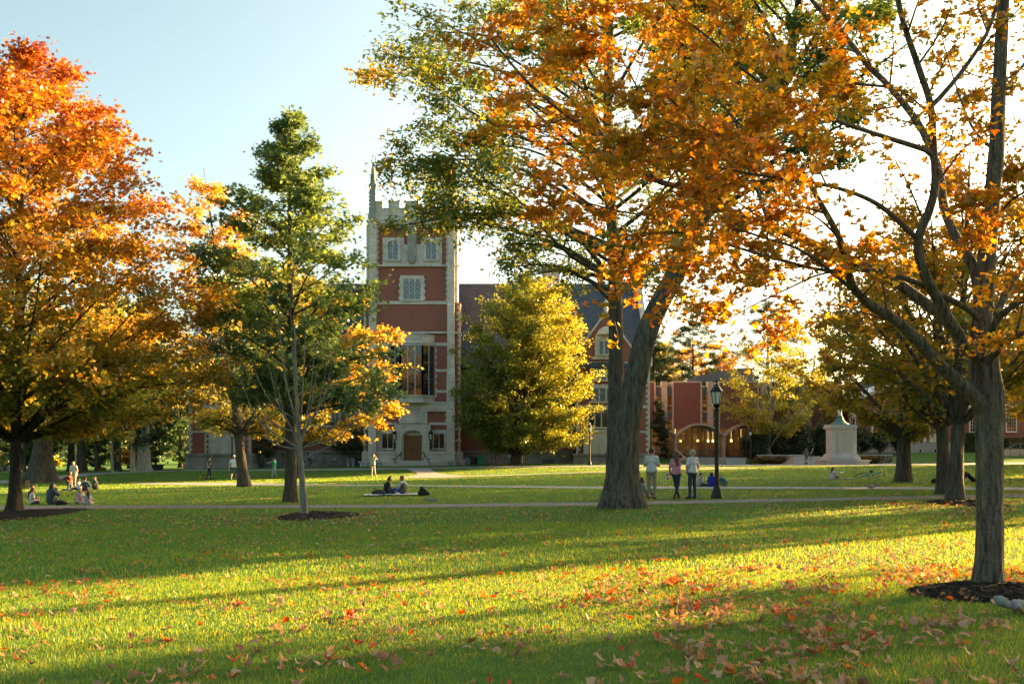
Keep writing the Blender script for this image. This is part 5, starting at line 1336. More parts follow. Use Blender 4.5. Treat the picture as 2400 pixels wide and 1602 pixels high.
def sash(x0, x1, y0, y1, cols_, rows_, arched=False, panel=0, lintel=True):
    mb = MB(); fc.box(mb, x0 - 2.2, y0 - 2, x1 + 2.2, y0, .17, .1); fc.box(mb, x0 - 2.2, y1 + (panel or 3), x0, y0, .165, .1); fc.box(mb, x1, y1 + (panel or 3), x1 + 2.2, y0, .165, .1)
    fc.box(mb, x0, y1 + (panel or 3), x1, y1, .15, .1)
    for i in range(1, cols_): fc.box(mb, x0 + (x1 - x0) * i / cols_ - .22, y1, x0 + (x1 - x0) * i / cols_ + .22, y0, .10, .05)
    for i in range(1, rows_): fc.box(mb, x0, y0 + (y1 - y0) * i / rows_ + .22 + .3 * (i == rows_ // 2), x1, y0 + (y1 - y0) * i / rows_ - .22 - .3 * (i == rows_ // 2), .11, .05)
    if arched: mb.lathe([((x1 - x0 + 4.4) * fc.k / 2, -.08), ((x1 - x0 + 4.4) * fc.k / 2, .08)], (0, 0, 0), 24); v = mb.V[-1]; mb.V[-1] = np.stack([v[:, 0] + fc.x((x0 + x1) / 2), 129.93 + v[:, 2], v[:, 1] + fc.z(y0)], 1)
    if lintel and not arched: fc.poly(mb, [(x0 - 3, y0 - 2), (x1 + 3, y0 - 2), (x1 + 5, y0 - 9), (x0 - 5, y0 - 9)], .12, .1)
    o = mb.build('window', WHITE, OB); mb = MB(); fc.box(mb, x0, y1, x1, y0, .06, .02); mb.build('pane', GLASS, o)
sash(1993, 2003, 972, 1022, 2, 6, True); sash(2180, 2194, 981, 1015, 3, 4, True, 21); sash(2273, 2284, 956, 1011, 2, 7); sash(2359, 2380, 956, 1010, 4, 7); sash(2450, 2471, 956, 1010, 4, 7); sash(2540, 2561, 956, 1010, 4, 7); sash(2110, 2122, 975, 1022, 2, 6, True)
for px in (2043, 2065, 2085, 2150, 2166): mb = MB(); fc.box(mb, px - 2.6, 1037, px + 2.6, 965, .30, .1); fc.box(mb, px - 3.6, 969, px + 3.6, 963, .36, .1); mb.build('pilaster', WHITE, OB)
# porch and steps with iron rails
fs = Fac(127.5); mb = MB(); fs.box(mb, 2053, 1064, 2106, 1044, 1., 2.6)
for i in range(6): fs.box(mb, 2022 + i * 5.2, 1064, 2053, 1060.5 - i * 3.4, 1. - .001 * i, 2.5)
mb.build('porch_step', GRAN, OB)
mb = MB()
for i in range(15): x = fs.x(2054 + i * 3.6); mb.tube([(x, 126.6, fs.z(1044)), (x, 126.6, fs.z(1030))], .022, 4)
mb.tube([(fs.x(2053), 126.6, fs.z(1030)), (fs.x(2106), 126.6, fs.z(1030))], .03, 4)
for i in range(9): x = fs.x(2022 + i * 3.9); z = fs.z(1062 - i * 2.1); mb.tube([(x, 126.6, z), (x, 126.6, z + .95)], .022, 4)
mb.tube([(fs.x(2022), 126.6, fs.z(1062) + .95), (fs.x(2053), 126.6, fs.z(1045) + .95)], .03, 4)
mb.build('iron_railing', IRON, OB)
# far right granite steps
f2 = Fac(119.); x = f2.x(2400); T = thing('granite_steps', (x, 119, g(x, 119)), 'pale granite steps with a handrail at the right edge', 'steps')
mb = MB(); zb_ = f2.z(1087)
for i in range(7): mb.box(f2.x(2350 - i * .0), f2.x(2470), 117.2 + i * .36, 122.5, zb_ - .3, zb_ + .15 * (i + 1))
mb.box(f2.x(2349), f2.x(2470), 119.8, 123, zb_, zb_ + 1.75); mb.build('step', GRAN, T)
mb = MB(); mb.tube(spline([(f2.x(2350), 118.6, zb_ + 1.7), (f2.x(2385), 119.2, zb_ + 2.3), (f2.x(2425), 119.2, zb_ + 2.35)], .3), .045, 6)
for px, zz_ in ((2366, 1.95), (2390, 2.3), (2415, 2.3)): mb.tube([(f2.x(px), 118.9, zb_ + .5), (f2.x(px), 118.9, zb_ + zz_)], .035, 5)
mb.build('handrail', GREYM, T)

# grey building seen low at the left edge
f3 = Fac(125.); x = f3.x(-10); T = thing('grey_outbuilding', (x, 125, g(x, 125)), 'low grey building with pale corner posts at the left edge', 'building')
mb = MB(); mb.box(f3.x(-140), f3.x(20), 125, 133, g(x, 125) - .3, f3.z(1035)); mb.build('wall', paint('grey_boards', (.09, .095, .10), .8, .12, 3), T)
for px in (-70, -20, 6, 19): mb = MB(); mb.box(f3.x(px) - .14, f3.x(px) + .14, 124.9, 125.1, g(x, 125) - .3, f3.z(1035)); mb.build('corner_post', paint('pale_post', (.22, .19, .17)), T)
mb = MB(); mb.prism([(124.2, f3.z(1036)), (129, f3.z(1005)), (133.8, f3.z(1036))], f3.x(-144), f3.x(24), axis='x'); mb.build('roof', SLATE, T)
# ================================================================ street lamps
def street_lamp(px, py, label, h=4.05, Y=None):
    b = G(px, py) if Y is None else np.array([(px - CX) / F * Y, Y, g((px - CX) / F * Y, Y)])
    T = thing('street_lamp', b, label, 'street lamp', 'street lamps of the quad'); s = h / 4.05
    mb = MB(); mb.lathe([(.215 * s, -.03), (.215 * s, .05 * s), (.20 * s, .08 * s), (.185 * s, .13 * s), (.115 * s, .36 * s), (.105 * s, .39 * s), (.115 * s, .41 * s), (.085 * s, .44 * s)], b, 8); mb.build('base', IRON, T)
    mb = MB(); mb.lathe([(.078 * s, .43 * s), (.066 * s, 3.0 * s), (.085 * s, 3.03 * s), (.085 * s, 3.07 * s), (.055 * s, 3.10 * s), (.10 * s, 3.15 * s), (.115 * s, 3.19 * s)], b, 16); mb.build('post', IRON, T, smooth=False)
    mb = MB(); mb.lathe([(.10 * s, 3.18 * s), (.125 * s, 3.22 * s), (.125 * s, 3.25 * s)], b, 6)
    for a in range(6):
        th = a * PI / 3; c_, q = math.cos(th), math.sin(th)
        mb.tube([(b[0] + .125 * s * c_, b[1] + .125 * s * q, b[2] + 3.24 * s), (b[0] + .195 * s * c_, b[1] + .195 * s * q, b[2] + 3.66 * s)], .013 * s, 4)
    ln = mb.build('lantern', IRON, T)
    mb = MB(); mb.lathe([(.23 * s, 3.65 * s), (.235 * s, 3.69 * s), (.20 * s, 3.72 * s), (.11 * s, 3.83 * s), (.05 * s, 3.88 * s), (.06 * s, 3.90 * s), (.03 * s, 3.94 * s), (.022 * s, 3.98 * s), (.032 * s, 4.0 * s), (.006, 4.13 * s)], b, 6); mb.build('lantern_roof', IRON, ln)
    mb = MB(); mb.lathe([(.113 * s, 3.25 * s), (.182 * s, 3.65 * s)], b, 6); mb.build('lantern_glass', paint('lamp_glass', (.62, .64, .60), .25, .05), ln)
    return T


street_lamp(1680, 1167.5, 'black street lamp with a six sided lantern right of the standing group')
street_lamp(1759, 1087.5, 'small black street lamp in front of the right hand library arch')
street_lamp(1382, 1090, 'black street lamp at the end of the slate roofed wing, left of the twin oak')
street_lamp(544, 1098.5, 'black street lamp before the left pavilion of the brick hall')
street_lamp(183, 1107.5, 'black street lamp behind the standing man in shorts')
street_lamp(282, 1105.5, 'black street lamp beside the orange shrub in the woods')

# ================================================================ monument
fm = Fac(105.); xm_ = fm.x(1979); b = np.array([xm_, 105.5, g(xm_, 105.5)])
T = thing('monument', b, 'pale granite monument with bronze cap and a white flagpole rising from it', 'monument')
def mbox(mb, x0, x1, y0, y1, o_=0, m=0):
    hw = (x1 - x0) / 2 * fm.k; cx = fm.x((x0 + x1) / 2); return mb.box(cx - hw, cx + hw, 106.2 - hw, 106.2 + hw, fm.z(y0), fm.z(y1), m)
mb = MB(); mbox(mb, 1932, 2030, 1094, 1079.5); mbox(mb, 1928.5, 2033.5, 1079.5, 1077); mb.build('base_slab', GRAN, T)
mb = MB(); mbox(mb, 1945, 2014.5, 1077, 1071)
cx = fm.x(1979.5); hw0, hw1 = 34.7 * fm.k, 28.8 * fm.k
V = [(cx + a * h_, 106.2 + c_ * h_, z_) for h_, z_ in ((hw0, fm.z(1071)), (hw1, fm.z(1063))) for a, c_ in ((-1, -1), (1, -1), (1, 1), (-1, 1))]
mb.add(V, [(0, 3, 2, 1), (4, 5, 6, 7), (0, 1, 5, 4), (1, 2, 6, 5), (2, 3, 7, 6), (3, 0, 4, 7)]); mb.build('plinth', GRAN, T)
mb = MB(); mbox(mb, 1952.5, 2006, 1063.1, 1006)
for a in (1952.5, 1964, 2000): mbox(mb, a, a, 1, 1) if False else mb.box(fm.x(a) - .02, fm.x(a + 8) , 106.2 - 27.6 * fm.k, 106.2, fm.z(1063), fm.z(1006.1))
mb.box(fm.x(1973), fm.x(2000), 106.2 - 27.55 * fm.k, 106.2, fm.z(1012), fm.z(1007)); mb.box(fm.x(1973), fm.x(2000), 106.2 - 27.55 * fm.k, 106.2, fm.z(1063), fm.z(1059))
mb.build('shaft', GRAN, T)
t = NT('inscribed_panel'); w = t.wall(); q = t.n('ShaderNodeTexBrick', {'Vector': w, 'Scale': 1., 'Mortar Size': .05, 'Brick Width': .14, 'Row Height': .17, 'Color1': (.25, .24, .215), 'Color2': (.33, .32, .29), 'Mortar': (.40, .39, .355)})
PANEL = t.fin(t.mix(t.noise(5, w, 3), q.outputs[0], (.36, .35, .32)), .8)
for a, c_ in ((1956.5, 1963), (1973.4, 1999)):
    mb = MB(); mb.box(fm.x(a), fm.x(c_), 106.2 - 26.95 * fm.k, 106.2, fm.z(1058.6), fm.z(1012.4)); mb.build('inscription_panel', PANEL, T)
mb = MB(); mbox(mb, 1951, 2007.5, 1006, 1003); mbox(mb, 1947.5, 2008.5, 1003, 996); mbox(mb, 1949, 2007, 996, 993.8); mb.build('cap_stone', GRAN, T)
mb = MB(); c0 = (cx - .1, 106.2, fm.z(993.8)); k = fm.k
mb.lathe([(21 * k, 0), (21 * k, 2 * k), (18.5 * k, 3.5 * k), (13 * k, 7 * k), (9 * k, 12 * k), (7 * k, 17 * k), (7.5 * k, 18.5 * k), (5.5 * k, 21 * k)], c0, 24); mb.build('bronze_cap', BRONZE, T, smooth=False)
mb = MB(); mb.lathe([(4.5 * k, 21 * k), (3.9 * k, 90 * k), (2.2 * k, 480 * k), (1.8 * k, 481 * k)], c0, 16); mb.build('flagpole', WHITE, T)

# ================================================================ field stone walls, steps, shrubs, hedges
t = NT('field_stone'); w = t.pos(); q = t.n('ShaderNodeTexVoronoi', {'Vector': w, 'Scale': 2.6}); q2 = t.n('ShaderNodeTexVoronoi', {'Vector': w, 'Scale': 2.6}, feature='DISTANCE_TO_EDGE')
c = t.mix(t.math('LESS_THAN', q2.outputs[0], .07), t.mix(.75, t.ramp(t.n('ShaderNodeSeparateColor', {0: q.outputs['Color']}).outputs[0], [(0, (.10, .095, .09)), (.5, (.22, .19, .165)), (1, (.36, .34, .32))]), t.ramp(t.noise(9), [(.3, (.1, .1, .1)), (.7, (.3, .27, .24))])), (.03, .028, .025))
t.bump(q2.outputs[0], .8, .08); FIELD = t.fin(c, .9)
def cone_wall(px0, px1, Y, y0, y1, label):
    f_ = Fac(Y); x = f_.x((px0 + px1) / 2); T = thing('stone_wall', (x, Y, g(x, Y)), label, 'wall', 'low field stone walls')
    mb = MB(); mb.box(f_.x(px0), f_.x(px1), Y, Y + .6, f_.z(y1), f_.z(y0 + 2.5)); mb.build('wall_body', FIELD, T)
    mb = MB(); mb.box(f_.x(px0) - .05, f_.x(px1) + .05, Y - .06, Y + .66, f_.z(y0 + 2.5), f_.z(y0)); mb.build('coping', CONC_P, T)
cone_wall(1776, 1884, 117.4, 1065, 1084, 'low field stone wall behind brownish shrubs, left of the steps')
cone_wall(2002, 2090, 114.5, 1064, 1085, 'low field stone wall at the right of the monument')
f_ = Fac(112.); x = f_.x(1900); T = thing('stone_steps', (x, 112, g(x, 112)), 'pale stone steps with a handrail left of the monument', 'steps')
mb = MB()
for i in range(6): mb.box(f_.x(1854 + i * 5), f_.x(1944), 111 + i * .8, 118, f_.z(1090), f_.z(1085.5 - i * 3.4))
mb.build('step', GRAN, T)
mb = MB(); z_ = lambda p: Fac(114).z(p); X_ = Fac(114).x
mb.tube([(X_(1893), 113, z_(1064)), (X_(1921), 116.5, z_(1049))], .04, 5); mb.tube([(X_(1893), 113, z_(1064)), (X_(1893), 113, z_(1084))], .03, 5); mb.tube([(X_(1908), 114.7, z_(1056)), (X_(1908), 114.7, z_(1078))], .03, 5); mb.tube([(X_(1921), 116.5, z_(1049)), (X_(1921), 116.5, z_(1072))], .03, 5)
mb.build('handrail', IRON, T)


def shrub(name, label, px, py, w, h, Y, n, size, mat, seed, cat='shrub', group=None, stem=True, d=None, tmpl=KITE, tint=None, box=False, zb=0):
    rs = np.random.RandomState(seed); x = (px - CX) / F * Y; k = Y / F
    b = np.array([x, Y, g(x, Y) + zb]); T = thing(name, b, label, cat, group); W_, H_ = w * k / 2, h * k; Dd = d or W_ * .8
    u = rs.randn(n, 3); u /= np.linalg.norm(u, axis=1)[:, None]
    if box:
        u = u / np.abs(u).max(1)[:, None] * (.93 + .07 * rs.rand(n))[:, None]; C = np.stack([u[:, 0] * W_, u[:, 1] * Dd, (u[:, 2] * .5 + .5) * H_], 1)
    else:
        r = rs.rand(n) ** .28 * (1 + .16 * np.sin(u[:, 0] * 6 + seed) + .14 * np.sin(u[:, 2] * 7 + u[:, 0] * 4 + seed * 2)); C = np.stack([u[:, 0] * W_ * r, u[:, 1] * Dd * r, np.abs(H_ * (.56 + .47 * u[:, 2] * r))], 1)
    C += b; q = .5 + .28 * np.sin(C[:, 0] * 2.1 + seed) * np.sin(C[:, 2] * 2.7) + .16 * rs.randn(n)
    mb = MB()
    for i in range(7 if stem else 3):
        a = rs.rand() * 6; e = b + np.array([math.cos(a) * W_ * .6, math.sin(a) * Dd * .5, H_ * .8]); mb.tube(spline([b - [0, 0, .1], b + (e - b) * .5 + [0, 0, H_ * .12], e], .3), (.05, .01), 5, cap=False)
    mb.build('stem', BARK_DARK, T)
    leaves(T, 'foliage', C, size, tmpl, LM[mat], q if tint is None else tint + .2 * (q - .5), rs, 1.)
    return T


for i, (px, py, w, h, Y, lab) in enumerate(((1765, 1083, 70, 62, 119, 'grey green shrub beside the right hand library arch'), (1815, 1083, 84, 88, 120.5, 'big grey green shrub under the pale stemmed yellow tree'), (1873, 1083, 84, 84, 121, 'big grey green shrub left of the monument'), (1925, 1080, 62, 84, 121.5, 'grey green shrub close behind the monument'))):
    shrub('garden_shrub', lab, px, py, w, h, Y, 5200, .22, 'shrub', 400 + i, group='grey green shrubs by the library')
for i, (px, w, h, Y, lab) in enumerate(((2019, 66, 56, 121, 'small round grey green tree right of the monument'), (2062, 60, 56, 121.5, 'small round grey green tree before the old brick porch'), (2105, 44, 48, 122, 'small round grey green tree behind the short trunked maple'))):
    x = (px - CX) / F * Y; k = F / Y; b = np.array([x, Y, g(x, Y)]); yb = HY - (b[2] - EYE) * k
    tree('small_tree', lab, b, [(yb - h - 10, px - 6, px + 6), (yb - h, px - w * .3, px + w * .3), (yb - h * .6, px - w * .5, px + w * .5), (yb - 20, px - w * .35, px + w * .35)], n=3600, size=.2, mat='shrub', trunk=.09, prim=20, up=.8, sub=5, ter=2, seed=420 + i, sig=.18, group='small trees before the porch',
         tint=lambda t, o, q, C, rs: .5 + .3 * (q - .5) + .15 * rs.randn(len(t)), wood=False)
for i, (px, w, h, Y, lab) in enumerate(((1788, 44, 17, 116.2, 'low brown shrub nearest the small street lamp'), (1826, 44, 17, 116.2, 'low brown shrub in the middle of the stone wall'), (1861, 40, 16, 116.2, 'low brown shrub beside the stone steps'), (1938, 26, 14, 111.5, 'low brown shrub tucked left of the monument base'), (2024, 34, 18, 113.2, 'low brown shrub touching the right side of the monument'), (2051, 34, 18, 113.4, 'low brown shrub against the right field stone wall'), (1560, 40, 12, 119, 'low flowering plants below the library corner'), (1600, 36, 10, 119, 'low green plants below the middle library arch'))):
    shrub('low_shrub', lab, px, 0, w, h, Y, 1500, .15, 'brown', 440 + i, group='low shrubs along the walls', d=.7)
for i, (px, w, h, Y, lab) in enumerate(((2275, 36, 46, 127.2, 'clipped dark green hedge left of the grey trunk in front'), (2400, 96, 34, 126.5, 'clipped dark green hedge above the granite steps'))):
    shrub('hedge', lab, px, 0, w, h, Y, 7000, .16, 'dark', 460 + i, cat='hedge', stem=False, d=1.2, box=True, group='clipped hedges of the old building')
b = np.array([fl.x(1541), 118., g(fl.x(1541), 118.)])
tree('spruce_tree', 'small dark evergreen squeezed between the hall corner and the library', b, [(935, 1536, 1546), (975, 1522, 1560), (1020, 1518, 1566), (1062, 1524, 1560)], n=3600, size=.3, tmpl=NEEDLE, mat='pine', trunk=.12, prim=34, up=.05, sub=5, ter=2, seed=480, bark=BARK_DARK, sig=.14,
     tint=lambda t, o, q, C, rs: .35 + .3 * (q - .5) + .2 * rs.randn(len(t)))


# ================================================================ bicycles, bins and small things by the hall
def bicycle(name, label, loc, heading, col, lean=0., lying=False, wheel_turn=0., group=None, basket=False):
    """side on along local x, wheels 0.68 m"""
    T = thing(name, (0, 0, 0), label, 'bicycle', group); BASE[T.name] = np.zeros(3)
    fr = paint('bike_%s' % '_'.join('%.2f' % v for v in col), col, .35, .05); rub = paint('rubber', (.012, .012, .013), .8); st_ = paint('bright_steel', (.35, .36, .37), .35, .1, 5, .8)
    A, B_ = np.array([-.52, 0, .34]), np.array([.54, 0, .34]); bb = np.array([-.08, 0, .29]); sc_ = np.array([-.24, 0, .80]); hd = np.array([.36, 0, .84]); hl = np.array([.40, 0, .68])
    mb = MB()
    for p, q, r in ((bb, sc_, .018), (sc_, hd, .018), (bb, hl, .021), (hd, hl, .022), (A, bb, .011), (A, sc_ + [0.02, 0, -.08], .010), (hl, B_, .014)): mb.tube([p, q], r, 7)
    mb.build('frame', fr, T)
    for w in (A, B_):
        mb = MB(); mb.torus(w, .325, .022, (0, 1, 0), 30, 6); wh = mb.build('tyre', rub, T)
        mb = MB(); mb.torus(w, .30, .010, (0, 1, 0), 30, 4)
        for i in range(10):
            a = i * PI / 5; mb.tube([w, w + .3 * np.array([math.cos(a), 0, math.sin(a)])], .003, 3)
        mb.ell(w, (.03, .04, .03), 8); mb.build('rim', st_, wh)
    mb = MB(); mb.tube(spline([hd, hd + [-.02, 0, .12]], .1), .014, 6); mb.tube(spline([hd + [-.08, -.29, .12], hd + [.02, -.12, .13], hd + [.0, 0, .12], hd + [.02, .12, .13], hd + [-.08, .29, .12]], .08), .013, 6); mb.build('handlebar', st_, T)
    mb = MB(); mb.tube([sc_, sc_ + [-.03, 0, .12]], .014, 6); mb.ell(sc_ + [-.05, 0, .14], (.14, .07, .035), 8); mb.build('saddle', rub, T)
    mb = MB(); mb.lathe([(.09, -.008), (.09, .008)], (0, 0, 0), 16); v = mb.V[-1]; mb.V[-1] = np.stack([v[:, 0] + bb[0], v[:, 2] - .05, v[:, 1] + bb[2]], 1)
    mb.tube([bb + [0, -.06, 0], bb + [.1, -.08, -.13]], .012, 5); mb.tube([bb + [0, .06, 0], bb + [-.1, .08, .13]], .012, 5); mb.box(bb[0] + .05, bb[0] + .15, -.17, -.07, bb[2] - .145, bb[2] - .125); mb.box(bb[0] - .15, bb[0] - .05, .07, .17, bb[2] + .12, bb[2] + .14); mb.build('crank', st_, T)
    if basket: mb = MB(); mb.box(.42, .66, -.16, .16, .74, .94); mb.build('basket', paint('white_basket', (.55, .58, .58)), T)
    T.location = tuple(loc)
    T.rotation_euler = (lean, 0, heading)
    return T


def at(px, Y): x = (px - CX) / F * Y; return np.array([x, Y, g(x, Y)])
bicycle('bicycle', 'dark bicycle half hidden behind the leaning tree left of the green shirt', at(586, 104), 0, (.05, .05, .055), .04, group='bicycles near the hall')
bicycle('bicycle', 'black parked bicycle just right of the cyclist', at(758, 109.5), 1.35, (.03, .03, .035), .08, group='bicycles near the hall')
bicycle('bicycle', 'parked bicycle with a white basket and blue frame by the left wing', at(780, 109.7), 1.3, (.08, .20, .30), -.06, group='bicycles near the hall', basket=True)
bicycle('bicycle', 'red bicycle parked in front of the yellow tree', at(1163, 106.3), .9, (.45, .03, .04), .12, group='bicycles near the hall')
bicycle('bicycle', 'grey bicycle parked left of the yellow tree trunk', at(1187, 106.5), 1.25, (.22, .22, .24), .08, group='bicycles near the hall', basket=True)
bicycle('bicycle', 'mint green bicycle facing out before the yellow tree trunk', at(1225, 98.5), -1.5, (.35, .55, .48), .05, group='bicycles near the hall')
b = G(2031, 1121); bicycle('bicycle', 'white and turquoise bicycle lying on the lawn beside the reading girl', b + np.array([0, 0, .10]), .25, (.10, .48, .52), 1.22)


def bin_(label, px, Y, w, h, col, name='trash_bin', lid=True):
    b = at(px, Y); T = thing(name, b, label, 'bin', 'bins in front of the hall'); m = paint('bin_%s' % '_'.join('%.2f' % v for v in col), col, .55)
    mb = MB(); mb.prism([(b[0] - w * .45, b[2]), (b[0] + w * .45, b[2]), (b[0] + w * .5, b[2] + h), (b[0] - w * .5, b[2] + h)], Y - w * .45, Y + w * .45); mb.build('bin_body', m, T)
    if lid: mb = MB(); mb.box(b[0] - w * .54, b[0] + w * .54, Y - w * .5, Y + w * .5, b[2] + h + .003, b[2] + h + .07); mb.box(b[0] - w * .3, b[0] + w * .3, Y - w * .3, Y + w * .3, b[2] + h + .07, b[2] + h + .11); mb.build('lid', m, T)


bin_('pale blue bin left of the dark bins by the tower', 1096, 107.2, .6, .62, (.16, .24, .32)); bin_('dark overfull bin between the blue and green bins', 1106, 107.4, .75, .80, (.015, .016, .02))
bin_('black bin beside the green bin', 1116, 107.6, .6, .72, (.02, .022, .026)); bin_('bright green bin right of the dark bins', 1126, 107.4, .6, .78, (.01, .24, .09))
bin_('blue grey bin against the left wing near the tower', 823, 108.6, .85, .85, (.17, .25, .31)); bin_('black bin against the left wing beside the tower', 838, 108.6, .7, .85, (.014, .016, .018))
bin_('dark grey bin partly hidden by the corner of the hall', 367, 104, 1.1, .5, (.02, .022, .025))
b = G(53, 1146); T = thing('mesh_basket', b, 'black square mesh litter basket behind the left maple trunk', 'litter basket')
mb = MB(); q = .26
for i in range(7):
    a = -q + 2 * q * i / 6
    for sx in (-1, 1): mb.tube([(b[0] + a, b[1] + sx * q, b[2]), (b[0] + a * 1.15, b[1] + sx * q * 1.15, b[2] + .52)], .018, 4); mb.tube([(b[0] + sx * q, b[1] + a, b[2]), (b[0] + sx * q * 1.15, b[1] + a * 1.15, b[2] + .52)], .018, 4)
for i in range(6):
    z = b[2] + .02 + i * .1; w = q * (1 + .03 * i)
    for p, r in (((-w, -w), (w, -w)), ((w, -w), (w, w)), ((w, w), (-w, w)), ((-w, w), (-w, -w))): mb.tube([(b[0] + p[0], b[1] + p[1], z), (b[0] + r[0], b[1] + r[1], z)], .018, 4)
mb.build('mesh_cage', IRON, T)
f_ = Fac(111.3)
for x0, x1, y0, y1, m_, lab in ((622, 659, 1076, 1097, paint('blue_grey_panel', (.13, .17, .22), .6, .15, 2), 'blue grey window well screen against the left wing wall'), (1272, 1297, 1076, 1090, paint('weathered_grey', (.22, .23, .22), .8), 'grey window well grating against the right wing wall')):
    x = f_.x((x0 + x1) / 2); T = thing('window_well_screen', (x, 111, g(x, 111)), lab, 'screen', 'screens over the basement windows')
    mb = MB(); mb.box(f_.x(x0), f_.x(x1), 111.25, 111.32, f_.z(y1), f_.z(y0)); mb.build('panel', m_ if x0 < 900 else paint('dark_well', (.03, .035, .035)), T)
    mb = MB(); n_ = 4 if x0 > 900 else 2
    for i in range(n_ + 1): xx = f_.x(x0 + (x1 - x0) * i / n_); mb.box(xx - .05, xx + .05, 111.1, 111.26, f_.z(y1), f_.z(y0 - 1))
    for yy in (y0, (y0 + y1) / 2, y1): mb.box(f_.x(x0), f_.x(x1), 111.13, 111.24, f_.z(yy) - .04, f_.z(yy) + .04)
    mb.build('frame_bar', m_, T)
# game net, disc, ball
b = G(482, 1119); T = thing('round_net', b, 'low round game net on yellow legs beside the man in the raglan shirt', 'game net'); mb = MB(); mb.torus(b + [0, 0, .2], .45, .02, (0, 0, 1), 28, 6); mb.build('rim', IRON, T)
mb = MB(); mb.lathe([(.44, .19), (.44, .197)], b, 28); mb.build('net', paint('black_net', (.02, .02, .022), .9), T)
for i in range(5): a = i * 2 * PI / 5; p = b + [.46 * math.cos(a), .46 * math.sin(a), 0]; mb = MB(); mb.tube([p + [0, 0, -.01], p + [0, 0, .21]], .03, 6); mb.build('leg', paint('yellow_plastic', (.75, .50, .02), .4), T)
b = G(617, 1127); T = mesh_obj('flying_disc', *(lambda m: (np.vstack(m.V), m.F))(MB().lathe([(.13, .0), (.14, .02), (.13, .035), (.08, .045)], b + [0, 0, .04], 20)), IRON, base=b); props(T, 'small dark disc lying on the lawn in front of the green shirt', 'disc')
b = W(608.5, 1059, 84); T = mesh_obj('ball', *(lambda m: (np.vstack(m.V), m.F))(MB().ell(b, .09, 14)), paint('yellow_ball', (.80, .42, .02), .5), base=b); props(T, 'small yellow ball in mid air left of the man in green', 'ball')
# ================================================================ people: each body one continuous surface grown round a posed skeleton
def dist_prims(P, prims):
    out = np.empty((len(prims), len(P)), np.float32)
    for i, (a, b, ra, rb, m) in enumerate(prims):
        a = np.asarray(a, np.float32); b = np.asarray(b, np.float32); ab = b - a; q = P - a
        t = np.clip(q @ ab / max(1e-9, float(ab @ ab)), 0, 1)
        out[i] = np.linalg.norm(q - t[:, None] * ab, axis=1) - (ra + (rb - ra) * t)
    return out


def blob(prims, res=.018, k=.014):
    """surface of smoothly joined round cones (surface nets): vertices, quads, material per quad"""
    pts = np.array([p for q in prims for p in q[:2]], float); mr = max(max(q[2], q[3]) for q in prims) + 3 * res
    lo, hi = pts.min(0) - mr, pts.max(0) + mr; n = np.ceil((hi - lo) / res).astype(int) + 1
    ax = [lo[i] + res * np.arange(n[i]) for i in range(3)]
    Gd = np.stack(np.meshgrid(*ax, indexing='ij'), -1).reshape(-1, 3).astype(np.float32)
    d = np.zeros(len(Gd), np.float32)
    D_ = np.maximum(dist_prims(Gd, prims), -.2)
    d = (-k * np.log(np.exp(-np.clip(D_, -.2, .3) / k).sum(0) + 1e-30)).reshape(n)
    s = d < 0
    c = np.zeros(n - 1, int)
    acc = np.zeros((*(n - 1), 3)); cnt = np.zeros(n - 1)
    cor = [(i, j, l) for i in (0, 1) for j in (0, 1) for l in (0, 1)]
    sl = lambda o: tuple(slice(o[q], n[q] - 1 + o[q]) for q in range(3))
    for o in cor:
        for a_ in range(3):
            if o[a_]: continue
            o2 = list(o); o2[a_] = 1
            d0, d1 = d[sl(o)], d[sl(o2)]; m = (d0 < 0) != (d1 < 0)
            t = np.where(m, d0 / np.where(m, d0 - d1, 1), 0)
            for q in range(3): acc[..., q] += np.where(m, o[q] + (t if q == a_ else 0), 0)
            cnt += m
    cell = cnt > 0; idx = np.full(n - 1, -1); idx[cell] = np.arange(cell.sum())
    ijk = np.argwhere(cell); V = lo + res * (ijk + acc[cell] / cnt[cell][:, None])
    Q = []
    for a_ in range(3):
        u, v = [(1, 2), (2, 0), (0, 1)][a_]
        A = s[tuple(slice(0, n[q] - 1) if q == a_ else slice(1, n[q] - 1) for q in range(3))]
        B = s[tuple(slice(1, n[q]) if q == a_ else slice(1, n[q] - 1) for q in range(3))]
        for flip, m in ((False, A & ~B), (True, ~A & B)):
            e = np.argwhere(m)
            if not len(e): continue
            e = e + np.array([0 if q == a_ else 1 for q in range(3)])
            qs = []
            for du, dv in ((1, 1), (0, 1), (0, 0), (1, 0)):
                f_ = e.copy(); f_[:, u] -= du; f_[:, v] -= dv; qs.append(idx[f_[:, 0], f_[:, 1], f_[:, 2]])
            q4 = np.stack(qs if not flip else qs[::-1], 1); Q.append(q4)
    Q = np.vstack(Q); Q = Q[(Q >= 0).all(1)]
    mats = np.array([p[4] for p in prims]); fm_ = mats[np.argmin(dist_prims(V[Q].mean(1).astype(np.float32), prims), 0)]
    return V, Q, fm_


def rot3(yaw, pitch, roll=0): return rotz(yaw) @ rotx(-pitch) @ roty(roll)


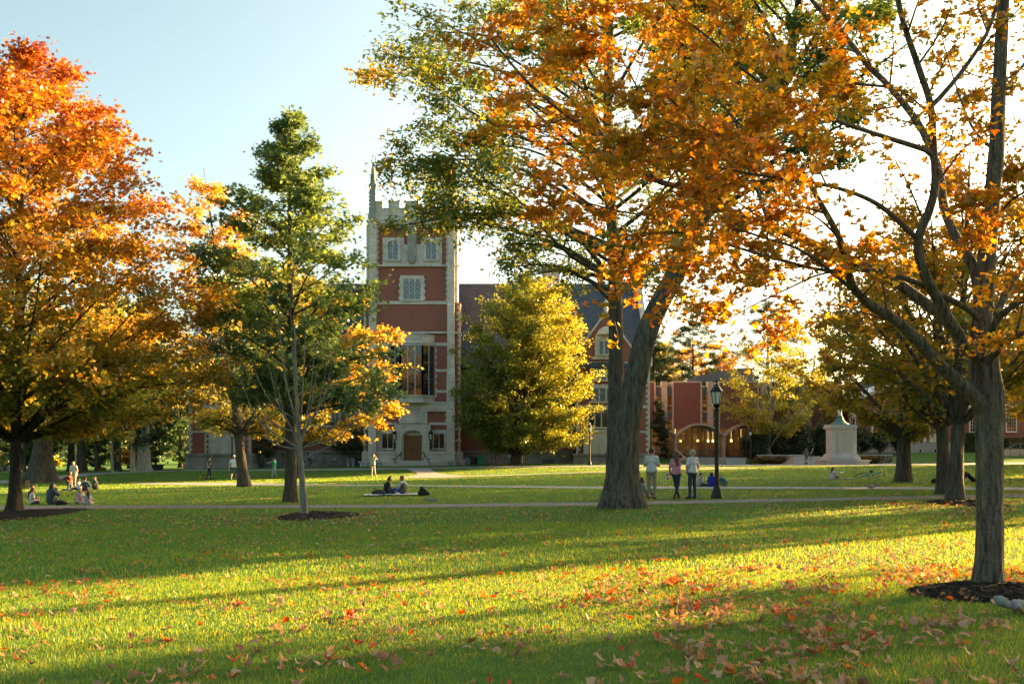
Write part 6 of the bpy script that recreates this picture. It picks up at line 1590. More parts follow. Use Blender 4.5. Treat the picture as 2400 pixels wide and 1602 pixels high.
STAND = dict(pel=(0, 0, .95), wai=(0, 0, 1.10), che=(0, 0, 1.30), nek=(0, -.01, 1.47), head=(0, .02, 1.635), hipL=(-.09, 0, .92), hipR=(.09, 0, .92), kneL=(-.105, .02, .50), kneR=(.105, .02, .50),
             ankL=(-.11, -.01, .085), ankR=(.11, -.01, .085), toeL=(-.125, .15, .035), toeR=(.125, .15, .035), shL=(-.175, -.01, 1.41), shR=(.175, -.01, 1.41), elL=(-.235, -.02, 1.13), elR=(.235, -.02, 1.13), wrL=(-.245, .05, .90), wrR=(.245, .05, .90), yaw=0, pitch=0, roll=0)
SIT = dict(pel=(0, 0, .12), wai=(0, -.03, .28), che=(0, .0, .47), nek=(0, .03, .63), head=(0, .07, .79), hipL=(-.10, .02, .11), hipR=(.10, .02, .11), kneL=(-.30, .27, .15), kneR=(.30, .27, .15), ankL=(.08, .34, .07), ankR=(-.08, .28, .08),
           toeL=(.20, .38, .05), toeR=(-.20, .34, .05), shL=(-.17, .01, .57), shR=(.17, .01, .57), elL=(-.24, .08, .33), elR=(.24, .08, .33), wrL=(-.12, .28, .26), wrR=(.12, .28, .26), yaw=0, pitch=.25, roll=0)
SKIN = {}


def person(label, px, py, top, heading, pose, shirt, pants, hair, skin=(.52, .30, .21), shoes=(.03, .03, .03), sleeve='short', legs='long', style='short', female=False, hat=None, res=.019, at_=None, group=None, scale=None, glasses=False, vest=None, loose=0.):
    b = G(px, py) if at_ is None else np.array(at_, float)
    J = dict(pose); ht = max(J['head'][2] + .11, .2)
    s = ((py - top) / F * b[1] / ht) if scale is None else scale
    if female:
        for q in ('shL', 'shR'): J[q] = (J[q][0] * .87, J[q][1], J[q][2])
    J = {k: (np.array(v, float) if isinstance(v, tuple) else v) for k, v in J.items()}
    T = thing('person', b, label, 'person', group)
    M_SK, M_SH, M_PA, M_SO, M_EY, M_LI, M_VE = range(7)
    pr = []; add = lambda a, c, ra, rb, m: pr.append((a, c, ra, rb, m))
    L = loose; X1 = np.array([1., 0, 0])
    ch, wa, pe = J['che'], J['wai'], J['pel']
    side = (J['shR'] - J['shL']) / np.linalg.norm(J['shR'] - J['shL'])
    mt = M_VE if vest else M_SH
    add(J['shL'] + side * .03, J['shR'] - side * .03, .068 + L, .068 + L, M_SH)
    add(ch - side * .075, ch + side * .075, .112 + L, .112 + L, mt); add(wa - side * .055, wa + side * .055, .105 + L, .105 + L, mt); add(ch, wa, .125 + L, .115 + L, mt)
    hip_w = .075 if not female else .085
    add(pe - side * hip_w, pe + side * hip_w, .108, .108, M_PA)
    hem = wa + (pe - wa) * .75; add(hem - side * .07, hem + side * .07, .112 + L, .112 + L, mt); add(wa, hem, .118 + L, .122 + L, mt)
    hd = J['head']; RH = rot3(J['yaw'], J['pitch'], J['roll'])
    add(J['nek'], hd + RH @ np.array([0, -.01, -.06]), .056, .052, M_SK)
    h = lambda *v: hd + RH @ np.array(v)
    add(h(0, -.012, -.02), h(0, -.008, .022), .086, .090, M_SK); add(h(0, .03, -.07), h(0, .045, -.075), .052, .046, M_SK); add(h(0, .05, -.02), h(0, .04, .03), .055, .06, M_SK)
    add(h(0, .098, -.005), h(0, .112, -.03), .011, .017, M_SK)
    for q in (-1, 1): add(h(.088 * q, -.01, -.035), h(.092 * q, -.018, .005), .014, .020, M_SK)
    for q in 'LR':
        sh, el, wr = J['sh' + q], J['el' + q], J['wr' + q]
        if sleeve == 'long': add(sh, el, .058 + L * .5, .048 + L * .4, M_SH); add(el, wr, .047 + L * .4, .038 + L * .2, M_SH)
        elif sleeve == 'none': add(sh, el, .050, .040, M_SK); add(el, wr, .040, .028, M_SK)
        else:
            md = sh + (el - sh) * .62; add(sh, md, .062 + L * .5, .058 + L * .5, M_SH); add(md, el, .044, .041, M_SK); add(el, wr, .041, .029, M_SK)
        dv = wr - el; dv /= np.linalg.norm(dv); add(wr, wr + dv * .075, .030, .034, M_SK)
        hp, kn, an, to = J['hip' + q], J['kne' + q], J['ank' + q], J['toe' + q]
        if legs == 'long': add(hp, kn, .086, .064, M_PA); add(kn, an, .062, .050, M_PA)
        elif legs == 'slim': add(hp, kn, .084, .056, M_PA); add(kn, an, .055, .038, M_PA)
        else:
            md = hp + (kn - hp) * .88; add(hp, md, .092, .084, M_PA); add(md, kn, .060, .055, M_SK); kc = kn + (an - kn) * .3; add(kn, kc, .054, .057, M_SK); add(kc, an, .056, .036, M_SK)
        add(an + np.array([0, -.0, -.03]), to, .046, .038, M_SO); add(an, an + np.array([0, 0, -.03]), .046, .05, M_SO)
    V, Q, fm_ = blob(pr, res)
    fc_ = V[Q].mean(1)
    for q in (-1, 1): fm_[np.linalg.norm(fc_ - h(.034 * q, .088, .012), axis=1) < .016] = M_EY
    fm_[np.linalg.norm((fc_ - h(0, .09, -.058)) @ RH * np.array([.6, .6, 1.6]), axis=1) < .016] = M_LI
    mb = MB(); mb.V.append(V); mb.F = [tuple(int(i) for i in f) for f in Q]; mb.M = [int(i) for i in fm_]; mb.n = len(V)
    for q, sg in (('L', -1), ('R', 1)):                                  # four fingers and a thumb, rooted in the palm
        el, wr = J['el' + q], J['wr' + q]; d = wr - el; d /= np.linalg.norm(d)
        f_ = np.cross(d, [0, 0, 1.]) if abs(d[2]) < .8 else np.array([0, 1., 0]); f_ -= d * f_.dot(d); f_ /= np.linalg.norm(f_); nrm = np.cross(d, f_) * sg
        palm = wr + d * .085
        for i, (o_, ln) in enumerate(((.030, .072), (.010, .082), (-.010, .076), (-.029, .060))):
            p0 = palm + f_ * o_; mb.tube([p0 - d * .02, p0 + d * ln * .5, p0 + d * ln * .85 - nrm * .022, p0 + d * ln - nrm * .045], [.0105, .008], 6, M_SK)
        p0 = wr + d * .035 + f_ * .026; mb.tube([p0, p0 + f_ * .03 + d * .025, p0 + f_ * .036 + d * .055 - nrm * .012], [.012, .009], 6, M_SK)
    Mz = rotz(heading) * s
    mb.xf(Mz, b)
    c3 = lambda nm, c, r=.8: paint('%s_%s' % (nm, '_'.join('%.3f' % v for v in c)), c, r, .14, 14.)
    ms = [c3('skin', skin, .55), c3('cloth', shirt), c3('trousers', pants), c3('shoe', shoes, .6), c3('eye', (.03, .02, .015), .3), c3('lip', tuple(np.array(skin) * np.array([.75, .45, .5])), .5), c3('cloth', vest or shirt)]
    mb.build('body', ms, T, smooth=True)
    # hair / hat
    hp_ = []
    if style != 'bald':
        hp_ += [(h(0, -.022, .035), h(0, -.018, .05), .093, .086, 0), (h(0, -.045, -.02), h(0, -.035, .02), .075, .085, 0)]
        if style == 'long': hp_ += [(h(0, -.06, -.02), J['nek'] + RH @ np.array([0, -.10, -.02]), .085, .078, 0), (J['nek'] + RH @ np.array([0, -.10, -.02]), J['nek'] + RH @ np.array([.02, -.13, -.24]), .078, .035, 0)] + [(h(.075 * q, .0, .0), h(.082 * q, -.01, -.13), .026, .028, 0) for q in (-1, 1)]
        if style == 'medium': hp_ += [(h(0, -.05, -.02), h(0, -.06, -.13), .088, .07, 0)] + [(h(.078 * q, .005, .02), h(.085 * q, .0, -.11), .026, .028, 0) for q in (-1, 1)]
        if style == 'bun': hp_ += [(h(0, -.04, .14), h(.01, -.03, .155), .058, .055, 0)]
        if style == 'curly': hp_ += [(h(.06 * math.cos(a), -.03 + .05 * math.sin(a), .06 + .03 * math.sin(3 * a)), h(.07 * math.cos(a), -.03 + .06 * math.sin(a), .06), .05, .05, 0) for a in np.arange(0, 6.2, .8)]
        if style == 'tail': hp_ += [(h(0, -.10, .03), h(0, -.16, -.12), .035, .022, 0)]
        V, Q, _ = blob(hp_, .017, .01); mesh_obj('hair', V @ Mz.T + b, [tuple(int(i) for i in f) for f in Q], c3('hair', hair, .6), T, smooth=True)
    if hat is not None:
        V, Q, _ = blob([(h(0, -.015, .045), h(0, -.012, .06), .101, .095, 0), (h(-.03, .10, .035), h(.03, .10, .035), .022, .022, 0), (h(-.02, .15, .022), h(.02, .15, .022), .016, .016, 0), (h(0, .08, .04), h(0, .14, .028), .03, .022, 0)], .015, .012)
        mesh_obj('cap', V @ Mz.T + b, [tuple(int(i) for i in f) for f in Q], c3('cap', hat), T, smooth=True)
    if glasses:
        mb = MB()
        for q in (-1, 1): mb.torus(h(.035 * q, .102, .01), .025, .004, RH @ np.array([0, 1., 0]), 12, 4); mb.tube([h(.06 * q, .1, .012), h(.092 * q, -.01, .01)], .004, 4)
        mb.tube([h(-.012, .106, .012), h(.012, .106, .012)], .004, 4); mb.xf(Mz, b); mb.build('glasses', c3('glasses', (.02, .02, .02), .3), T)
    return T, (lambda v: Mz @ np.asarray(v, float) + b), J


def P_(base, **k): q = dict(base); q.update(k); return q


rd = math.radians
WHITE_C, NAVY, KHAKI, BLK = (.62, .61, .60), (.022, .032, .075), (.30, .235, .165), (.016, .016, .018)
# --- the group by the lamp post
person('man in a white polo shirt and khaki trousers standing with folded arms, back turned', 1527, 1168.5, 1049, rd(-14),
       P_(STAND, elL=(-.235, .06, 1.15), wrL=(.02, .22, 1.17), elR=(.24, .05, 1.14), wrR=(-.02, .20, 1.20), kneL=(-.09, .02, .5), ankL=(-.085, -.02, .085), toeL=(-.13, .13, .035), pitch=.05), WHITE_C, KHAKI, (.075, .038, .020), sleeve='short', shoes=(.15, .06, .03), loose=.006, res=.0165)
_, f_, J_ = person('woman in a pink and white top standing with a hand on her head', 1585, 1168, 1058.5, rd(-8),
       P_(STAND, elR=(.33, .04, 1.50), wrR=(.13, .02, 1.70), shR=(.17, 0, 1.44), elL=(-.24, .04, 1.15), wrL=(-.22, .22, 1.00), kneL=(-.02, .05, .50), ankL=(.09, .06, .085), toeL=(.12, .2, .035), kneR=(.06, -.02, .50), ankR=(-.06, -.05, .085), toeR=(-.10, .1, .035), pitch=.1, yaw=.1),
       (.58, .25, .28), (.020, .030, .062), (.10, .048, .024), female=True, style='long', legs='slim', shoes=(.12, .05, .025), loose=.012, res=.0165)
_, fo_, Jo_ = person('grey haired man in a white short sleeved shirt and loose blue jeans', 1623, 1168, 1053.5, rd(28),
       P_(STAND, elL=(-.27, -.03, 1.15), wrL=(-.20, .06, .98), elR=(.25, -.02, 1.13), wrR=(.20, .1, .95), yaw=.75, kneL=(-.1, .02, .5), ankL=(-.13, -.02, .085), toeL=(-.2, .12, .035)), (.60, .61, .63), (.028, .042, .075), (.36, .35, .33), glasses=True, loose=.008, res=.0165)
b = f_([-.27, .03, .86]); T = thing('handbag', b, 'pale pink handbag hanging at the side of the woman in pink', 'bag')
V, Q, _ = blob([((-.05, -.09, -.08), (-.05, .09, -.08), .06, .06, 0), ((-.05, -.07, .06), (-.05, .07, .06), .045, .045, 0), ((-.05, 0, -.08), (-.05, 0, .06), .065, .05, 0)], .02, .015)
mesh_obj('bag_body', V + b, [tuple(int(i) for i in q) for q in Q], paint('pink_leather', (.52, .36, .31), .5), T, smooth=True)
mb = MB(); mb.tube(spline([b + [-.04, -.07, .08], f_([-.21, -.05, 1.2]), f_([-.13, .0, 1.495]), f_([-.17, .1, 1.25]), b + [-.04, .07, .08]], .06), .009, 5); mb.build('strap', paint('pink_leather', (.52, .36, .31), .5), T)
person('woman in a grey top sitting between the oak trunk and the polo shirt', 1503, 1166.5, 1118, rd(-55), P_(SIT, kneL=(-.16, .36, .42), kneR=(.12, .40, .36), ankL=(-.14, .52, .08), ankR=(.12, .62, .08), toeL=(-.14, .66, .05), toeR=(.12, .76, .05), wrL=(-.10, .36, .30), wrR=(.14, .36, .30), pitch=-.12, yaw=-.35),
       (.29, .32, .30), (.16, .13, .11), (.055, .028, .016), female=True, style='medium', sleeve='long', loose=.02)
# --- the three seated behind the lamp
G3 = 'friends sitting behind the lamp post'
person('seated person in a grey hoodie and blue cap, leaning over outstretched legs', 1638, 1140.5, 1108.5, rd(-72), P_(SIT, kneL=(-.14, .42, .14), kneR=(.14, .46, .13), ankL=(-.13, .84, .07), ankR=(.13, .86, .07), toeL=(-.14, .92, .16), toeR=(.14, .94, .16), pitch=.5, head=(0, .14, .77), nek=(0, .09, .62), che=(0, .05, .46), shL=(-.17, .07, .56), shR=(.17, .07, .56)), (.30, .30, .31), BLK, (.05, .03, .02), hat=(.012, .045, .26), sleeve='long', loose=.02, group=G3)
person('seated person in a bright blue jacket with dark hair, back to the camera', 1668, 1140.5, 1106.5, rd(-8), P_(SIT, pitch=.3), (.012, .022, .36), BLK, (.012, .010, .010), sleeve='long', style='medium', loose=.03, group=G3)
person('boy in a teal shirt bending forward on the grass right of the lamp post', 1700, 1140.5, 1111.5, rd(62), P_(SIT, kneL=(-.2, .3, .28), kneR=(.24, .26, .22), ankL=(-.15, .55, .07), ankR=(.12, .5, .07), toeL=(-.15, .67, .05), toeR=(.12, .62, .05), che=(0, .14, .43), nek=(0, .25, .53), head=(0, .37, .63), shL=(-.17, .20, .53), shR=(.17, .20, .53), elL=(-.22, .38, .32), elR=(.22, .36, .32), wrL=(-.1, .50, .18), wrR=(.1, .52, .16), pitch=.9), (.03, .13, .17), (.18, .14, .09), (.20, .085, .035), group=G3)
# --- pair on the blanket
b0 = G(928, 1161)
T = thing('blanket', b0, 'white blanket spread on the lawn under two seated people', 'blanket')
rs = np.random.RandomState(5); x0, x1 = G(855, 1161)[0], G(1003, 1160)[0]; nx_, ny_ = 40, 14
V = np.array([(x0 + (x1 - x0) * i / nx_ + .05 * rs.randn(), b0[1] - .35 + 1.5 * j / ny_ + .05 * math.sin(i * .9), 0) for i in range(nx_ + 1) for j in range(ny_ + 1)]); V[:, 2] = gz(V[:, 0], V[:, 1]) + .055 + .018 * np.sin(V[:, 0] * 7) * np.sin(V[:, 1] * 5) + .012 * rs.rand(len(V))
mesh_obj('cloth', V, [(i * (ny_ + 1) + j, (i + 1) * (ny_ + 1) + j, (i + 1) * (ny_ + 1) + j + 1, i * (ny_ + 1) + j + 1) for i in range(nx_) for j in range(ny_)], paint('white_blanket', (.60, .60, .62), .9), T, smooth=True)
onb = lambda px, py: G(px, py) + np.array([0, .45, .05])
person('person with a hair bun and a black top sitting on the white blanket', 905, 1161, 1122, rd(-62), P_(SIT, pitch=.55, head=(0, .15, .76), nek=(0, .09, .61), shL=(-.17, .06, .56), shR=(.17, .06, .56)), BLK, (.03, .035, .04), (.020, .012, .010), skin=(.20, .095, .055), style='bun', sleeve='long', loose=.012, at_=onb(903, 1161))
person('curly haired person in a grey vest and bright blue trousers on the white blanket', 941, 1161, 1119.5, rd(58), P_(SIT, kneL=(-.14, .40, .26), kneR=(.12, .42, .24), ankL=(-.12, .80, .08), ankR=(.12, .82, .08), toeL=(-.12, .90, .10), toeR=(.12, .92, .10), elR=(.34, -.06, .40), wrR=(.22, -.12, .16), pitch=.1, yaw=.4), (.42, .45, .46), (.015, .055, .34), (.14, .035, .018), skin=(.36, .18, .11), style='curly', vest=(.055, .062, .068), loose=.012, at_=onb(941, 1161))


def sack(name, label, pts, col, at0, cat='bag', k=.02, res=.022, strap=None):
    T = thing(name, at0, label, cat); V, Q, _ = blob([(np.array(a), np.array(c), ra, rb, 0) for a, c, ra, rb in pts], res, k)
    mesh_obj('bag_body', V + at0, [tuple(int(i) for i in q) for q in Q], paint('bagcloth_%s' % '_'.join('%.2f' % v for v in col), col, .75), T, smooth=True)
    mb = MB(); mb.tube(spline([np.array(at0) + v for v in (strap or [(-.1, -.08, .3), (-.16, -.12, .2), (-.12, -.12, .08)])], .05), .014, 5); mb.build('strap', IRON, T)


b = G(991, 1162) + np.array([0, .3, 0])
sack('backpack', 'black backpack slumped on the right end of the white blanket', [((-.14, 0, .10), (.14, .02, .09), .10, .08), ((-.10, 0, .12), (-.07, 0, .32), .11, .07), ((-.05, 0, .3), (.22, 0, .08), .07, .05)], BLK, b)
b = G(886, 1161.5) + np.array([0, .05, .05])
sack('shoulder_bag', 'dark grey bag lying on the left part of the white blanket', [((-.20, 0, .08), (.22, 0, .08), .08, .08), ((-.05, 0, .14), (.18, 0, .13), .08, .07)], (.045, .050, .055), b)
# --- girl reading, lying person
b = G(1951, 1122.5)
person('long haired girl in a pale top reading on the lawn beside the bicycle', 1951, 1122, 1094, rd(-58), P_(SIT, kneL=(-.14, .38, .22), kneR=(.16, .36, .18), ankL=(-.1, .72, .07), ankR=(.12, .68, .07), toeL=(-.1, .82, .06), toeR=(.12, .78, .06), wrL=(-.10, .38, .32), wrR=(.10, .38, .32), pitch=.5), (.55, .50, .55), (.07, .085, .11), (.095, .055, .03), female=True, style='long', sleeve='long', loose=.015)
c0 = b + np.array([.42, -.1, .36]); T = thing('book', c0, 'open white book in the hands of the reading girl', 'book'); mb = MB()
for q in (-1, 1): mb.add([c0 + np.array(v) for v in ((0, -.12, 0), (q * .17, -.12, .07), (q * .17, .12, .09), (0, .12, .02), (0, -.12, -.02), (q * .17, -.12, .05), (q * .17, .12, .07), (0, .12, 0))], [(0, 1, 2, 3), (7, 6, 5, 4), (0, 4, 5, 1), (1, 5, 6, 2), (2, 6, 7, 3), (3, 7, 4, 0)])
mb.build('page', paint('paper', (.72, .72, .70), .8), T)
T = thing('blanket', b, 'small patterned mat under the reading girl', 'blanket'); mb = MB(); x0 = b[0] - .45
V = np.array([(x0 + 1.7 * i / 16, b[1] - .4 + 1.0 * j / 8, 0) for i in range(17) for j in range(9)]); V[:, 2] = gz(V[:, 0], V[:, 1]) + .05 + .012 * np.sin(V[:, 0] * 9) * np.sin(V[:, 1] * 6)
mesh_obj('cloth', V, [(i * 9 + j, (i + 1) * 9 + j, (i + 1) * 9 + j + 1, i * 9 + j + 1) for i in range(16) for j in range(8)], paint('patterned_mat', (.34, .22, .28), .9, .6, 9), T, smooth=True)
LIE = dict(pel=(.10, 0, .13), wai=(-.06, 0, .13), che=(-.30, 0, .14), nek=(-.50, 0, .14), head=(-.66, 0, .14), hipL=(.12, .09, .12), hipR=(.12, -.09, .12), kneL=(.46, .10, .40), kneR=(.48, -.10, .36), ankL=(.76, .10, .09), ankR=(.80, -.10, .09), toeL=(.90, .11, .10), toeR=(.94, -.11, .10),
           shL=(-.43, .17, .13), shR=(-.43, -.17, .13), elL=(-.25, .30, .08), elR=(-.25, -.30, .08), wrL=(-.02, .30, .06), wrR=(-.02, -.30, .06), yaw=rd(-90), pitch=-1.45, roll=0)
b = G(2240, 1130.5); person('person in dark clothes lying on the grass behind the close pair of trunks, knees up', 2240, 1130, 1120, 0, LIE, BLK, (.014, .018, .034), (.02, .015, .012), sleeve='long', at_=b + np.array([.1, .2, 0]), scale=1.12, style='bald', shoes=(.06, .06, .065))
b = G(2193, 1131.5); sack('backpack', 'dark rucksack on the grass left of the close pair of trunks', [((-.14, 0, .09), (.16, 0, .09), .09, .09), ((-.06, 0, .12), (.14, 0, .17), .09, .07)], (.012, .013, .018), b)
# --- people far right
person('man in a green t-shirt and jeans standing right of the small lamp post', 1773, 1087.5, 1057.5, rd(165), P_(STAND, elL=(-.25, .05, 1.14), wrL=(-.2, .22, 1.0)), (.10, .17, .12), (.018, .045, .10), (.18, .07, .03), res=.022, at_=at(1773, 118.5))
person('person in dark clothes half hidden by the small lamp post', 1764, 1087.5, 1060, rd(190), STAND, (.02, .018, .02), (.02, .02, .025), (.28, .16, .07), style='long', sleeve='long', res=.022, at_=at(1764.5, 119.0), female=True, scale=.93)
person('man in a pale blue shirt standing behind the pale concrete seat wall', 1742, 1082, 1056, rd(120), STAND, (.20, .29, .38), (.03, .03, .04), (.18, .15, .13), sleeve='long', res=.022, at_=at(1742, 119.6), scale=1.)
b = at(1890, 109.5)
person('man in a grey blue shirt and shorts riding a kick scooter towards the steps', 1890, 1088, 1053, rd(6), P_(STAND, elL=(-.27, .08, 1.16), wrL=(-.22, .33, 1.08), elR=(.27, .08, 1.16), wrR=(.16, .33, 1.06), kneL=(-.05, .1, .5), ankL=(-.04, .02, .085)), (.075, .095, .13), (.085, .105, .115), (.16, .07, .035), legs='short', res=.022, at_=b + np.array([0, 0, .13]), scale=.97)
T = thing('kick_scooter', b, 'black kick scooter under the man in grey blue shorts', 'scooter'); mb = MB(); mb.box(b[0] - .11, b[0] + .06, b[1] - .3, b[1] + .35, b[2] + .09, b[2] + .125); mb.build('deck', IRON, T)
mb = MB(); mb.tube([b + [-.03, .36, .1], b + [-.04, .42, .25], b + [-.04, .36, 1.04]], .02, 6); mb.tube([b + [-.27, .36, 1.05], b + [.19, .36, 1.05]], .017, 6); mb.build('handlebar', IRON, T)
for yy in (-.36, .43): mb = MB(); mb.torus(b + [-.03, yy, .075], .055, .02, (1, 0, 0), 16, 6); mb.build('wheel', paint('rubber', (.012, .012, .013), .8), T)
# --- players in the middle distance
person('young man in a white and navy raglan shirt facing right', 490, 1123.5, 1072, rd(-68), P_(STAND, kneR=(.08, .12, .50), ankR=(.08, .1, .085), toeR=(.09, .26, .035), kneL=(-.08, -.03, .5), ankL=(-.09, -.24, .10), toeL=(-.1, -.1, .035), elR=(.22, -.02, 1.14), wrR=(.16, .22, 1.10), elL=(-.22, -.02, 1.14), wrL=(-.1, .22, 1.06)), (.46, .45, .41), (.018, .020, .028), (.045, .025, .016), sleeve='long', legs='slim', vest=(.46, .45, .41))
person('man in a white t-shirt, dark shorts and pale cap seen from behind', 548, 1125.5, 1066.5, rd(4), P_(STAND, kneL=(-.15, .02, .5), ankL=(-.18, -.02, .085), toeL=(-.2, .13, .035), kneR=(.17, .02, .5), ankR=(.25, -.02, .085), toeR=(.27, .13, .035), elL=(-.28, -.02, 1.15), wrL=(-.31, .02, .9), elR=(.28, -.02, 1.15), wrR=(.31, .02, .9)), (.60, .58, .60), (.055, .065, .085), (.25, .15, .08), legs='short', hat=(.52, .45, .40), skin=(.50, .29, .20), loose=.008)
person('grey haired man in a dark top and blue jeans half behind the leaning tree', 561, 1103.5, 1063, rd(-110), P_(STAND, kneL=(-.09, .15, .5), ankL=(-.09, .2, .085), ankR=(.09, -.18, .085), toeR=(.09, -.03, .035)), (.02, .03, .035), (.06, .16, .32), (.40, .38, .36), sleeve='long')
person('man in a green t-shirt and dark cap stretching one arm out to the left', 643, 1121, 1072, rd(80), P_(STAND, elL=(-.05, .30, 1.38), wrL=(0, .56, 1.32), elR=(.20, .10, 1.20), wrR=(.04, .26, 1.22), kneL=(-.08, .10, .5), ankL=(-.08, .16, .085), toeL=(-.1, .31, .035), kneR=(.08, -.05, .5), ankR=(.10, -.24, .10), toeR=(.11, -.1, .035)), (.02, .30, .15), (.24, .30, .36), (.03, .02, .02), hat=(.018, .020, .03), legs='slim', loose=.01)
person('person in black trousers half hidden behind the sweetgum trunk', 692, 1112, 1071, rd(-60), P_(STAND, kneR=(.08, .1, .5), ankR=(.09, .2, .085), toeR=(.1, .34, .035)), (.06, .02, .025), (.015, .018, .03), (.05, .03, .02))
person('person in a black and white striped jumper raising both hands to the face', 874, 1117.5, 1064.5, rd(-22), P_(STAND, elL=(-.26, .14, 1.38), wrL=(-.05, .19, 1.62), elR=(.26, .14, 1.40), wrR=(.05, .19, 1.63), kneR=(.15, .02, .5), ankR=(.27, -.05, .085), toeR=(.33, .08, .035)), (.5, .5, .48), (.46, .36, .28), (.22, .09, .04), sleeve='long', loose=.02, shoes=(.35, .2, .12))
MATS['stripe'] = None
t = NT('striped_knit'); z_ = t.n('ShaderNodeSeparateXYZ', {0: t.pos()}).outputs[2]; st_ = t.math('GREATER_THAN', t.math('FRACT', t.math('MULTIPLY', z_, 7.2)), .52); STR = t.fin(t.mix(st_, (.62, .62, .60), (.02, .025, .03)), .85)
for o in bpy.data.objects:
    if o.name.startswith('person') and 'striped' in (o.get('label') or ''):
        for c in o.children:
            if c.name.startswith('body'): c.data.materials[1] = STR; c.data.materials[6] = STR
# the raglan sleeves and yoke are navy
for o in bpy.data.objects:
    if o.name.startswith('person') and 'raglan' in (o.get('label') or ''):
        for c in o.children:
            if c.name.startswith('body'): c.data.materials[1] = paint('navy_sleeve', (.02, .026, .05), .8)
# cyclist
b = at(727, 106.5)
bicycle('bicycle', 'dark bicycle ridden to the right by the person in the pale blue shirt', b + np.array([0, 0, .02]), 0, (.05, .07, .10), 0, group='bicycles near the hall')
RIDE = P_(STAND, pel=(0, -.27, .98), wai=(0, -.20, 1.12), che=(0, -.04, 1.30), nek=(0, .06, 1.44), head=(0, .14, 1.58), hipL=(-.09, -.24, .95), hipR=(.09, -.24, .95), kneL=(-.10, .12, .76), kneR=(.10, .08, .62), ankL=(-.10, .00, .42), ankR=(.10, -.1, .20), toeL=(-.1, .13, .36), toeR=(.1, .05, .15), shL=(-.17, .02, 1.38), shR=(.17, .02, 1.38), elL=(-.24, .20, 1.16), elR=(.24, .20, 1.16), wrL=(-.26, .34, 1.02), wrR=(.26, .34, 1.02), pitch=-.05)
_, fr_, _ = person('cyclist in a pale blue shirt with a dark rucksack riding past the left wing', 727, 1101, 1062, rd(-90), RIDE, (.20, .32, .50), (.025, .045, .09), (.14, .07, .035), sleeve='long', at_=b + np.array([0, 0, .02]), scale=1., loose=.015)
sack('backpack', 'dark rucksack on the back of the cyclist', [((0, -.06, -.18), (0, -.06, .12), .10, .09), ((0, -.10, -.16), (0, -.1, .0), .08, .07)], (.014, .016, .02), fr_([0, -.22, 1.28]), strap=[(.02, .05, .2), (.1, .04, .24), (.14, .0, .1)])
# --- the groups at the left
GL, GM = 'people sitting by the walk at the left', 'people gathered near the thick oak'
person('girl in a white blouse with red sleeves sitting by the walk', 75, 1182, 1143.5, rd(-50), P_(SIT, pitch=.3, elR=(.22, .04, .33), wrR=(.2, .24, .16)), (.56, .52, .52), (.03, .06, .12), (.06, .028, .018), female=True, style='tail', group=GL, loose=.015)
person('person with dark hair in a maroon top hidden behind the girl in the white blouse', 72, 1177, 1136, rd(-70), SIT, (.10, .012, .03), BLK, (.025, .018, .015), sleeve='long', group=GL)
person('person in a slate blue jumper sitting with a hand at the mouth', 120, 1182, 1132, rd(-28), P_(SIT, elR=(.26, .14, .42), wrR=(.10, .17, .66), pitch=.15, yaw=-.5), (.045, .065, .090), (.25, .17, .12), (.06, .035, .025), style='medium', sleeve='long', loose=.03, group=GL)
person('blonde woman in a pale lilac top looking back towards the camera', 187, 1180, 1142, rd(-150), P_(SIT, yaw=-.35, pitch=0), (.48, .38, .42), (.45, .40, .42), (.32, .16, .065), female=True, style='long', sleeve='long', group=GL, loose=.01)
person('woman with long dark brown hair sitting beside the blonde woman, back turned', 207, 1183, 1150, rd(25), P_(SIT, pitch=.2, roll=.1), (.46, .38, .42), (.42, .36, .38), (.022, .015, .014), female=True, style='long', sleeve='long', group=GL, loose=.02)
b = G(143, 1183); sack('shoulder_bag', 'black bag lying on the grass right of the slate blue jumper', [((-.14, 0, .09), (.06, 0, .10), .10, .09), ((.05, 0, .08), (.26, 0, .05), .07, .04)], BLK, b)
person('man in a grey t-shirt and beige shorts standing in front of the woods', 172, 1142, 1080.5, rd(178), P_(STAND, elL=(-.26, -.01, 1.14), wrL=(-.27, .03, .9)), (.38, .38, .37), (.40, .33, .25), (.035, .022, .016), legs='short', skin=(.46, .25, .17), group=GM, loose=.01)
person('girl in a maroon top kneeling with her arms bent back', 162, 1149, 1105, rd(-115), P_(STAND, pel=(0, 0, .52), wai=(0, .02, .67), che=(0, .05, .86), nek=(0, .06, 1.02), head=(0, .09, 1.18), hipL=(-.09, 0, .50), hipR=(.09, 0, .50), kneL=(-.11, .06, .06), kneR=(.11, .06, .06), ankL=(-.11, -.36, .07), ankR=(.11, -.36, .07), toeL=(-.11, -.5, .04), toeR=(.11, -.5, .04), shL=(-.17, .05, .97), shR=(.17, .05, .97), elL=(-.34, -.12, .82), elR=(.34, -.12, .82), wrL=(-.2, .02, .70), wrR=(.2, .02, .70), pitch=.1), (.12, .025, .025), (.02, .05, .13), (.05, .024, .016), female=True, style='long', sleeve='long', legs='slim', group=GM, skin=(.42, .22, .14))
person('person in white sleeves and dark shorts leaning back, legs stretched left', 186, 1150, 1121, rd(72), P_(SIT, kneL=(-.12, .42, .22), kneR=(.12, .44, .14), ankL=(-.12, .80, .07), ankR=(.12, .86, .07), toeL=(-.12, .9, .12), toeR=(.12, .96, .12)), (.50, .52, .58), BLK, (.07, .05, .03), sleeve='long', legs='short', shoes=(.5, .48, .46), group=GM)
person('man in a patterned grey shirt and dark vest, one arm propped behind him', 199, 1151, 1116.5, rd(28), P_(SIT, elR=(.32, -.10, .34), wrR=(.34, -.22, .10), pitch=.05), (.33, .31, .32), (.03, .035, .05), (.045, .025, .018), vest=(.045, .055, .075), group=GM)
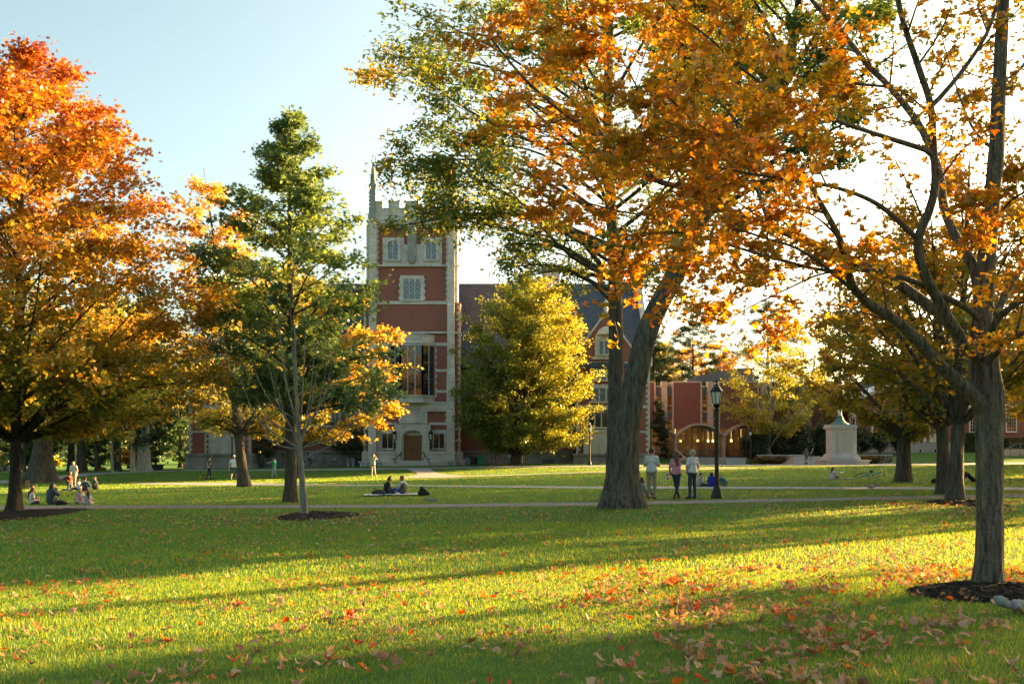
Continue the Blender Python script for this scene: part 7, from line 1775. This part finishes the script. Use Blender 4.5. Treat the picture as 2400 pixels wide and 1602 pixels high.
person('man in a dark jacket sitting apart at the right of the group by the oak', 224, 1148.5, 1116, rd(108), P_(SIT, kneL=(-.16, .36, .36), kneR=(.14, .40, .32), ankL=(-.13, .56, .07), ankR=(.12, .62, .07), toeL=(-.13, .7, .05), toeR=(.12, .76, .05), wrL=(-.08, .40, .26), wrR=(.08, .42, .26), pitch=.35), (.028, .028, .030), (.045, .055, .085), (.03, .02, .015), sleeve='long', loose=.03, group=GM)
b = G(54, 1104.5); person('person in dark clothes walking on the far walk at the left edge', 54, 1104.5, 1081, rd(60), P_(STAND, kneL=(-.09, .12, .5), ankL=(-.09, .2, .085), ankR=(.09, -.2, .085), toeR=(.09, -.05, .035)), (.012, .012, .014), (.016, .028, .075), (.02, .015, .012), sleeve='long', res=.024, style='long', scale=1.)


# ================================================================ squirrels
def squirrel(label, b, heading, s, col, flip=1):
    T = thing('squirrel', b, label, 'squirrel', 'squirrels on the lawn')
    pr = [((0, -.06, .062), (0, .05, .058), .052, .040, 0), ((0, .05, .06), (0, .10, .085), .034, .028, 0), ((0, .115, .092), (0, .145, .082), .026, .014, 0), ((-.03, -.06, .045), (-.034, -.03, .018), .034, .016, 0), ((.03, -.06, .045), (.034, -.03, .018), .034, .016, 0),
          ((-.034, -.03, .012), (-.034, .015, .008), .011, .009, 0), ((.034, -.03, .012), (.034, .015, .008), .011, .009, 0), ((-.024, .05, .045), (-.026, .06, .01), .014, .009, 0), ((.024, .05, .045), (.026, .06, .01), .014, .009, 0), ((-.016, .10, .112), (-.018, .096, .126), .009, .005, 0), ((.016, .10, .112), (.018, .096, .126), .009, .005, 0)]
    V, Q, _ = blob(pr, .006, .006); Mz = rotz(heading) * s; mm = paint('squirrel_fur', col, .95, .25, 60)
    mesh_obj('body', V @ Mz.T + b, [tuple(int(i) for i in q) for q in Q], mm, T, smooth=True)
    V, Q, _ = blob([((0, -.10, .05), (0, -.16, .075), .020, .036, 0), ((0, -.16, .075), (0, -.22, .105), .036, .042, 0), ((0, -.22, .105), (0, -.265, .13), .042, .026, 0)], .006, .008)
    rs = np.random.RandomState(2); V = V + rs.randn(*V.shape) * .0022
    mesh_obj('tail', V @ Mz.T + b, [tuple(int(i) for i in q) for q in Q], paint('squirrel_tail', tuple(np.array(col) * 1.15), .95, .3, 60), T, smooth=True)


squirrel('grey squirrel with a bushy tail beside the mulch bed in front', G(2392, 1436) + np.array([0, 0, .02]), rd(-78), 1.0, (.24, .23, .215))
squirrel('small brown squirrel on the walk below the turquoise bicycle', G(2040, 1145) + np.array([0, 0, .02]), rd(80), 1.25, (.16, .12, .085))
squirrel('small grey squirrel on the lawn right of the white blanket', G(1015, 1177) + np.array([0, 0, .03]), rd(-80), 1.1, (.17, .15, .14))
# ================================================================ thin evening haze
HAZE = 0.
if HAZE:
    m = bpy.data.materials.new('evening_air'); m.use_nodes = True; nt = m.node_tree; nt.nodes.clear()
    v = nt.nodes.new('ShaderNodeVolumePrincipled'); v.inputs['Color'].default_value = (.93, .95, .97, 1); v.inputs['Density'].default_value = HAZE; v.inputs['Anisotropy'].default_value = .0
    o = nt.nodes.new('ShaderNodeOutputMaterial'); nt.links.new(v.outputs[0], o.inputs['Volume'])
    mb = MB(); mb.box(-460, 460, -70, 420, -4, 60)
    props(mb.build('haze', m), 'thin pale evening haze over the quad', None, None, 'stuff')
